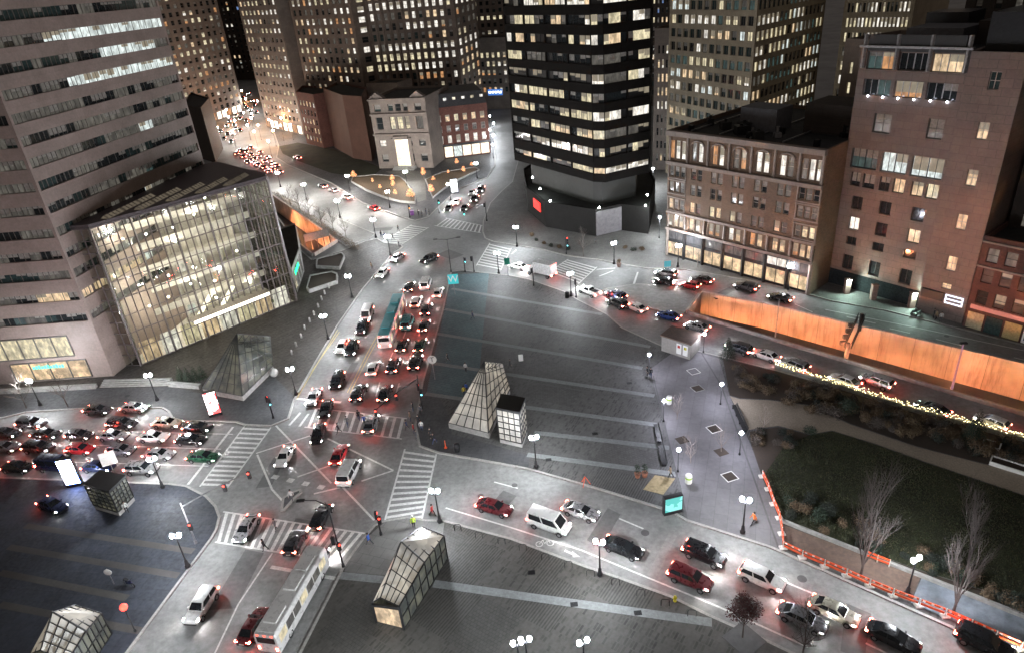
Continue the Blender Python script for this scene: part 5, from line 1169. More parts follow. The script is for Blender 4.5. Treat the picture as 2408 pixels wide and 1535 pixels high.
for nm, q in (('windscreen', (b_[1], b_[2], t_[2], t_[1])), ('rear_window', (b_[3], b_[0], t_[0], t_[3])), ('side_window', (b_[0], b_[1], t_[1], t_[0])), ('side_window', (b_[2], b_[3], t_[3], t_[2]))):
    f = lambda u, v: lerpv(lerpv(q[0], q[1], u), lerpv(q[3], q[2], u), v); n = (Vector(q[1]) - Vector(q[0])).cross(Vector(q[3]) - Vector(q[0])).normalized() * .012
    mb = MB(); mb.face([f(.08, .1) + n, f(.92, .1) + n, f(.92, .88) + n, f(.08, .88) + n]); part(pk, nm, mesh_of(mb, nm, [carglass]))
wheels(pk, (-1.7, 1.75), .88, .38); lights(pk, 2.68, -2.72, .9, .72)
# box truck
bt = custom('box_truck', 'white box truck with red marker lights beside the crossing', 'truck', (1272, 648), (-50, -12))
mb = MB(); mb.box(-3.6, 1.2, -1.15, 1.15, .95, 3.4); part(bt, 'cargo_box', mesh_of(mb, 'cargo_box', [plain('truck_box', (.5, .5, .5), rough=.4)]))
mb = MB(); mb.box(-3.5, 2.9, -.5, .5, .55, .94); part(bt, 'chassis', mesh_of(mb, 'chassis', [frameb]))
mb = MB(); mb.ring([[(1.3, -1.0, .6), (1.3, 1.0, .6), (1.3, 1.0, 2.3), (1.3, -1.0, 2.3)], [(2.3, -1.0, .6), (2.3, 1.0, .6), (2.3, .95, 2.2), (2.3, -.95, 2.2)], [(2.7, -1.0, .6), (2.7, 1.0, .6), (2.75, .95, 1.35), (2.75, -.95, 1.35)], [(3.4, -.9, .6), (3.4, .9, .6), (3.4, .85, 1.2), (3.4, -.85, 1.2)]]); part(bt, 'cab', mesh_of(mb, 'cab', [PAINT['white']]))
mb = MB(); mb.face([(2.33, -.85, 2.1), (2.76, -.85, 1.42), (2.76, .85, 1.42), (2.33, .85, 2.1)]); part(bt, 'windscreen', mesh_of(mb, 'windscreen', [carglass]))
for k in range(5):
    mb = MB(); mb.box(-3.68, -3.6, -.95 + .42 * k, -.75 + .42 * k, 3.2, 3.34); part(bt, 'marker_light', mesh_of(mb, 'marker_light', [TLD]))
wheels(bt, (-2.5, 2.5), .95, .42); lights(bt, 3.42, -3.62, 1.0, .8)
# articulated city bus
TEALR = paint('bus_roof_teal', (.08, .34, .38), .1, .4)
def bus(label, px, head, Lm, roofcol, bodycol):
    b = custom('city_bus', label, 'bus', px, head); h = Lm / 2
    mb = MB(); rg = lambda x, k: [(x, -1.27 * k, .35), (x, 1.27 * k, .35), (x, 1.29 * k, 1.2), (x, 1.27 * k, 2.6), (x, 1.1 * k, 2.98), (x, -1.1 * k, 2.98), (x, -1.27 * k, 2.6), (x, -1.29 * k, 1.2)]
    mb.ring([rg(-h, .96), rg(-h + .15, 1), rg(h - .25, 1), rg(h, .94)]); part(b, 'body', mesh_of(mb, 'body', [bodycol]))
    mb = MB(); mb.box(-h + .3, h - .3, -1.05, 1.05, 2.985, 3.08)
    for x in (-h * .6, h * .1, h * .55): mb.box(x - 1.1, x + 1.1, -.7, .7, 3.081, 3.3, 0)
    part(b, 'roof', mesh_of(mb, 'roof', [roofcol]))
    for s_ in (-1, 1):
        n = int(Lm / 1.6)
        for k in range(n):
            x0 = -h + .5 + (Lm - 1.2) * k / n; x1 = x0 + (Lm - 1.2) / n - .14
            mb = MB(); y = s_ * 1.295; q = [(x0, y, 1.35), (x1, y, 1.35), (x1, y - s_ * .015, 2.5), (x0, y - s_ * .015, 2.5)]; mb.face(q if s_ < 0 else q[::-1]); part(b, 'side_window', mesh_of(mb, 'side_window', [W_DIM if k % 3 else W_YEL]))
    mb = MB(); mb.box(h - .08, h + .02, -1.1, 1.1, 1.25, 2.5); part(b, 'windscreen', mesh_of(mb, 'windscreen', [carglass]))
    mb = MB(); mb.box(-h - .02, -h + .05, -1.0, 1.0, 1.7, 2.5); part(b, 'rear_window', mesh_of(mb, 'rear_window', [carglass]))
    for y in (-.8, 0, .8):
        mb = MB(); mb.box(-h - .03, -h + .05, y - .12, y + .12, 2.7, 2.85); part(b, 'marker_light', mesh_of(mb, 'marker_light', [TLD]))
    wheels(b, (-h * .62, h * .66) if Lm < 14 else (-h * .72, -h * .1, h * .72), 1.14, .48, .28); lights(b, h, -h, 1.1, .75); return b
bus('articulated bus with a teal roof waiting on the avenue', (925, 768), (17, -50), 18.5, TEALR, PAINT['white'])
bus('white bus with a yellow side stripe driving up at the bottom of the avenue', (700, 1425), (26, -46), 12, PAINT['white'], PAINT['white'])

# ================================================================ LAMPS
GLOBE = lamp('lamp_globe', (.9, .95, 1.0), 1150)
WARMG = lamp('warm_tree_lights', (1, .42, .18), 2.2)
castm = plain('lamp_post_iron', (.018, .018, .02), rough=.45, metal=.3)
def twin_proto():
    r = bpy.data.objects.new('street_lamp', None); COL.objects.link(r); r.empty_display_size = .3
    mb = MB(); mb.lathe((0, 0, 0), [(.3, 0), (.3, .25), (.2, .35), (.16, .9), (.09, 1.0), (.07, 3.9), (.05, 4.2)], 10)
    mb.tube([(-.38, 0, 4.15), (-.2, 0, 4.0), (0, 0, 3.95), (.2, 0, 4.0), (.38, 0, 4.15)], .05, 6); part(r, 'post', mesh_of(mb, 'post', [castm], True))
    gm_ = MB(); gm_.lathe((0, 0, 0), [(.1, 0), (.17, .1), (.21, .25), (.18, .4), (.09, .5), (.02, .55)], 10); gme = mesh_of(gm_, 'globe', [GLOBE], True)
    hm = MB(); hm.lathe((0, 0, 0), [(.03, -.1), (.14, -.05), (.14, .02)], 8); hme = mesh_of(hm, 'globe_holder', [castm])
    for s_ in (-1, 1):
        part(r, 'globe', gme, (s_ * .36, 0, 4.2)); part(r, 'globe_holder', hme, (s_ * .36, 0, 4.18))
    return r
GLOBED = lamp('dim_lamp_globe', (.85, .93, 1.0), 260); GLOBEB = lamp('bright_lamp_globe', (1, .97, .92), 1900)
TW = twin_proto(); used = [False]
def twin(x, y, label, rz=0.0, sc_=1.0, gm=None):
    p = gz(x, y)
    if gm is not None:
        r = dup(TW, p, rz, label, 'twin globe street lamps', sc_); r['category'] = 'street lamp'
        for ch in r.children:
            if ch.name.startswith('globe') and 'holder' not in ch.name: ch.material_slots[0].link = 'OBJECT'; ch.material_slots[0].material = gm
        return r
    if not used[0]:
        used[0] = True; r = TW; r.location = p; r.rotation_euler = (0, 0, rz); tag(r, label, 'street lamp', 'twin globe street lamps'); r.scale = (sc_,) * 3; return r
    r = dup(TW, p, rz, label, 'twin globe street lamps', sc_); r['category'] = 'street lamp'; return r
for x, y, lab in [
 (95, 952, 'by the warm shop windows of the stone tower'), (370, 940, 'on the pavement above the silver sedan'), (383, 1145, 'at the lower kerb of the left queue'), (697, 927, 'by the median strip beside the first headhouse'), (772, 797, 'halfway along the terrace kerb'), (828, 699, 'on the terrace near the concrete planters'),
 (884, 559, 'at the waiting group by the upper left crossing'), (918, 601, 'on the terrace corner of the junction'), (800, 512, 'at the end of the bare tree row'), (721, 470, 'in the middle of the bare tree row'), (660, 440, 'at the head of the bare tree row'), (823, 449, 'on the pavement at the curved planter end'), (917, 489, 'before the lit trees of the bank forecourt'),
 (958, 440, 'at the foot of the bank steps'), (1060, 471, 'beside the white lit advertising pillar'), (1122, 420, 'at the far end of the side street kerb'), (1173, 644, 'beside the right hand zebra crossing'), (1216, 580, 'on the corner of the black tower pavement'), (1444, 621, 'with a planted pot before the pale panel'), (1343, 696, 'at the top kerb of the plaza by the pickup'),
 (1594, 628, 'before the lit brick shops'), (1853, 681, 'at the end of the lit brick shops'), (2238, 741, 'at the stair tower entrance'), (1261, 1097, 'right of the small glass lift house'), (1034, 1226, 'at the corner by the lower zebra crossing'), (442, 1331, 'on the station plaza below the long silver arm'), (1411, 1351, 'in the bicycle rack row'), (1746, 1251, 'on the walkway near the orange barriers'), (2133, 1396, 'rising over the brown earth strip'),
 (1225, 1592, 'left of the pair at the bottom edge'), (1243, 1584, 'right of the pair at the bottom edge'), (1375, 1590, 'alone at the bottom edge'), (880, 1660, 'assumed below the picture on the right kerb of the avenue'), (250, 1660, 'assumed below the picture on the left kerb of the avenue')]:  # last two are unseen lamps, assumed from the lit avenue
    twin(x, y, 'twin globe street lamp ' + lab, R.uniform(-.4, .4), 1.12, GLOBED if 1550 < y < 1600 else GLOBEB if y < 520 and x < 1000 else None)
SING = {}
def single(x, y, h, label, r=.2, mat=None, grp='single globe lamps', base=None):
    p = base if base is not None else gz(x, y); mat = mat or GLOBE; rt = root('globe_lamp', p, label, 'lamp', grp)
    key = (h, r, mat.name)
    if key not in SING:
        mb = MB(); mb.lathe((0, 0, 0), [(.16, 0), (.16, .2), (.07, .3), (.05, h - .1)], 8); gm_ = MB(); gm_.ball((0, 0, h + r * .8), r, 10); SING[key] = (mesh_of(mb, 'post', [castm], True), mesh_of(gm_, 'globe', [mat], True))
    part(rt, 'post', SING[key][0]); part(rt, 'globe', SING[key][1]); return rt
WALKG = lamp('walk_globe', (.82, .84, 1.0), 560)
for x, y, lab in [(1526, 878, 'with dark figures at its foot'), (1560, 990, 'beside the pale litter bin'), (1594, 1108, 'by the warm lit sapling'), (1654, 828, 'at the corner of the boarded shelter'), (1694, 950, 'at the top of the planted side'), (1739, 1068, 'beside the long bench end')]:
    single(x, y, 3.4, 'single globe lamp on the walkway ' + lab, .24, WALKG)
PILG = lamp('pillar_globe', (.7, 1, .88), 1100)
pillarm = masonry('pillar_stone', (.3, .2, .17), .7, 1, .5)
for x, y, lab in [(1910, 676, 'first from the brick shops'), (1990, 690, 'second from the brick shops'), (2052, 704, 'third from the brick shops, unlit'), (2142, 723, 'beside the parked motorcycles')]:
    p = gz(x, y); rt = root('lamp_pillar', p, 'pinkish stone pillar with a globe lamp ' + lab if 'unlit' not in lab else 'pinkish stone pillar without a lit lamp between the others', 'pillar', 'lamp pillars of the granite building')
    mb = MB(); mb.box(-.5, .5, -.4, .4, 0, 2.9); mb.box(-.56, .56, -.46, .46, 2.9, 3.05); part(rt, 'pillar', mesh_of(mb, 'pillar', [pillarm]))
    if 'unlit' not in lab:
        mb = MB(); mb.ball((0, -.62, 2.75), .2, 10); part(rt, 'globe', mesh_of(mb, 'globe', [PILG], True))
def wall_light(x, y, z, label, mat, r=.22, grp='wall lamps of the podium'):
    p = g(x, y, z); rt = root('wall_lamp', p, label, 'lamp', grp); mb = MB(); mb.ball((0, 0, 0), r, 8); part(rt, 'globe', mesh_of(mb, 'globe', [mat], True))
    mb = MB(); mb.box(-.25, .25, .0, .3, r * .8, r + .12); part(rt, 'hood', mesh_of(mb, 'hood', [castm])); return rt
FLOODG = lamp('flood_globe', (.9, 1, .95), 200)
for x, y, z, lab in [(1252, 418, 10.5, 'high on the left end of the black tower base'), (1270, 444, 8.5, 'above the red panel sign'), (1294, 473, 7.2, 'right of the red panel sign'), (1409, 489, 7.6, 'above the pale podium panel'), (1522, 459, 9.0, 'upper on the right podium corner'), (1518, 484, 7.6, 'lower on the right podium corner')]:
    wall_light(x, y, z, 'white wall lamp ' + lab, FLOODG)
wall_light(2226, 668, 5.6, 'bright white down light on the stair tower wall', FLOODG, .3, None)
for k, (x, y) in enumerate([(1154, 300), (1163, 318), (1154, 335), (1162, 348), (1161, 372)]):
    single(x, y, 4.6, 'globe lamp %s along the narrow side street' % ('nearest the far end', 'second from the far end', 'third from the far end', 'fourth from the far end', 'nearest the corner brick building')[k], .3, GLOBE, 'side street lamps')
FARG = lamp('far_globe', (1, .95, .88), 480); FARS = lamp('far_orange_globe', (1, .45, .16), 700)  # orange globes added for the street's warm hue
for k, (x, y) in enumerate([(668, 312), (668, 332), (560, 318), (540, 290), (600, 300), (612, 268), (575, 240), (640, 316), (590, 330), (615, 330), (555, 345), (585, 262), (650, 345), (520, 335), (690, 330), (630, 290), (606, 346), (640, 372), (598, 312), (580, 298), (545, 308)]):  # most lamps here are added to brighten the far street
    single(x, y, 6.5, 'seen or added globe lamp among the headlights of the bright far street', .42, FARG if k % 3 else FARS, 'bright street lamps')
for x, y, lab in [(1535, 438, 'far lamp in the slot beside the black tower'), (1527, 455, 'near lamp in the slot beside the black tower'), (1550, 560, 'lamp at the alley mouth left of the brick block')]:
    single(x, y, 5.0, 'white globe ' + lab, .3, GLOBE, None)
# assumed sodium fittings inside the ramps, unseen on the near wall below the street
SOD = lamp('assumed_sodium_tube', (1, .33, .14), 1900)
for line, n, z, off, lab in ((A1, 9, -.9, .35, 'right'), ([RL[3], RL[4], RL[5]], 4, -.9, .4, 'left')):
    for k in range(n):
        t = (k + .5) / n * (len(line) - 1) * (.8 if lab == 'right' else 1); i = int(t); p = line[i].lerp(line[min(i + 1, len(line) - 1)], t - i)
        d = (line[min(i + 1, len(line) - 1)] - line[i]).normalized() if i + 1 < len(line) else (line[i] - line[i - 1]).normalized()
        tgt = sum((Vector(q) for q in (hole1 if lab == 'right' else RL)), Vector()) / len(hole1 if lab == 'right' else RL)
        nn_ = Vector((-d.y, d.x, 0)); nn_ = nn_ if nn_.dot((B1[8] if lab == 'right' else tgt) - p) > 0 else -nn_
        c = Vector((p.x, p.y, z)) + nn_ * .25; rt = root('assumed_tunnel_lamp', c, 'assumed orange sodium lamp, unseen under the rim of the %s ramp' % lab, 'lamp', 'assumed sodium lamps of the %s ramp' % lab)
        mb = MB(); mb.bar(-d * .7, d * .7, .2, .14); part(rt, 'tube', mesh_of(mb, 'tube', [SOD]))
        mb = MB(); mb.bar(-d * .75 - nn_ * .12, d * .75 - nn_ * .12, .05, .3); part(rt, 'fitting', mesh_of(mb, 'fitting', [castm]))
# ================================================================ TREES AND PLANTS
barkm = plain('bark', (.09, .075, .065), rough=.9, scale=8, bump=.4)
bark_pale = plain('bark_pale', (.2, .16, .14), rough=.9, scale=8, bump=.4)
bark_up = plain('bark_twigs', (.065, .05, .045), rough=.9, scale=8)
leaf_red = plain('red_leaves', (.07, .022, .02), rough=.7, scale=6, var=.5)
leaf_green = plain('conifer_leaves', (.018, .032, .018), rough=.8, scale=5, var=.5)
leaf_dark = plain('dark_leaves', (.02, .025, .018), rough=.85, scale=5, var=.5)
leaf_brown = plain('brown_leaves', (.11, .075, .045), rough=.9, scale=5, var=.5)
leaf_tan = plain('tan_grass', (.12, .085, .05), rough=.9, scale=5, var=.4)
leaf_grey = plain('grey_twigs', (.075, .06, .05), rough=.9, scale=5, var=.4)
def bare_tree(h, spread, up=.6, seed=0, trunk_h=.3, mat=barkm, r0=.09, depth=4, nb=3):
    rr = random.Random(seed); tr = MB(); cr = MB()
    top = Vector((rr.uniform(-.1, .1), rr.uniform(-.1, .1), h * trunk_h)); tr.tube([(0, 0, -.1), (0, 0, .05), top * .5, top], [r0 * 1.5, r0 * 1.15, r0 * .9, r0 * .8], 7)
    def grow(p, d, L, r, k):
        q = p + d * L * .5 + Vector((rr.uniform(-1, 1), rr.uniform(-1, 1), rr.uniform(-.4, .8))) * L * .07; e = q + (d + Vector((0, 0, .12))).normalized() * L * .5
        cr.tube([p, q, e], [r, r * .75, r * .5], 5 if k > 1 else 3)
        if k <= 0: return
        for b in range(nb + (k > 2)):
            t = rr.uniform(.35, 1); s = p.lerp(e, t) if t < .9 else e
            a = rr.uniform(0, 2 * math.pi); side = Vector((math.cos(a), math.sin(a), rr.uniform(-.1, .5) + up * .6)); nd = (d * (.55 + up * .5) + side * spread).normalized()
            grow(s, nd, L * rr.uniform(.5, .72), r * .52, k - 1)
    grow(top, Vector((0, 0, 1)), h * (1 - trunk_h) * .62, r0 * .75, depth)
    for b in range(5):
        a = b * 1.26 + rr.random(); t = rr.uniform(.6, 1); grow(top * t, Vector((math.cos(a) * spread, math.sin(a) * spread, .5 + up)).normalized(), h * .34, r0 * .5, depth - 1)
    return mesh_of(tr, 'trunk', [mat], True), mesh_of(cr, 'crown', [mat])
def leaf_crown(pts, n, size, seed, mat, jit=.25):
    """leaf clumps: small leaf faces spread through lobes given as (centre, radius)"""
    rr = random.Random(seed); mb = MB()
    for i in range(n):
        c, r = pts[rr.randrange(len(pts))]
        u = Vector((rr.gauss(0, 1), rr.gauss(0, 1), rr.gauss(0, 1))).normalized() * (r * rr.uniform(.45, 1.05)); p = Vector(c) + u
        a = Vector((rr.uniform(-1, 1), rr.uniform(-1, 1), rr.uniform(-1, 1))).normalized(); b = a.cross(u).normalized(); s = size * rr.uniform(.6, 1.4)
        mb.face([p - a * s, p - b * s * .5, p + a * s, p + b * s * .5])
    return mesh_of(mb, 'crown', [mat])
def tree(px, parts_, label, name='bare_tree', cat='tree', group=None, rz=0, sc_=1, p=None):
    p = gz(*px) if p is None else p; rt = root(name, p, label, cat, group, rz); rt.scale = (sc_,) * 3
    for nm, me in parts_: part(rt, nm, me)
    return rt
BT = [bare_tree(6.5, .75, .35, s, .35, barkm) for s in range(3)]
UP = [bare_tree(13, .38, 1.3, 10 + s, .12, bark_up, .15, 4, 4) for s in range(2)]
SM = [bare_tree(4.2, .7, .5, 20 + s, .3, bark_pale, .05, 3, 3) for s in range(2)]
for k, (x, y) in enumerate([(684, 486), (707, 499), (729, 511), (758, 533), (784, 544), (814, 560)]):
    tree((x, y), (('trunk', BT[k % 3][0]), ('crown', BT[k % 3][1])), 'leafless street tree in the pavement row above the orange wall, %s from the top' % ('first', 'second', 'third', 'fourth', 'fifth', 'sixth')[k], group='bare trees in the pavement row', rz=k)
for k, (x, y, lab) in enumerate([(62, 958, 'left one of two leafless trees under the shop windows'), (160, 955, 'right one of two leafless trees under the shop windows'), (1885, 1545, 'leafless tree cut by the bottom edge beside the grey sedan')]):
    tree((x, y), (('trunk', BT[k][0]), ('crown', BT[k][1])), lab, rz=k * 2)
for k, (x, y, lab) in enumerate([(2024, 1351, 'tall upright bare tree between barriers and lawn with brown earth around it'), (2241, 1441, 'tall upright bare tree rising from the blue grey sheeting')]):
    tree((x, y), (('trunk', UP[k][0]), ('crown', UP[k][1])), lab, rz=k)
for k, (x, y, lab) in enumerate([(1592, 985, 'pale bare sapling right of a globe lamp'), (1624, 1088, 'bare sapling tinted warm between globe lamp and tree pits'), (1696, 1061, 'thin bare sapling in a tree pit of the walkway'), (1795, 1010, 'bare sapling in the dark planted side behind the long bench'), (1640, 628, 'small bare tree before the lit brick shops')]):
    tree((x, y), (('trunk', SM[k % 2][0]), ('crown', SM[k % 2][1])), lab, 'sapling', rz=k)
rt_ = bare_tree(5.5, .6, .5, 44, .4, barkm, .08, 3, 3)
rl = leaf_crown([((0, 0, 4.0), 1.5), ((.8, .3, 3.4), 1.1), ((-.8, .2, 3.5), 1.1), ((.1, -.7, 4.7), 1.0), ((0, .7, 3.2), 1.0), ((-.3, .1, 5.2), .8)], 2600, .11, 3, leaf_red)
t_ = tree((1746, 1497), (('trunk', rt_[0]), ('branches', rt_[1]), ('crown', rl)), 'small tree with dark red leaves beside the lower street', 'red_leaved_tree')
p = gz(1750, 1502); mb = MB(); mb.box(-1.5, 1.5, -1.5, 1.5, .012, .03); o = mb.obj('tree_pit', asphalt_dark); o.location = p; o.rotation_euler = (0, 0, .55); tag(o, 'dark square tree pit below the red leaved tree', 'tree pit')
for k, (x, y) in enumerate([(1631, 873), (1640, 913), (1679, 1008), (1696, 1062), (1716, 1120), (1604, 1034)]):
    p = gz(x, y); rt = root('tree_pit', p, ['pale framed empty tree pit nearest the shelter', 'faint framed tree pit second from the shelter', 'white framed tree pit with dark soil beside the planted side', 'dark tree pit holding the thin sapling', 'white framed dark tree pit nearest the lower street', 'dark unframed tree pit behind the globe lamp'][k], 'tree pit', None, .3)
    mb = MB(); mb.box(-.75, .75, -.75, .75, .012, .022); part(rt, 'soil', mesh_of(mb, 'soil', [mulch if k != 0 else walk_m]))
    if k in (0, 1, 2, 4):
        mb = MB()
        for a, b, c, d in ((-.85, .85, -.85, -.75), (-.85, .85, .75, .85), (-.85, -.75, -.75, .75), (.75, .85, -.75, .75)): mb.box(a, b, c, d, .012, .06)
        part(rt, 'frame', mesh_of(mb, 'frame', [whitem if k != 1 else concrete]))
# fairy-lit ornamental trees before the bank
fl_c = [leaf_crown([((0, 0, 2.4), 1.0), ((.5, .2, 2.0), .7), ((-.4, -.3, 2.1), .7), ((0, 0, 3.1), .6)], 420, .1, 60 + s, WARMG) for s in range(2)]
fl_t = bare_tree(3.2, .6, .5, 70, .4, barkm, .05, 2, 3)
for k, (x, y, s_, lab) in enumerate([(834, 426, 1.0, 'at the left tip of the curved planter'), (877, 434, .6, 'small, second on the curved planter'), (895, 449, .6, 'small, third along the curved planter'), (924, 431, .8, 'upper of a pair by the path'), (926, 446, .9, 'lower of a pair by the path'), (931, 464, .7, 'small, near the planter wall end'), (968, 476, 1.2, 'large, at the right tip of the curved planter'), (997, 422, 1.1, 'large, at the top right of the path'), (1016, 463, 1.1, 'large, at the lower right of the path'), (1020, 430, .6, 'small, right of the path'), (1055, 412, .5, 'small, beside the advertising pillar'), (1091, 411, .8, 'before the bright shop front'), (1110, 396, .6, 'small, at the shop front corner'), (1075, 392, .8, 'close to the shop front wall')]):
    tree((x, y), (('trunk', fl_t[0]), ('branches', fl_t[1]), ('crown', fl_c[k % 2])), 'little tree in orange fairy lights ' + lab, 'fairy_light_tree', group='fairy light trees', sc_=s_, rz=k)
# planters before the bank
def planter(px, h, label, mat=concrete, soil=mulch, th=.4, name='planter'):
    pts = ccw([gz(*q) for q in px]); z0 = .15; rt = root(name, pts[0], label, 'planter')
    c = sum(pts, Vector()) / len(pts); inn = [p + (c - p).normalized() * th for p in pts]; mb = MB(); n = len(pts)
    for i in range(n):
        a, b, ia, ib = pts[i], pts[(i + 1) % n], inn[i], inn[(i + 1) % n]
        mb.face([(a.x, a.y, z0), (b.x, b.y, z0), (b.x, b.y, z0 + h), (a.x, a.y, z0 + h)]); mb.face([(a.x, a.y, z0 + h), (b.x, b.y, z0 + h), (ib.x, ib.y, z0 + h), (ia.x, ia.y, z0 + h)]); mb.face([(ib.x, ib.y, z0 + h - .3), (ia.x, ia.y, z0 + h - .3), (ia.x, ia.y, z0 + h), (ib.x, ib.y, z0 + h)])
    mb.obj('wall', mat, rt); mb = MB(); mb.face([(p.x, p.y, z0 + h - .22) for p in inn]); mb.obj('soil', soil, rt); return rt, pts
planter([(826, 430), (860, 450), (902, 467), (940, 477), (977, 480), (978, 468), (955, 430), (940, 418), (880, 415), (830, 420)], .7, 'curved pale walled planter with brown grass before the stone bank', soil=leaf_brown)
planter([(1000, 425), (1012, 455), (1018, 468), (1040, 450), (1070, 430), (1128, 402), (1118, 396), (1040, 408)], .6, 'pale walled planter right of the bank path', soil=leaf_brown)
planter([(800, 635), (812, 607), (805, 600), (745, 615), (744, 632)], .8, 'upper pale concrete planter on the terrace by the ramp end')
planter([(722, 685), (728, 690), (795, 668), (795, 650), (782, 645), (730, 655)], .9, 'lower pale concrete planter on the terrace by the pavilion')
def shrub(px, r, mat, label, seed, group=None, name='shrub', sq=.8, p=None, n=None, size=.1):
    p = gz(*px) if p is None else p; rr = random.Random(seed)
    key = (round(r, 1), mat.name, seed % 4, sq)
    if key not in SH: SH[key] = leaf_crown([((rr.uniform(-.4, .4) * r, rr.uniform(-.4, .4) * r, r * sq * rr.uniform(.4, .8)), r * rr.uniform(.5, .75)) for _ in range(5)], n or int(260 + 340 * r), size, seed, mat)
    o = bpy.data.objects.new(name, SH[key]); COL.objects.link(o); o.location = p; o.rotation_euler = (0, 0, rr.uniform(0, 6)); tag(o, label, 'shrub', group); return o
SH = {}
mats_ = [(leaf_brown, 'brown leafless shrub in the planting strip below the string lights'), (leaf_tan, 'tan dried grass clump in the planting strip below the string lights'), (leaf_dark, 'dark evergreen shrub in the planting strip below the string lights'), (leaf_grey, 'grey twiggy shrub in the planting strip below the string lights')]
rs = random.Random(17)
for k in range(170):
    t = rs.random(); s_ = rs.random(); up_ = lerp2((1720, 850), (2420, 1044), t); lo_ = lerp2((1725, 925), (2420, 1108), t); q = lerp2(up_, lo_, .12 + .8 * s_)
    m_, lab = mats_[rs.choice((0, 0, 1, 1, 3, 3, 2))]; shrub(q, rs.uniform(.6, 1.4), m_, lab, k, 'shrubs in the planting strip')
for k in range(46):
    t = rs.random(); a = lerp2((1798, 1122), (2420, 1425), t); b = lerp2((1838, 1222), (2420, 1448), t); q = lerp2(a, b, rs.random()); m_ = rs.choice((leaf_dark, leaf_dark, leaf_brown, leaf_green))
    shrub(q, rs.uniform(.6, 1.3), m_, 'dark low shrub between the lawn and the barrier strip', 200 + k, 'shrubs below the lawn')
for k in range(14):
    q = (rs.uniform(1775, 1880), rs.uniform(1015, 1060)); shrub(q, rs.uniform(.5, 1.0), rs.choice((leaf_brown, leaf_dark, leaf_grey)), 'brown shrub in the bed between long bench and lawn', 300 + k, 'shrubs by the long bench')
shrub((1991, 968), 1.9, leaf_green, 'large round dark green ball shrub beside the garden path', 401, sq=.9, n=1500)
shrub((1903, 1020), 1.1, leaf_green, 'small dark green shrub at the lawn corner', 402)
def conifer(px, h, r, label, seed, cat='tree', p=None):
    rr = random.Random(seed); mb = MB(); tr = MB(); tr.tube([(0, 0, -.05), (0, 0, h * .9)], [.1, .03], 6)
    for i in range(int(650 * r * h / 3)):
        z = h * (1 - math.sqrt(rr.random())) * .97 + .1; q = r * (1 - z / h) * rr.uniform(.3, 1.1) + .04; a = rr.uniform(0, 6.283); c = Vector((q * math.cos(a), q * math.sin(a), z)); d = Vector((math.cos(a), math.sin(a), -.35)) * rr.uniform(.1, .26); s_ = Vector((-math.sin(a), math.cos(a), 0)) * .06
        mb.face([c - s_, c + d * .5 - s_ * .6, c + d, c + s_])
    return tree(px, (('trunk', mesh_of(tr, 'trunk', [barkm])), ('crown', mesh_of(mb, 'crown', [leaf_green]))), label, 'conifer', cat, p=p)
conifer((1711, 840), 4.0, 1.5, 'small dark conifer at the corner by the boarded shelter', 1); conifer((2286, 1040), 5.5, 1.7, 'dark conifer in the planting strip near the right edge', 2)
for k, (x, y) in enumerate([(428, 893), (445, 897), (462, 894), (478, 890)]): conifer((x, y), 3.2, .9, 'dark spiky evergreen on the terrace, %s of four' % ('leftmost', 'second', 'third', 'rightmost')[k], 10 + k)
# hedge strip along the left ramp
hp_ = [gz(*q) for q in ((646, 455), (700, 490), (760, 532), (840, 588), (806, 584), (756, 548), (700, 505))]
rr = random.Random(3); mb = MB()
for i in range(5200):
    t = rr.random(); a = lerp2((648, 457), (842, 590), t); p = gz(*a) + Vector((rr.gauss(0, .7), rr.gauss(0, .5), rr.uniform(.1, 1.0))); s_ = rr.uniform(.08, .2)
    d = Vector((rr.uniform(-1, 1), rr.uniform(-1, 1), rr.uniform(-1, 1))).normalized() * s_; e = d.cross(Vector((0, 0, 1))) * .6; mb.face([p - d, p - e, p + d, p + e])
tag(mb.obj('hedge', leaf_brown, loc=tuple(gz(745, 523))), 'long brown leafless hedge above the orange wall of the left ramp', 'hedge')
for k, (x, y) in enumerate([(625, 724), (640, 712), (655, 704), (668, 690)]): shrub((x, y), .7, plain('bright_plant', (.12, .2, .05), rough=.6, scale=5, var=.5) if k == 0 else MATS['bright_plant'], 'bright green plant at the atrium corner', 500 + k, 'plants at the atrium corner')  # brighter green than the other leaves
pt_ = gz(1508, 1120); rt = root('potted_shrub', pt_, 'two dark shrubs in terracotta pots on the lower plaza edge', 'planter')
for k, dx in enumerate((-.5, .45)):
    mb = MB(); mb.lathe((dx, 0, 0), [(.3, 0), (.42, .6), (.45, .65), (.38, .62)], 12); part(rt, 'pot', mesh_of(mb, 'pot', [plain('terracotta', (.25, .1, .06)) if k == 0 else MATS['terracotta']]))
    part(rt, 'foliage', leaf_crown([((dx, 0, 1.1), .5), ((dx, .1, 1.6), .4)], 300, .08, 90 + k, leaf_green))
rt = root('flower_pot', gz(1446, 628), 'pale pot of dry plants at the twin lamp before the pale panel', 'planter'); mb = MB(); mb.lathe((.9, 0, 0), [(.35, 0), (.55, .9), (.5, .88)], 12); part(rt, 'pot', mesh_of(mb, 'pot', [pillarm])); part(rt, 'foliage', leaf_crown([((.9, 0, 1.3), .5)], 260, .1, 8, leaf_brown))
gm2 = MB(); rr = random.Random(21); LP = [g(x, y, .16) for x, y in ((1800, 1112), (1848, 1042), (1905, 1022), (1956, 1013), (2060, 1045), (2180, 1088), (2420, 1168), (2420, 1418), (2160, 1338), (1838, 1222))]; LQ2 = [(p.x, p.y) for p in LP]
x0, x1, y0, y1 = min(p.x for p in LP), max(p.x for p in LP), min(p.y for p in LP), max(p.y for p in LP); n_g = 0
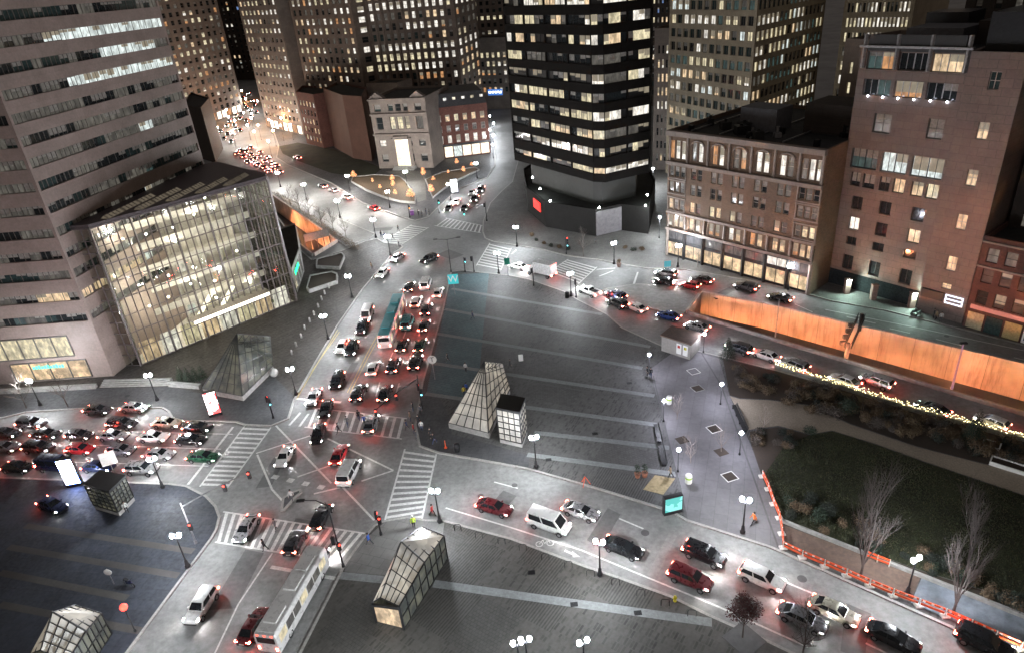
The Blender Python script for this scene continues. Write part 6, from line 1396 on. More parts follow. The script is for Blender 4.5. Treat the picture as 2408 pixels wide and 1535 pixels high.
while n_g < 26000:
    q = (rr.uniform(x0, x1), rr.uniform(y0, y1))
    if not inpoly(q, LQ2): continue
    n_g += 1; a = rr.uniform(0, 6.28); h_ = rr.uniform(.06, .2); w_ = Vector((math.cos(a), math.sin(a), 0)) * .06; b = Vector((q[0], q[1], .158)); gm2.face([b - w_, b + w_, b + Vector((rr.gauss(0, .05), rr.gauss(0, .05), h_))], 0 if rr.random() < .75 else 1)
tag(gm2.obj('grass', [plain('grass_blade', (.034, .04, .015), rough=.9, scale=.3, var=.5), plain('grass_blade_dry', (.07, .06, .03), rough=.9, scale=.5, var=.4)]), kind='stuff')
# string lights on the planting wall
rr = random.Random(9); mb = MB(); wb = MB(); wl = [gz(*q) for q in ((1823, 864), (1986, 916), (2150, 967), (2420, 1040), (2900, 1190))]
for i in range(len(wl) - 1):
    d = (wl[i + 1] - wl[i]); n = Vector((-d.y, d.x, 0)).normalized(); L = d.length; wb.bar(wl[i] + Vector((0, 0, .35)), wl[i + 1] + Vector((0, 0, .35)), .5, .75)
    for k in range(int(L * 8)):
        p = wl[i] + d * (k / (L * 8)) + n * rr.uniform(-.5, .5) + Vector((0, 0, .8 + rr.uniform(0, .35))); mb.ball(p, .045, 4)
tag(wb.obj('planting_wall', concrete, loc=tuple(wl[0])), 'low pale wall between the light trailed street and the planting strip', 'wall')
tag(mb.obj('string_lights', lamp('fairy_bulb', (1, .84, .42), 14), loc=tuple(wl[0])), 'long band of tiny yellow string lights along the planting wall', 'lights')

# forecourt of the black tower
for k, (x, y) in enumerate([(1248, 556), (1262, 566), (1278, 574), (1296, 580), (1316, 583), (1336, 588), (1470, 585), (1490, 590), (1510, 588)]): shrub((x, y), R.uniform(.6, 1.0), leaf_dark if k % 2 else leaf_brown, 'dark low shrub along the forecourt of the black tower', 600 + k, 'shrubs of the tower forecourt')
tree((1372, 604), (('trunk', BT[1][0]), ('crown', BT[1][1])), 'leafless tree over the crossing in front of the black tower', rz=1)
for px_, lab in (((2330, 1050), 'small pale framed box at the upper end of the planting strip'), ((2372, 1098), 'long pale framed box bed at the end of the garden path')):
    c = g(*px_, .17); rt = root('box_bed', c, lab, 'planter', None, -.75); w_ = 1.0 if 'small' in lab else 2.0; mb = MB()
    for a, b, c_, d in ((-w_, w_, -.8, -.66), (-w_, w_, .66, .8), (-w_, -w_ + .14, -.659, .659), (w_ - .14, w_, -.659, .659)): mb.box(a, b, c_, d, 0, .55)
    part(rt, 'frame', mesh_of(mb, 'frame', [whitem])); mb = MB(); mb.box(-w_ + .14, w_ - .14, -.66, .66, 0, .4); part(rt, 'soil', mesh_of(mb, 'soil', [mulch]))
sheet('tan_mat', [(1512, 1150), (1540, 1116), (1588, 1124), (1560, 1162)], plain('tan_mat', (.32, .25, .14), rough=.9), .167)
# steps and low walls under the terrace
def lowwall(a, b, w_, h, label, cat='wall', mat=None, name='low_wall'):
    a, b = gz(*a), gz(*b); mb = MB(); mb.bar(a + Vector((0, 0, h / 2)), b + Vector((0, 0, h / 2)), w_, h); tag(mb.obj(name, mat or concrete, loc=tuple(a)), label, cat)
lowwall((-40, 926), (228, 911), .8, .7, 'low pale terrace wall under the shop windows of the stone tower'); lowwall((400, 906), (472, 912), .8, .7, 'short low pale wall between terrace steps and dim glass wedge')
a, b = gz(236, 909), gz(396, 905); d = (b - a).normalized(); n = Vector((-d.y, d.x, 0)); mb = MB()
for k in range(4): mb.bar(a + n * (.45 * k) + Vector((0, 0, .08 * (k + 1))), b + n * (.45 * k) + Vector((0, 0, .08 * (k + 1))), .45, .16 * (k + 1))
tag(mb.obj('terrace_steps', concrete, loc=tuple(a)), 'wide grey steps up to the terrace below the twin lamp', 'steps')
# ================================================================ GLASS HEADHOUSES
hg = NT('headhouse_glass'); nz = hg.n('ShaderNodeTexNoise', Scale=.35, Detail=3.0); hg.l(hg.pos(), nz.inputs['Vector'])
vo = hg.n('ShaderNodeTexVoronoi', Scale=.75); hg.l(hg.pos(), vo.inputs['Vector']); hg.l(hg.mix(hg.ramp(nz.outputs[0], [(.35, (.25, .22, .17)), (.7, (.95, .85, .68))]), hg.ramp(vo.outputs['Color'], [(.1, (.55, .52, .5)), (.8, (1, 1, 1))]), 1.0, 'MULTIPLY'), hg.b.inputs['Emission Color']); hg.b.inputs['Emission Strength'].default_value = .5
hg.b.inputs['Base Color'].default_value = (.25, .25, .24, 1); hg.b.inputs['Roughness'].default_value = .2; hg.mat.cycles.emission_sampling = 'NONE'
hgd = NT('headhouse_glass_dim'); hgd.b.inputs['Base Color'].default_value = (.07, .075, .07, 1); hgd.b.inputs['Roughness'].default_value = .15
nz = hgd.n('ShaderNodeTexNoise', Scale=.5, Detail=3.0); hgd.l(hgd.pos(), nz.inputs['Vector']); hgd.l(hgd.ramp(nz.outputs[0], [(.4, (.03, .035, .03)), (.75, (.4, .38, .25))]), hgd.b.inputs['Emission Color']); hgd.b.inputs['Emission Strength'].default_value = .3; hgd.mat.cycles.emission_sampling = 'NONE'
def gpanel(rt, quad, nu, nv, mat, name='glass_panel'):
    a, b, c, d = [Vector(q) for q in quad]; n = (b - a).cross(d - a).normalized(); f = lambda u, v: a.lerp(b, u).lerp(d.lerp(c, u), v)
    mb = MB(); mb.face([a, b, c, d] if (c - d).length > .05 else [a, b, c]); mb.obj(name, mat, rt); fr = MB()
    for i in range(nu + 1):
        p, q = f(i / nu, 0) + n * .05, f(i / nu, 1) + n * .05
        if (q - p).length > .1: fr.bar(p, q, .09, .1, 0, n)
    for j in range(nv + 1):
        p, q = f(0, j / nv) + n * .06, f(1, j / nv) + n * .06
        if (q - p).length > .1: fr.bar(p, q, .09, .12, 0, n)
    fr.obj('glazing_bar', frameb, rt)
def headhouse(label, A, C, D, E, T1, T2, zr, zp, mat, mat2, mouth=True, nu=5, nv=6):
    """glazed wedge: ground corners A (left front) C (right front) D (right back) E (left back), ridge T1-T2 at zr on a plinth zp"""
    A, C, D, E = [gz(*q) for q in (A, C, D, E)]; T1 = g(*T1, zr); T2 = g(*T2, zr); up = Vector((0, 0, zp)); rt = root('subway_entrance', A, label, 'subway entrance')
    ring_ = ccw([A, C, D, E]); mb = MB(); mb.prism([(p.x, p.y) for p in ring_], .1, .15 + zp); mb.obj('plinth', concrete, rt)
    a, c, d, e = [p + up for p in (A, C, D, E)]
    gpanel(rt, (a, c, T1, T1), nu, nv, mat); gpanel(rt, (c, d, T2, T1), nu, nv, mat2); gpanel(rt, (d, e, T2, T2), 4, nv, mat2); gpanel(rt, (e, a, T1, T2), nu, nv, mat2)
    return rt
headhouse('tall lit glass wedge of the subway entrance on the plaza', (1056, 1006), (1150, 1030), (1200, 925), (1115, 915), (1139, 849), (1181, 853), 9.6, 1.0, hg.mat, hg.mat)
headhouse('dim glass wedge of the subway entrance on the terrace', (480, 925), (573, 942), (645, 870), (560, 858), (557, 785), (634, 790), 9.5, 1.0, hgd.mat, hgd.mat)
def longhouse(label, F, B, zf, zm, zb, mat, matd):
    """long glazed hall: front edge F (2 pixels), back edge B (2 pixels), mid ridge"""
    f0, f1 = gz(*F[0]), gz(*F[1]); b0, b1 = gz(*B[0]), gz(*B[1]); up = lambda p, z: Vector((p.x, p.y, z)); rt = root('subway_entrance', f0, label, 'subway entrance')
    m0 = f0.lerp(b0, .55); m1 = f1.lerp(b1, .55); i0 = lambda p, q: p.lerp(q, .22)
    # inner (ridge) line nearer the right side
    r0, r1, r2 = up(f0.lerp(f1, .38), zf), up(m0.lerp(m1, .38), zm), up(b0.lerp(b1, .38), zb)
    l0, l1, l2 = up(f0, zf * .72), up(m0, zm * .55), up(b0, zb * .7); k0, k1, k2 = up(f1, zf * .85), up(m1, zm * .62), up(b1, zb * .8)
    gpanel(rt, (l0, r0, r1, l1), 2, 4, mat); gpanel(rt, (l1, r1, r2, l2), 2, 4, mat); gpanel(rt, (r0, k0, k1, r1), 4, 4, mat); gpanel(rt, (r1, k1, k2, r2), 4, 4, mat)
    gpanel(rt, (up(f0, .15), l0, l1, up(m0, .15)), 2, 4, matd); gpanel(rt, (up(m0, .15), l1, l2, up(b0, .15)), 2, 4, matd); gpanel(rt, (up(m1, .15), k1, k0, up(f1, .15)), 2, 4, matd); gpanel(rt, (up(b1, .15), k2, k1, up(m1, .15)), 2, 4, matd)
    gpanel(rt, (up(b1, .15), up(b0, .15), l2, k2), 4, 2, matd)
    mb = MB(); mb.face([up(f0, .3), up(f1, .3), up(f1, zf * .7), up(f0, zf * .6)]); mb.obj('entrance_opening', W_WARM, rt)
    mb = MB(); mb.bar(up(f0, .15), up(f0, zf * .72), .25, .25); mb.bar(up(f1, .15), up(f1, zf * .85), .25, .25); mb.bar(up(f0, zf * .66), up(f1, zf * .8), .25, .3); mb.obj('portal_frame', frameb, rt); return rt
longhouse('long faceted lit glass subway entrance on the lower plaza', ((886, 1462), (950, 1478)), ((975, 1300), (1052, 1312)), 4.2, 6.6, 4.6, hg.mat, hgd.mat)
longhouse('lit glass subway entrance cut by the bottom left edge', ((95, 1580), (190, 1600)), ((175, 1480), (262, 1490)), 4.0, 6.0, 4.2, hg.mat, hgd.mat)
def glassbox(label, px, h, nu, mat, roofmat, name='lift_house'):
    pts = ccw([gz(*q) for q in px]); rt = root(name, pts[0], label, 'lift house'); mb = MB(); mb.prism([(p.x, p.y) for p in pts], .16, .9); mb.obj('base', concrete, rt)
    for i in range(4):
        a, b = pts[i], pts[(i + 1) % 4]; u = lambda p, z: Vector((p.x, p.y, z)); gpanel(rt, (u(a, .9), u(b, .9), u(b, h), u(a, h)), nu, 5, mat)
    mb = MB(); c = sum(pts, Vector()) / 4; mb.prism([((p - c) * 1.06 + c)[:2] for p in pts], h + .01, h + .35); mb.obj('roof', roofmat, rt); return rt
glassbox('small glass lift house behind the lit glass wedge', ((1176, 1040), (1228, 1052), (1240, 1018), (1188, 1008)), 6.0, 4, hg.mat, frameb)
glassbox('grey glass lift house on the dark station plaza', ((225, 1196), (282, 1213), (318, 1176), (262, 1163)), 4.2, 5, hgd.mat, frameb)
# boarded shelter by the ramp
pts = ccw([gz(*q) for q in ((1555, 824), (1622, 846), (1646, 822), (1580, 805))]); rt = root('shelter', pts[0], 'boarded pale shelter with a brown roof by the ramp', 'shelter')
mb = MB(); mb.prism([(p.x, p.y) for p in pts], .16, 3.0); mb.obj('wall', masonry('shelter_boards', (.3, .28, .26), .6, .35, 3, .7, .25), rt)
c = sum(pts, Vector()) / 4; mb = MB(); mb.prism([((p - c) * 1.08 + c)[:2] for p in pts], 3.01, 3.25); mb.obj('roof', earth, rt)
front = sorted(pts, key=lambda p: p.y)[:2]; a_, b_2 = sorted(pts, key=lambda p: p.x)[0], sorted(pts, key=lambda p: p.y)[0]
for t, m_ in ((.62, 'r'), (.84, 'y')):
    d = (b_2 - a_).normalized(); n = Vector((d.y, -d.x, 0)); p = a_.lerp(b_2, t) + n * .06; mb = MB(); mb.bar(p + Vector((0, 0, 1.5)) - d * .45, p + Vector((0, 0, 1.5)) + d * .45, .06, 1.9); mb.obj('poster', whitem, rt)
    mb = MB(); mb.bar(p + n * .04 + Vector((0, 0, 1.9)) - d * .25, p + n * .04 + Vector((0, 0, 1.9)) + d * .25, .04, .5); mb.obj('poster_print', paint('print_' + m_, (.5, .05, .04) if m_ == 'r' else (.5, .45, .05)), rt)

# ================================================================ SIGNS, SIGNALS, STREET FURNITURE
def billboard(px, h, w, hdir, mat, label, mat2=None, tilt=0):
    p = gz(*px); rt = root('advertising_pillar', p, label, 'advertising pillar', None, hdir); mb = MB(); mb.box(-w / 2 - .1, w / 2 + .1, -.3, .3, 0, h); part(rt, 'case', mesh_of(mb, 'case', [castm]))
    mb = MB(); mb.face([(-w / 2, -.31, .5), (w / 2, -.31, .5), (w / 2, -.31, h - .15), (-w / 2, -.31, h - .15)]); part(rt, 'screen', mesh_of(mb, 'screen', [mat]))
    mb = MB(); mb.face([(w / 2, .31, .5), (-w / 2, .31, .5), (-w / 2, .31, h - .15), (w / 2, .31, h - .15)]); part(rt, 'screen', mesh_of(mb, 'screen', [mat])); return rt
def screen(name, c, c2, s):
    t = NT(name); t.b.inputs['Base Color'].default_value = (.03, .03, .03, 1); nz = t.n('ShaderNodeTexNoise', Scale=.9, Detail=3.0); t.l(t.pos(), nz.inputs['Vector']); t.l(t.ramp(nz.outputs[0], [(.46, c2), (.5, c)]), t.b.inputs['Emission Color']); t.b.inputs['Emission Strength'].default_value = s; return t.mat
billboard((508, 975), 4.6, 1.8, .35, screen('ad_red_white', (1, .95, .95), (1, .06, .06), 4), 'red and white glowing advertising pillar before the dim glass wedge')
billboard((178, 1140), 4.8, 1.9, .15, screen('ad_blue_white', (.95, .98, 1), (.15, .3, 1), 26), 'blue white glowing advertising pillar at the lower kerb of the queue')
billboard((1070, 455), 4.6, 2.0, .0, screen('ad_white', (1, 1, 1), (.8, .85, 1), 5), 'white glowing advertising pillar in the side street corner')
rt = billboard((1581, 1204), 2.7, 2.2, .2, screen('ad_teal', (.3, .9, .85), (.08, .6, .55), 1.1), 'teal lit map panel at the lower plaza corner')
def sign(px, h, w, hh, mat, label, text=None, rz=0, cat='road sign', round_=False, tm=None):
    p = gz(*px); rt = root('road_sign', p, label, cat, None, rz); mb = MB(); mb.lathe((0, 0, 0), [(.06, 0), (.05, h + hh / 2)], 6); part(rt, 'post', mesh_of(mb, 'post', [greym]))
    mb = MB()
    if round_: mb.ring([[(w / 2 * math.cos(t * math.pi / 10), y, h + w / 2 * math.sin(t * math.pi / 10)) for t in range(20)] for y in (-.07, -.11)])
    else: mb.box(-w / 2, w / 2, -.11, -.07, h - hh / 2, h + hh / 2)
    part(rt, 'sign_panel', mesh_of(mb, 'sign_panel', [mat]))
    if text:
        letter(rt, text, hh * .95, tm or whitem, (0, -.13, h), 0, .01)
    return rt
tealS = lamp('teal_sign_face', (.03, .42, .44), 1.1); greenS = paint('green_sign', (.01, .18, .12), 0); blueS = lamp('blue_parking_sign', (.1, .5, .6), .6, False)
sign((1070, 693), 3.6, 2.2, 2.2, tealS, 'teal W sign on a post at the top left plaza corner', 'W'); sign((1195, 650), 3.6, 1.2, 1.5, greenS, 'dark green sign with a bright script beside the right hand crossing')
sign((1569, 645), 2.4, 1.4, 1.3, blueS, 'teal parking sign on the pavement above the grey car'); sign((1023, 891), 3.9, 1.5, 1.3, whitem, 'round white T sign on a tall post at the plaza kerb', 'T', round_=True, tm=blackm)
sign((272, 1118), 3.2, 2.0, 2.2, whitem, 'back of a large pale sign board at the lower kerb of the queue', rz=.4)
brl = lamp('red_ball', (1, .05, .03), 6); single(318, 1483, 3.4, 'glowing red ball lamp on a pole at the bottom left subway entrance', .4, brl, None)
greenL = lamp('green_signal', (.1, 1, .8), 8, False); redL = lamp('red_signal', (1, .05, .03), 8, False); cyanL = lamp('cyan_signal', (.2, .85, 1), 5, False); ambL = lamp('orange_hand', (1, .3, .05), 6, False)
def signal_head(rt, loc, col, rz=0):
    mb = MB(); mb.box(-.2, .2, -.15, .15, -.55, .55); o = part(rt, 'signal_head', mesh_of(mb, 'signal_head', [blackm]), loc); o.rotation_euler = (0, 0, rz)
    mb = MB(); mb.ring([[(.13 * math.cos(t * math.pi / 5), y, .13 * math.sin(t * math.pi / 5)) for t in range(10)] for y in (-.151, -.19)]); l_ = bpy.data.objects.new('signal_lens', mesh_of(mb, 'signal_lens', [col])); COL.objects.link(l_); l_.parent = o; l_.location = (0, 0, .35 if col is redL else -.35)
def signal(px, label, h, heads, arm=None, mat=None, lum=False, grp=None):
    """pole with lantern heads; arm: picture pixel of the arm tip at arm height"""
    p = gz(*px); rt = root('traffic_signal', p, label, 'traffic signal', grp); mb = MB(); mb.lathe((0, 0, 0), [(.2, 0), (.18, .4), (.11, .5), (.08, h)], 8); part(rt, 'pole', mesh_of(mb, 'pole', [mat or castm]))
    if arm:
        t = g(*arm[0], arm[1]) - p; mb = MB(); s_ = Vector((0, 0, min(h, t.z) - .3)); mb.tube([s_, s_.lerp(t, .5) + Vector((0, 0, .25)), t], [.09, .07, .05], 7); part(rt, 'mast_arm', mesh_of(mb, 'mast_arm', [mat or castm]))
        for u, c, rz in arm[2]: signal_head(rt, s_.lerp(t, u) + Vector((0, 0, -.4)), c, rz)
    for z, c, rz in heads: signal_head(rt, Vector((.3 * math.cos(rz), -.3, z)), c, rz)
    if lum:
        mb = MB(); mb.tube([(0, 0, h - .2), (-1.2, .2, h + .5), (-2.6, .4, h + .5)], .06, 6); mb.box(-3.4, -2.5, .2, .6, h + .42, h + .56); part(rt, 'luminaire', mesh_of(mb, 'luminaire', [castm]))
    return rt
signal((993, 960), 'mast arm signal reaching over the upper zebra crossing', 6.2, [(3.2, cyanL, 0), (4.2, redL, 2)], ((877, 968), 6.0, [(.95, redL, 0), (.5, redL, 0)]))
signal((808, 1331), 'long armed street light and signal pole at the lower zebra crossing', 9.5, [(3.4, redL, 1), (4.4, redL, 3)], ((764, 1180), 9.2, []), lum=True)
signal((461, 1276), 'silver mast arm signal leaning over the station plaza corner', 6.5, [(3.0, redL, 0)], ((588, 1108), 6.4, [(.97, redL, 0), (.6, redL, 0)]), mat=greym)
signal((896, 1256), 'short signal post at the lower right pavement corner', 3.6, [(2.6, redL, 0), (3.4, redL, 1.6)])
signal((1094, 640), 'signal post left of the right hand crossing', 3.6, [(3.0, cyanL, 0)]); signal((1115, 640), 'dark signal post beside the right hand crossing', 3.8, [(3.4, redL, 3)])
signal((1033, 502), 'green lit signal at the kerb of the side street', 4.0, [(3.6, greenL, 0)]); signal((964, 512), 'orange lit signal beside the purple box at the bank corner', 4.0, [(3.2, ambL, 0)])
signal((1332, 598), 'red lit signal on the top kerb of the right street', 4.4, [(3.8, redL, 0), (2.6, cyanL, 0)]); signal((1145, 520), 'signal pole at the side street crossing', 5.5, [(4.6, redL, 3)], ((1088, 499), 5.4, [(.95, greenL, 0)]))
signal((1255, 672), 'signal post between white sedan and box truck', 4.2, [(3.6, redL, 3)]); signal((1355, 700), 'signal post beside the dark cabinet at the plaza corner', 4.2, [(3.6, redL, 2)]); signal((643, 982), 'signal post on the corner left of the upper zebra crossing', 4.0, [(3.2, cyanL, 0), (3.8, redL, 2)])
# double armed light in the junction
p = gz(1061, 640); rt = root('street_light', p, 'unlit double armed street light standing in the junction', 'street light'); mb = MB(); mb.lathe((0, 0, 0), [(.2, 0), (.16, .5), (.09, .6), (.06, 8)], 8); mb.tube([(-2.6, 0, 8.2), (0, 0, 7.9), (2.6, 0, 8.2)], .06, 6); part(rt, 'post', mesh_of(mb, 'post', [castm]))
for s_ in (-1, 1):
    mb = MB(); mb.box(-.45, .45, -.18, .18, -.08, .1); part(rt, 'lamp_head', mesh_of(mb, 'lamp_head', [castm]), (s_ * 2.6, 0, 8.2))
def pole(px, top, zt, label, mat, r=.11):
    p = gz(*px); rt = root('light_pole', p, label, 'pole'); t = Vector((0, 0, zt)); mb = MB(); mb.tube([(0, 0, 0), t], [r * 1.4, r * .7], 8); part(rt, 'post', mesh_of(mb, 'post', [mat])); mb = MB(); mb.box(-.5, .5, -.2, .2, zt, zt + .2); part(rt, 'lamp_head', mesh_of(mb, 'lamp_head', [castm]))
purp = plain('violet_lit_metal', (.22, .18, .4), rough=.4, metal=.3)  # violet light on the pole painted into its base colour
def hpx(px, y): return zat(gz(*px), y)
pole((2236, 922), None, hpx((2236, 922), 808), 'tall violet tinted pole before the orange wall', purp, .13); pole((1822, 800), None, hpx((1822, 800), 702), 'grey pole before the left part of the orange wall', greym)
# overhead sign gantry across the ramp
p = gz(1988, 848); t = g(2022, 768, .8); rt = root('sign_gantry', p, 'dark overhead sign gantry spanning the ramp before the orange wall', 'gantry'); zt = hpx((1988, 848), 806)
mb = MB(); mb.bar((0, 0, 0), (0, 0, zt), .5, .5); part(rt, 'post', mesh_of(mb, 'post', [castm])); d = (t - p); d.z = 0; L = d.length; u = d.normalized(); s_ = Vector((-u.y, u.x, 0)) * .5; mb = MB()
for o_ in (s_, -s_):
    for z in (zt - .9, zt): mb.bar(o_ + Vector((0, 0, z)), u * L + o_ + Vector((0, 0, z)), .14, .14)
    for k in range(9): mb.bar(o_ + u * (L * k / 9) + Vector((0, 0, zt - .9)), o_ + u * (L * (k + 1) / 9) + Vector((0, 0, zt)), .08, .08)
mb.bar(u * L, u * L + Vector((0, 0, zt)), .45, .45); part(rt, 'truss', mesh_of(mb, 'truss', [castm])); 
for k in range(4): 
    mb = MB(); c = u * (L * (.2 + .2 * k)) + s_ * 2.2 + Vector((0, 0, zt - 1.4)); mb.box(c.x - .4, c.x + .4, c.y - .3, c.y + .3, c.z - .3, c.z + .3); part(rt, 'sign_light', mesh_of(mb, 'sign_light', [frameb]))
p = g(722, 590, 0); rt = root('sign_gantry', p, 'dark framed sign gantry over the end of the left ramp', 'gantry'); q = g(778, 575, 0) - p; mb = MB()
for k in range(5): mb.bar(q * (k / 4), q * (k / 4) + Vector((0, 0, 3.8)), .18, .18)
mb.obj('post', castm, rt, world=False); mb = MB(); mb.bar(Vector((0, 0, 3.4)), q + Vector((0, 0, 3.4)), .3, 2.0); mb.obj('sign_panel', framem, rt, world=False)
# bollards
bm_ = MB(); bm_.lathe((0, 0, 0), [(.2, 0), (.2, .85), (.14, 1.0), (.02, 1.05)], 10); bme = mesh_of(bm_, 'bollard', [concrete], True)
for k, (x, y) in enumerate([(774, 678), (764, 692), (757, 706), (749, 723), (739, 741), (729, 757), (717, 774), (709, 794), (697, 814), (687, 833)]):
    o = bpy.data.objects.new('bollard', bme); COL.objects.link(o); o.location = gz(x, y); tag(o, 'pale stone bollard in the curved row along the terrace kerb', 'bollard', 'bollards along the terrace')
mb = MB(); mb.ball((0, 0, .75), .8, 14); o = mb.obj('stone_ball', concrete, loc=None, smooth=True); o.location = gz(646, 884); tag(o, 'large pale stone ball on the terrace by the dim glass wedge', 'stone ball')
# bicycle racks (hoops)
def hoop(): 
    mb = MB(); mb.tube([(-.42, 0, 0), (-.42, 0, .8), (-.3, 0, .95), (.3, 0, .95), (.42, 0, .8), (.42, 0, 0)], .035, 6); return mesh_of(mb, 'bicycle_rack', [castm])
hm_ = hoop()
for k, (x, y) in enumerate([(1077, 1246), (1127, 1264), (1180, 1278), (1230, 1293), (1283, 1315), (1337, 1333), (1389, 1354), (1448, 1374), (1507, 1400), (1564, 1423), (1627, 1448)]):
    o = bpy.data.objects.new('bicycle_rack', hm_); COL.objects.link(o); o.location = gz(x, y); o.rotation_euler = (0, 0, -.15); tag(o, 'dark hoop bicycle rack on the lower kerb, number %s from the corner' % ('one', 'two', 'three', 'four', 'five', 'six', 'seven', 'eight', 'nine', 'ten', 'eleven')[k], 'bicycle rack', 'bicycle racks along the lower kerb')
limem = paint('lime_band', (.3, .5, .03), 0)
for x, y, m1, lab in [(1619, 1134, whitem, 'white litter bin with a lime band on the walkway near the lower street'), (1573, 948, whitem, 'pale litter bin beside the globe lamp and sapling'), (1075, 1060, blackm, 'black litter bin at the plaza corner by the zebra crossing'), (1334, 700, blackm, 'dark utility cabinet at the plaza corner by the pickup'), (970, 506, paint('violet_box', (.2, .06, .25), 0), 'violet box beside the bank corner signal')]:
    p = gz(x, y); rt = root('litter_bin' if 'bin' in lab else 'utility_box', p, lab, 'litter bin' if 'bin' in lab else 'box'); mb = MB()
    if 'bin' in lab:
        mb.lathe((0, 0, 0), [(.4, 0), (.45, .1), (.45, 1.15), (.35, 1.3), (.1, 1.36)], 14); part(rt, 'body', mesh_of(mb, 'body', [m1], True)); mb = MB(); mb.lathe((0, 0, .75), [(.455, 0), (.46, .02), (.46, .2), (.455, .22)], 14); part(rt, 'band', mesh_of(mb, 'band', [limem if m1 is whitem else castm]))
    else: mb.box(-.5, .5, -.35, .35, 0, 1.3); mb.box(-.54, .54, -.39, .39, 1.301, 1.36); part(rt, 'body', mesh_of(mb, 'body', [m1]))
def bench(px0, px1, label):
    a, b = gz(*px0), gz(*px1); d = b - a; L = d.length; rt = root('bench', (a + b) / 2, label, 'bench', None, math.atan2(d.y, d.x)); mb = MB()
    for k in range(4): mb.box(-L / 2, L / 2, -.28 + .15 * k, -.16 + .15 * k, .42, .48)
    part(rt, 'seat', mesh_of(mb, 'seat', [frameb])); mb = MB()
    for k in range(3): mb.box(-L / 2, L / 2, .33 + .04 * k, .37 + .04 * k, .55 + .13 * k, .65 + .13 * k)
    part(rt, 'backrest', mesh_of(mb, 'backrest', [frameb]))
    for x in (-L * .45, -L * .15, L * .15, L * .45):
        mb = MB(); mb.box(x - .04, x + .04, -.26, .3, 0, .419); part(rt, 'leg', mesh_of(mb, 'leg', [castm]))
bench((1541, 1002), (1551, 1043), 'upper black bench on the plaza edge near the globe lamps'); bench((1552, 1052), (1562, 1098), 'lower black bench on the plaza edge near the globe lamps'); bench((1725, 957), (1752, 1018), 'long black bench along the planted side of the walkway')
# orange barriers
orm = lamp('orange_barrier_glow', (1, .12, .03), .35, False); orm = plain('barrier_orange', (.75, .1, .03), rough=.5, var=.15); wfoot = plain('barrier_foot', (.6, .58, .55), rough=.6)
bar_pts = [(1792, 1120), (1806, 1150), (1818, 1185), (1832, 1218), (1838, 1255), (1841, 1288), (1886, 1310), (1938, 1332), (1990, 1354), (2044, 1378), (2099, 1401), (2160, 1424), (2222, 1448), (2282, 1474), (2340, 1500), (2400, 1526), (2460, 1552)]
for k in range(len(bar_pts) - 1):
    a, b = gz(*bar_pts[k]), gz(*bar_pts[k + 1]); d = (b - a); L = d.length; e = d.normalized() * .12; rt = root('barrier', a, 'orange and white plank barrier ' + ('along the edge of the walkway' if k < 5 else 'along the lower street before the earth strip'), 'barrier', 'orange barriers')
    mb = MB(); mb.bar(Vector((0, 0, .95)) + e, d + Vector((0, 0, .95)) - e, .09, .22); mb.obj('rail', orm, rt, world=False); mb = MB(); mb.bar(Vector((0, 0, .45)) + e, d + Vector((0, 0, .45)) - e, .09, .24); mb.obj('rail', orm, rt, world=False)
    mb = MB(); n_ = max(3, int(L / .8)); nn2 = Vector((-d.y, d.x, 0)).normalized() * .05
    for j in range(n_):
        p0 = d * ((j + .3) / n_); p1 = d * ((j + .6) / n_); mb.bar(p0 - nn2 + Vector((0, 0, .95)), p1 - nn2 + Vector((0, 0, .95)), .02, .18)
    mb.obj('white_stripe', whitem, rt, world=False); mb = MB(); mb.box(-.4, .4, -.3, .3, 0, .16); mb.lathe((0, 0, .16), [(.05, 0), (.05, .95)], 6); mb.obj('foot', wfoot, rt, world=False)
for q0_, q1_ in (((2034, 1310), (2090, 1332)),):
    a, b = gz(*q0_), gz(*q1_); rt = root('barrier', a, 'short orange plank barrier between the brown earth and the planting', 'barrier'); d = b - a; mb = MB(); mb.bar(Vector((0, 0, .95)), d + Vector((0, 0, .95)), .09, .2); mb.bar(Vector((0, 0, .45)), d + Vector((0, 0, .45)), .09, .2); mb.obj('rail', orm, rt, world=False)
    mb = MB(); [mb.bar(d * t, d * t + Vector((0, 0, 1.1)), .08, .08) for t in (0, .5, 1)]; mb.obj('post', wfoot, rt, world=False)
# low wall beside the earth strip
a, b = gz(1838, 1226), gz(2420, 1456); mb = MB(); mb.bar(a + Vector((0, 0, .22)), b + Vector((0, 0, .22)), .35, .42); tag(mb.obj('garden_wall', concrete, loc=tuple(a)), 'low straight pale garden wall above the brown earth strip', 'wall')
# small things
for k, (x, y) in enumerate([(1399, 1019), (1290, 1080), (1480, 900), (1320, 820), (1160, 960), (1350, 1420), (1500, 1440), (1250, 1345), (560, 900), (300, 930)]):
    p = gz(x, y); mb = MB(); mb.box(-.4, .4, -.3, .3, .006, .02); [mb.box(-.34 + .1 * j, -.3 + .1 * j, -.26, .26, .0201, .03) for j in range(7)]; o = mb.obj('drain_cover', blackm); o.location = p; tag(o, 'small dark drain grating let into the plaza paving', 'drain cover', 'drain gratings in the paving')
p = gz(1376, 1138); rt = root('folding_frame', p, 'orange folding frame stand on the lower plaza edge', 'stand'); mb = MB()
for a_ in (0, 2.1, 4.2): mb.bar((0, 0, 1.3), (.7 * math.cos(a_), .7 * math.sin(a_), 0), .07, .07)
part(rt, 'legs', mesh_of(mb, 'legs', [orm]))
p = gz(1225, 846); rt = root('sandwich_board', p, 'small white folding sign board alone on the plaza', 'sign'); mb = MB()
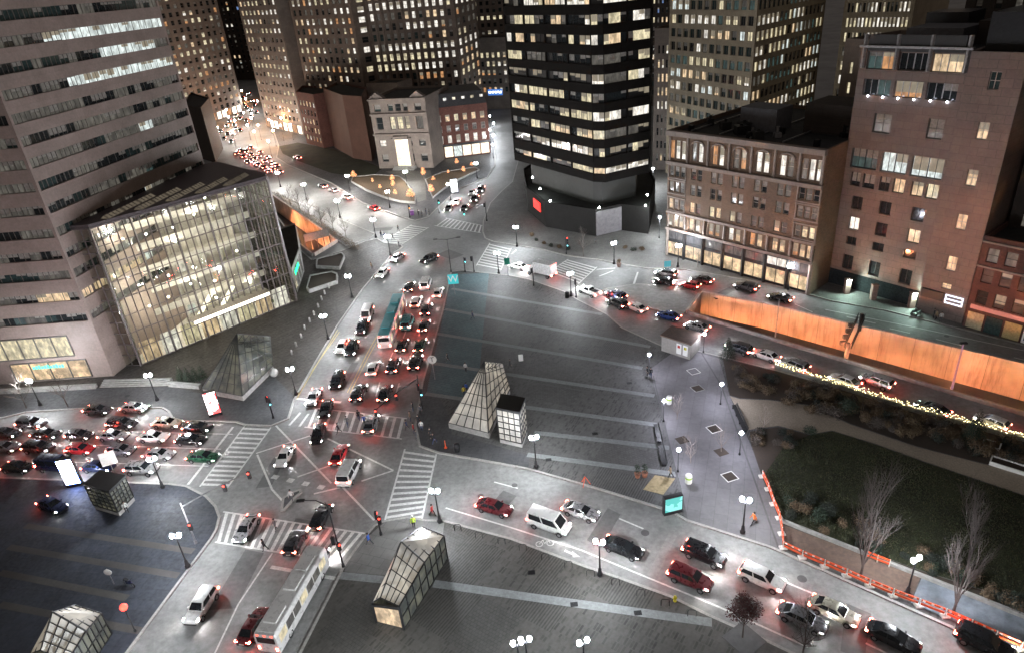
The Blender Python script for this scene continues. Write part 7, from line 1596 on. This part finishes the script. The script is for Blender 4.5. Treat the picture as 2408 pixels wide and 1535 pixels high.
for s_ in (-1, 1): mb.ring([[(-.4, s_ * .35, 0), (.4, s_ * .35, 0), (.4, s_ * .32, 0), (-.4, s_ * .32, 0)], [(-.4, s_ * .04, 1.1), (.4, s_ * .04, 1.1), (.4, s_ * .01, 1.1), (-.4, s_ * .01, 1.1)]])
part(rt, 'board', mesh_of(mb, 'board', [whitem]))
p = gz(1587, 1412); rt = root('fire_hydrant', p, 'small yellow fire hydrant on the lower kerb', 'fire hydrant'); mb = MB(); mb.lathe((0, 0, 0), [(.18, 0), (.18, .08), (.12, .12), (.12, .6), (.17, .62), (.15, .72), (.05, .82)], 10); mb.bar((-.22, 0, .45), (.22, 0, .45), .12, .12); part(rt, 'body', mesh_of(mb, 'body', [paint('hydrant_yellow', (.6, .5, .03), 0)]))
p = gz(1048, 1052); rt = root('traffic_cone', p, 'tall orange marker post at the plinth of the lit glass wedge', 'marker post'); mb = MB(); mb.lathe((0, 0, 0), [(.25, 0), (.25, .08), (.08, .1), (.05, 1.3)], 8); part(rt, 'post', mesh_of(mb, 'post', [orm]))
def mcycle(px, rz, label, col):
    p = gz(*px); rt = root('motorcycle', p, label, 'motorcycle', None, rz); me = wheel_mesh(.32, .12)
    for x in (-.7, .7): part(rt, 'wheel', me, (x, 0, .32))
    mb = MB(); mb.ring([[(x, -w, z0), (x, w, z0), (x, w * .7, z1), (x, -w * .7, z1)] for x, w, z0, z1 in ((-.8, .06, .55, .7), (-.4, .16, .45, .78), (0, .18, .35, .8), (.3, .16, .45, .95), (.55, .06, .6, .95))]); mb.bar((.5, 0, .9), (.72, 0, .35), .08, .08); part(rt, 'body', mesh_of(mb, 'body', [PAINT[col]]))
    mb = MB(); mb.bar((.45, -.36, 1.05), (.45, .36, 1.05), .04, .04); part(rt, 'handlebar', mesh_of(mb, 'handlebar', [castm])); mb = MB(); mb.box(-.7, 0, -.14, .14, .78, .86); part(rt, 'seat', mesh_of(mb, 'seat', [rubber]))
mcycle((306, 1375), -.5, 'dark blue scooter alone on the dark station plaza', 'navy'); mcycle((2150, 738), .4, 'dark motorcycle parked by the last lamp pillar', 'dark'); mcycle((2160, 742), .6, 'grey motorcycle parked nearest the stair tower entrance', 'grey')
sign((268, 1372), 2.0, .9, .9, whitem, 'round white sign on a short post beside the blue scooter', round_=True)
# ================================================================ PEOPLE
skin = plain('skin', (.42, .26, .19), rough=.55, var=.1); hairm = plain('hair_dark', (.02, .015, .012), rough=.7); shoe = plain('shoes', (.02, .02, .02), rough=.6)
CLOTH = {k: plain('cloth_' + k, c, rough=.85, scale=12) for k, c in dict(black=(.015, .015, .018), navy=(.02, .03, .08), grey=(.1, .1, .11), denim=(.04, .06, .11), red=(.3, .03, .03), blue=(.03, .09, .35), hivis=(.55, .75, .05), orange=(.7, .16, .03), tan=(.25, .18, .11), white=(.6, .6, .58), yellow=(.6, .48, .05)).items()}
def body_mesh(stride, arm, lean=0.0, turn=0):
    V = []; E_ = []; Rd = []
    def v(p, r, par=None):
        V.append(p); Rd.append(r)
        if par is not None: E_.append((par, len(V) - 1))
        return len(V) - 1
    pel = v((0, 0, .95), (.15, .12)); w = v((lean * .3, 0, 1.1), (.14, .11), pel); ch = v((lean * .7, 0, 1.32), (.17, .12), w); nk = v((lean, 0, 1.49), (.06, .06), ch); hd = v((lean + .02, 0, 1.6), (.085, .1), nk); v((lean + .01, 0, 1.72), (.075, .085), hd)
    for s_ in (-1, 1):
        f = stride * s_; hip = v((0, s_ * .1, .88), (.1, .1), pel); kn = v((f * .45 + .05 * abs(stride), s_ * .11, .5), (.065, .07), hip); an = v((f * .8 - (.1 if f < 0 else 0), s_ * .11, .09 + (.08 if f < 0 else 0)), (.042, .045), kn); v((f * .8 + .16 - (.1 if f < 0 else 0), s_ * .12, .045 + (.02 if f < 0 else 0)), (.035, .05), an)
        a = -f * arm; sh = v((lean * .9, s_ * .2, 1.41), (.07, .07), ch); el = v((lean * .8 + a * .35 - .04, s_ * .27, 1.13), (.05, .05), sh); wr = v((lean * .8 + a * .8 + .06, s_ * .27, .9), (.034, .036), el); pm = v((lean * .8 + a * .9 + .08, s_ * .265, .82), (.03, .042), wr)
        for q in range(4): v((lean * .8 + a * .9 + .06 + .022 * q, s_ * .262, .735 + .008 * abs(q - 1.5)), (.01, .01), pm)
        v((lean * .8 + a * .9 + .14, s_ * .24, .8), (.011, .011), wr)
    me = bpy.data.meshes.new('body'); me.from_pydata(V, E_, []); o = bpy.data.objects.new('body', me); COL.objects.link(o)
    sk = o.modifiers.new('skin', 'SKIN'); sk.use_smooth_shade = True; ss = o.modifiers.new('sub', 'SUBSURF'); ss.levels = 1; ss.render_levels = 1
    for i, sv in enumerate(me.skin_vertices[0].data): sv.radius = Rd[i]; sv.use_root = (i == 0)
    dg = bpy.context.evaluated_depsgraph_get(); nm = bpy.data.meshes.new_from_object(o.evaluated_get(dg)); bpy.data.objects.remove(o); nm.name = 'body'
    nm.materials.clear()
    for m_ in (skin, CLOTH['black'], CLOTH['denim'], shoe): nm.materials.append(m_)
    for p_ in nm.polygons:
        c = p_.center; p_.use_smooth = True
        if c.z > 1.5: i = 0
        elif c.z < .1: i = 3
        elif abs(c.y) > .2 and c.z < .88: i = 0
        elif c.z > .86: i = 1
        else: i = 2
        p_.material_index = i
    return nm
POSE = [body_mesh(.42, .6, .05), body_mesh(.12, .3, .0), body_mesh(.3, .5, .08), body_mesh(.0, .2, .02)]
hb_ = MB(); hb_.ball((0, 0, 0), .125, 10, sz=1.05); hair_me = mesh_of(hb_, 'hair', [hairm], True); hm2 = MB(); hm2.lathe((0, 0, 0), [(.15, 0), (.15, .03), (.12, .1), (.02, .15)], 10); hat_me = mesh_of(hm2, 'helmet', [paint('helmet_white', (.7, .7, .65), 0)], True)
fm = MB(); fm.ring([[(.105, -.02, -.03), (.105, .02, -.03), (.1, .012, .05), (.1, -.012, .05)], [(.135, -.012, -.03), (.135, .012, -.03), (.11, .006, .05), (.11, -.006, .05)]]); nose_me = mesh_of(fm, 'nose', [skin])
def person(px, pose, top, leg, rz, label, helmet=False, group=None):
    p = gz(*px); rt = root('person', p, label, 'person', group, rz); me = POSE[pose]; o = part(rt, 'body', me)
    for i, m_ in ((1, CLOTH[top]), (2, CLOTH[leg])): o.material_slots[i].link = 'OBJECT'; o.material_slots[i].material = m_
    ln = (.05, 0, .08, .02)[pose]; part(rt, 'hair', hair_me, (ln - .025, 0, 1.7)); rt.scale = (1.08,) * 3
    if helmet: part(rt, 'helmet', hat_me, (ln, 0, 1.76))
    return rt
for x, y, po, t, l, lab in [
 (937, 546, 0, 'black', 'black', 'person in black walking over the upper left crossing'), (897, 558, 1, 'black', 'denim', 'person in a dark coat waiting beside the lamp at the upper left crossing'), (925, 566, 0, 'grey', 'black', 'person in grey stepping onto the upper left crossing'), (939, 582, 2, 'black', 'black', 'person in black on the terrace tip below the upper left crossing'), (905, 563, 3, 'navy', 'black', 'person in navy standing at the upper left crossing'),
 (985, 508, 3, 'black', 'black', 'person in black at the bank corner, left of the group'), (993, 512, 1, 'grey', 'black', 'person in grey in the middle of the bank corner group'), (1003, 506, 3, 'navy', 'denim', 'person in navy in the bank corner group'), (1010, 508, 1, 'black', 'black', 'person in black on the right of the bank corner group'), (875, 634, 2, 'tan', 'grey', 'person in tan bending on the terrace by the planters'),
 (1112, 752, 0, 'navy', 'black', 'person in navy crossing the upper plaza alone'), (1054, 852, 0, 'black', 'black', 'person in black striding on the plaza left of the lit glass wedge'), (1096, 874, 1, 'white', 'black', 'person in a pale top left of the lit glass wedge'), (1199, 866, 2, 'black', 'black', 'person in black right of the lit glass wedge ridge'), (1092, 930, 1, 'yellow', 'navy', 'person in a yellow top at the left flank of the lit glass wedge'), (1098, 922, 3, 'blue', 'black', 'person in a blue top at the left flank of the lit glass wedge'),
 (972, 968, 3, 'black', 'denim', 'person in black at the back of the kerb crowd'), (990, 975, 1, 'grey', 'black', 'person in grey at the back right of the kerb crowd'), (966, 990, 3, 'tan', 'denim', 'person in tan in the middle of the kerb crowd'), (985, 998, 1, 'black', 'black', 'person in black in the middle of the kerb crowd'), (958, 1010, 2, 'navy', 'black', 'person in navy stepping off from the kerb crowd'), (974, 1018, 3, 'red', 'denim', 'person in a red coat in the kerb crowd'), (992, 1012, 1, 'white', 'denim', 'person in a pale coat in the kerb crowd'), (980, 1034, 1, 'grey', 'grey', 'person in grey at the front of the kerb crowd'),
 (798, 1018, 0, 'black', 'black', 'person in black on the upper zebra crossing left of centre'), (818, 1002, 0, 'grey', 'denim', 'person in grey in the middle of the upper zebra crossing'), (845, 988, 2, 'black', 'navy', 'person in black far on the upper zebra crossing'), (858, 998, 0, 'blue', 'black', 'person in blue on the upper zebra crossing beside the grey sedan'),
 (1014, 1030, 2, 'black', 'black', 'left one of two people in black walking by the plaza corner'), (1022, 1042, 0, 'black', 'navy', 'right one of two people in dark clothes walking by the plaza corner'), (688, 1176, 0, 'white', 'grey', 'person in a pale patterned top on the median island'), (1018, 1212, 0, 'red', 'black', 'person in a dark red coat beside the corner twin lamp'), (870, 1280, 0, 'blue', 'black', 'person with a blue jacket at the lower pavement corner'),
 (650, 1246, 1, 'grey', 'black', 'person in grey on the lower zebra crossing'), (625, 1294, 2, 'black', 'black', 'person in black at the stop line below the lower zebra crossing'), (1522, 884, 3, 'black', 'black', 'left one of two dark figures under the upper walkway lamp'), (1530, 887, 1, 'black', 'navy', 'right one of two dark figures under the upper walkway lamp'), (1577, 1122, 2, 'tan', 'black', 'person in tan below the lower walkway lamp'), (1772, 1232, 0, 'orange', 'black', 'person in an orange top beside the walkway twin lamp'),
 (2200, 752, 1, 'tan', 'black', 'person in tan at the stair tower entrance'), (2194, 748, 3, 'black', 'black', 'person in black at the stair tower entrance'), (2211, 756, 3, 'white', 'grey', 'person in white at the stair tower entrance'), (300, 1204, 1, 'white', 'black', 'person in a white top beside the grey lift house'), (1400, 575, 1, 'grey', 'black', 'person in grey passing under the pale podium panel')]:
    person((x, y), po, t, l, R.uniform(0, 6.28), lab)
person((974, 1240), 1, 'hivis', 'black', -1.4, 'traffic officer in a lime yellow jacket at the lower corner', True)

# ================================================================ WORLD, SUN, RENDER
w = bpy.data.worlds.new('World'); sc.world = w; w.use_nodes = True; nt = w.node_tree; bg = nt.nodes['Background']
tc = nt.nodes.new('ShaderNodeTexCoord'); sx = nt.nodes.new('ShaderNodeSeparateXYZ'); nt.links.new(tc.outputs['Generated'], sx.inputs[0]); cr = nt.nodes.new('ShaderNodeValToRGB'); nt.links.new(sx.outputs[2], cr.inputs[0])
el = cr.color_ramp.elements; el[0].position = 0.0; el[0].color = (1, .76, .58, 1); el[1].position = .6; el[1].color = (.4, .37, .37, 1)
nt.links.new(cr.outputs[0], bg.inputs[0]); bg.inputs[1].default_value = SKY if 'SKY' in globals() else .22
sun = bpy.data.lights.new('fill_sun', 'SUN'); sun.energy = .05; sun.angle = math.radians(20); sun.color = (1, .95, .9); so = bpy.data.objects.new('fill_sun', sun); COL.objects.link(so); so.rotation_euler = (math.radians(35), math.radians(-20), 0)  # weak directional fill added to shade the facades apart, not moonlight
vs = sc.view_settings; sc.display_settings.display_device = 'sRGB'; vs.view_transform = 'Standard'; vs.look = 'None'; vs.exposure = 0.0; vs.gamma = 1.0
sc.render.engine = 'CYCLES'; cy = sc.cycles; cy.use_denoising = True; cy.max_bounces = 6; cy.diffuse_bounces = 3; cy.glossy_bounces = 3; cy.transmission_bounces = 4; cy.transparent_max_bounces = 8; cy.sample_clamp_indirect = 3.0; cy.sample_clamp_direct = 0; cy.caustics_reflective = False; cy.caustics_refractive = False; cy.use_light_tree = True
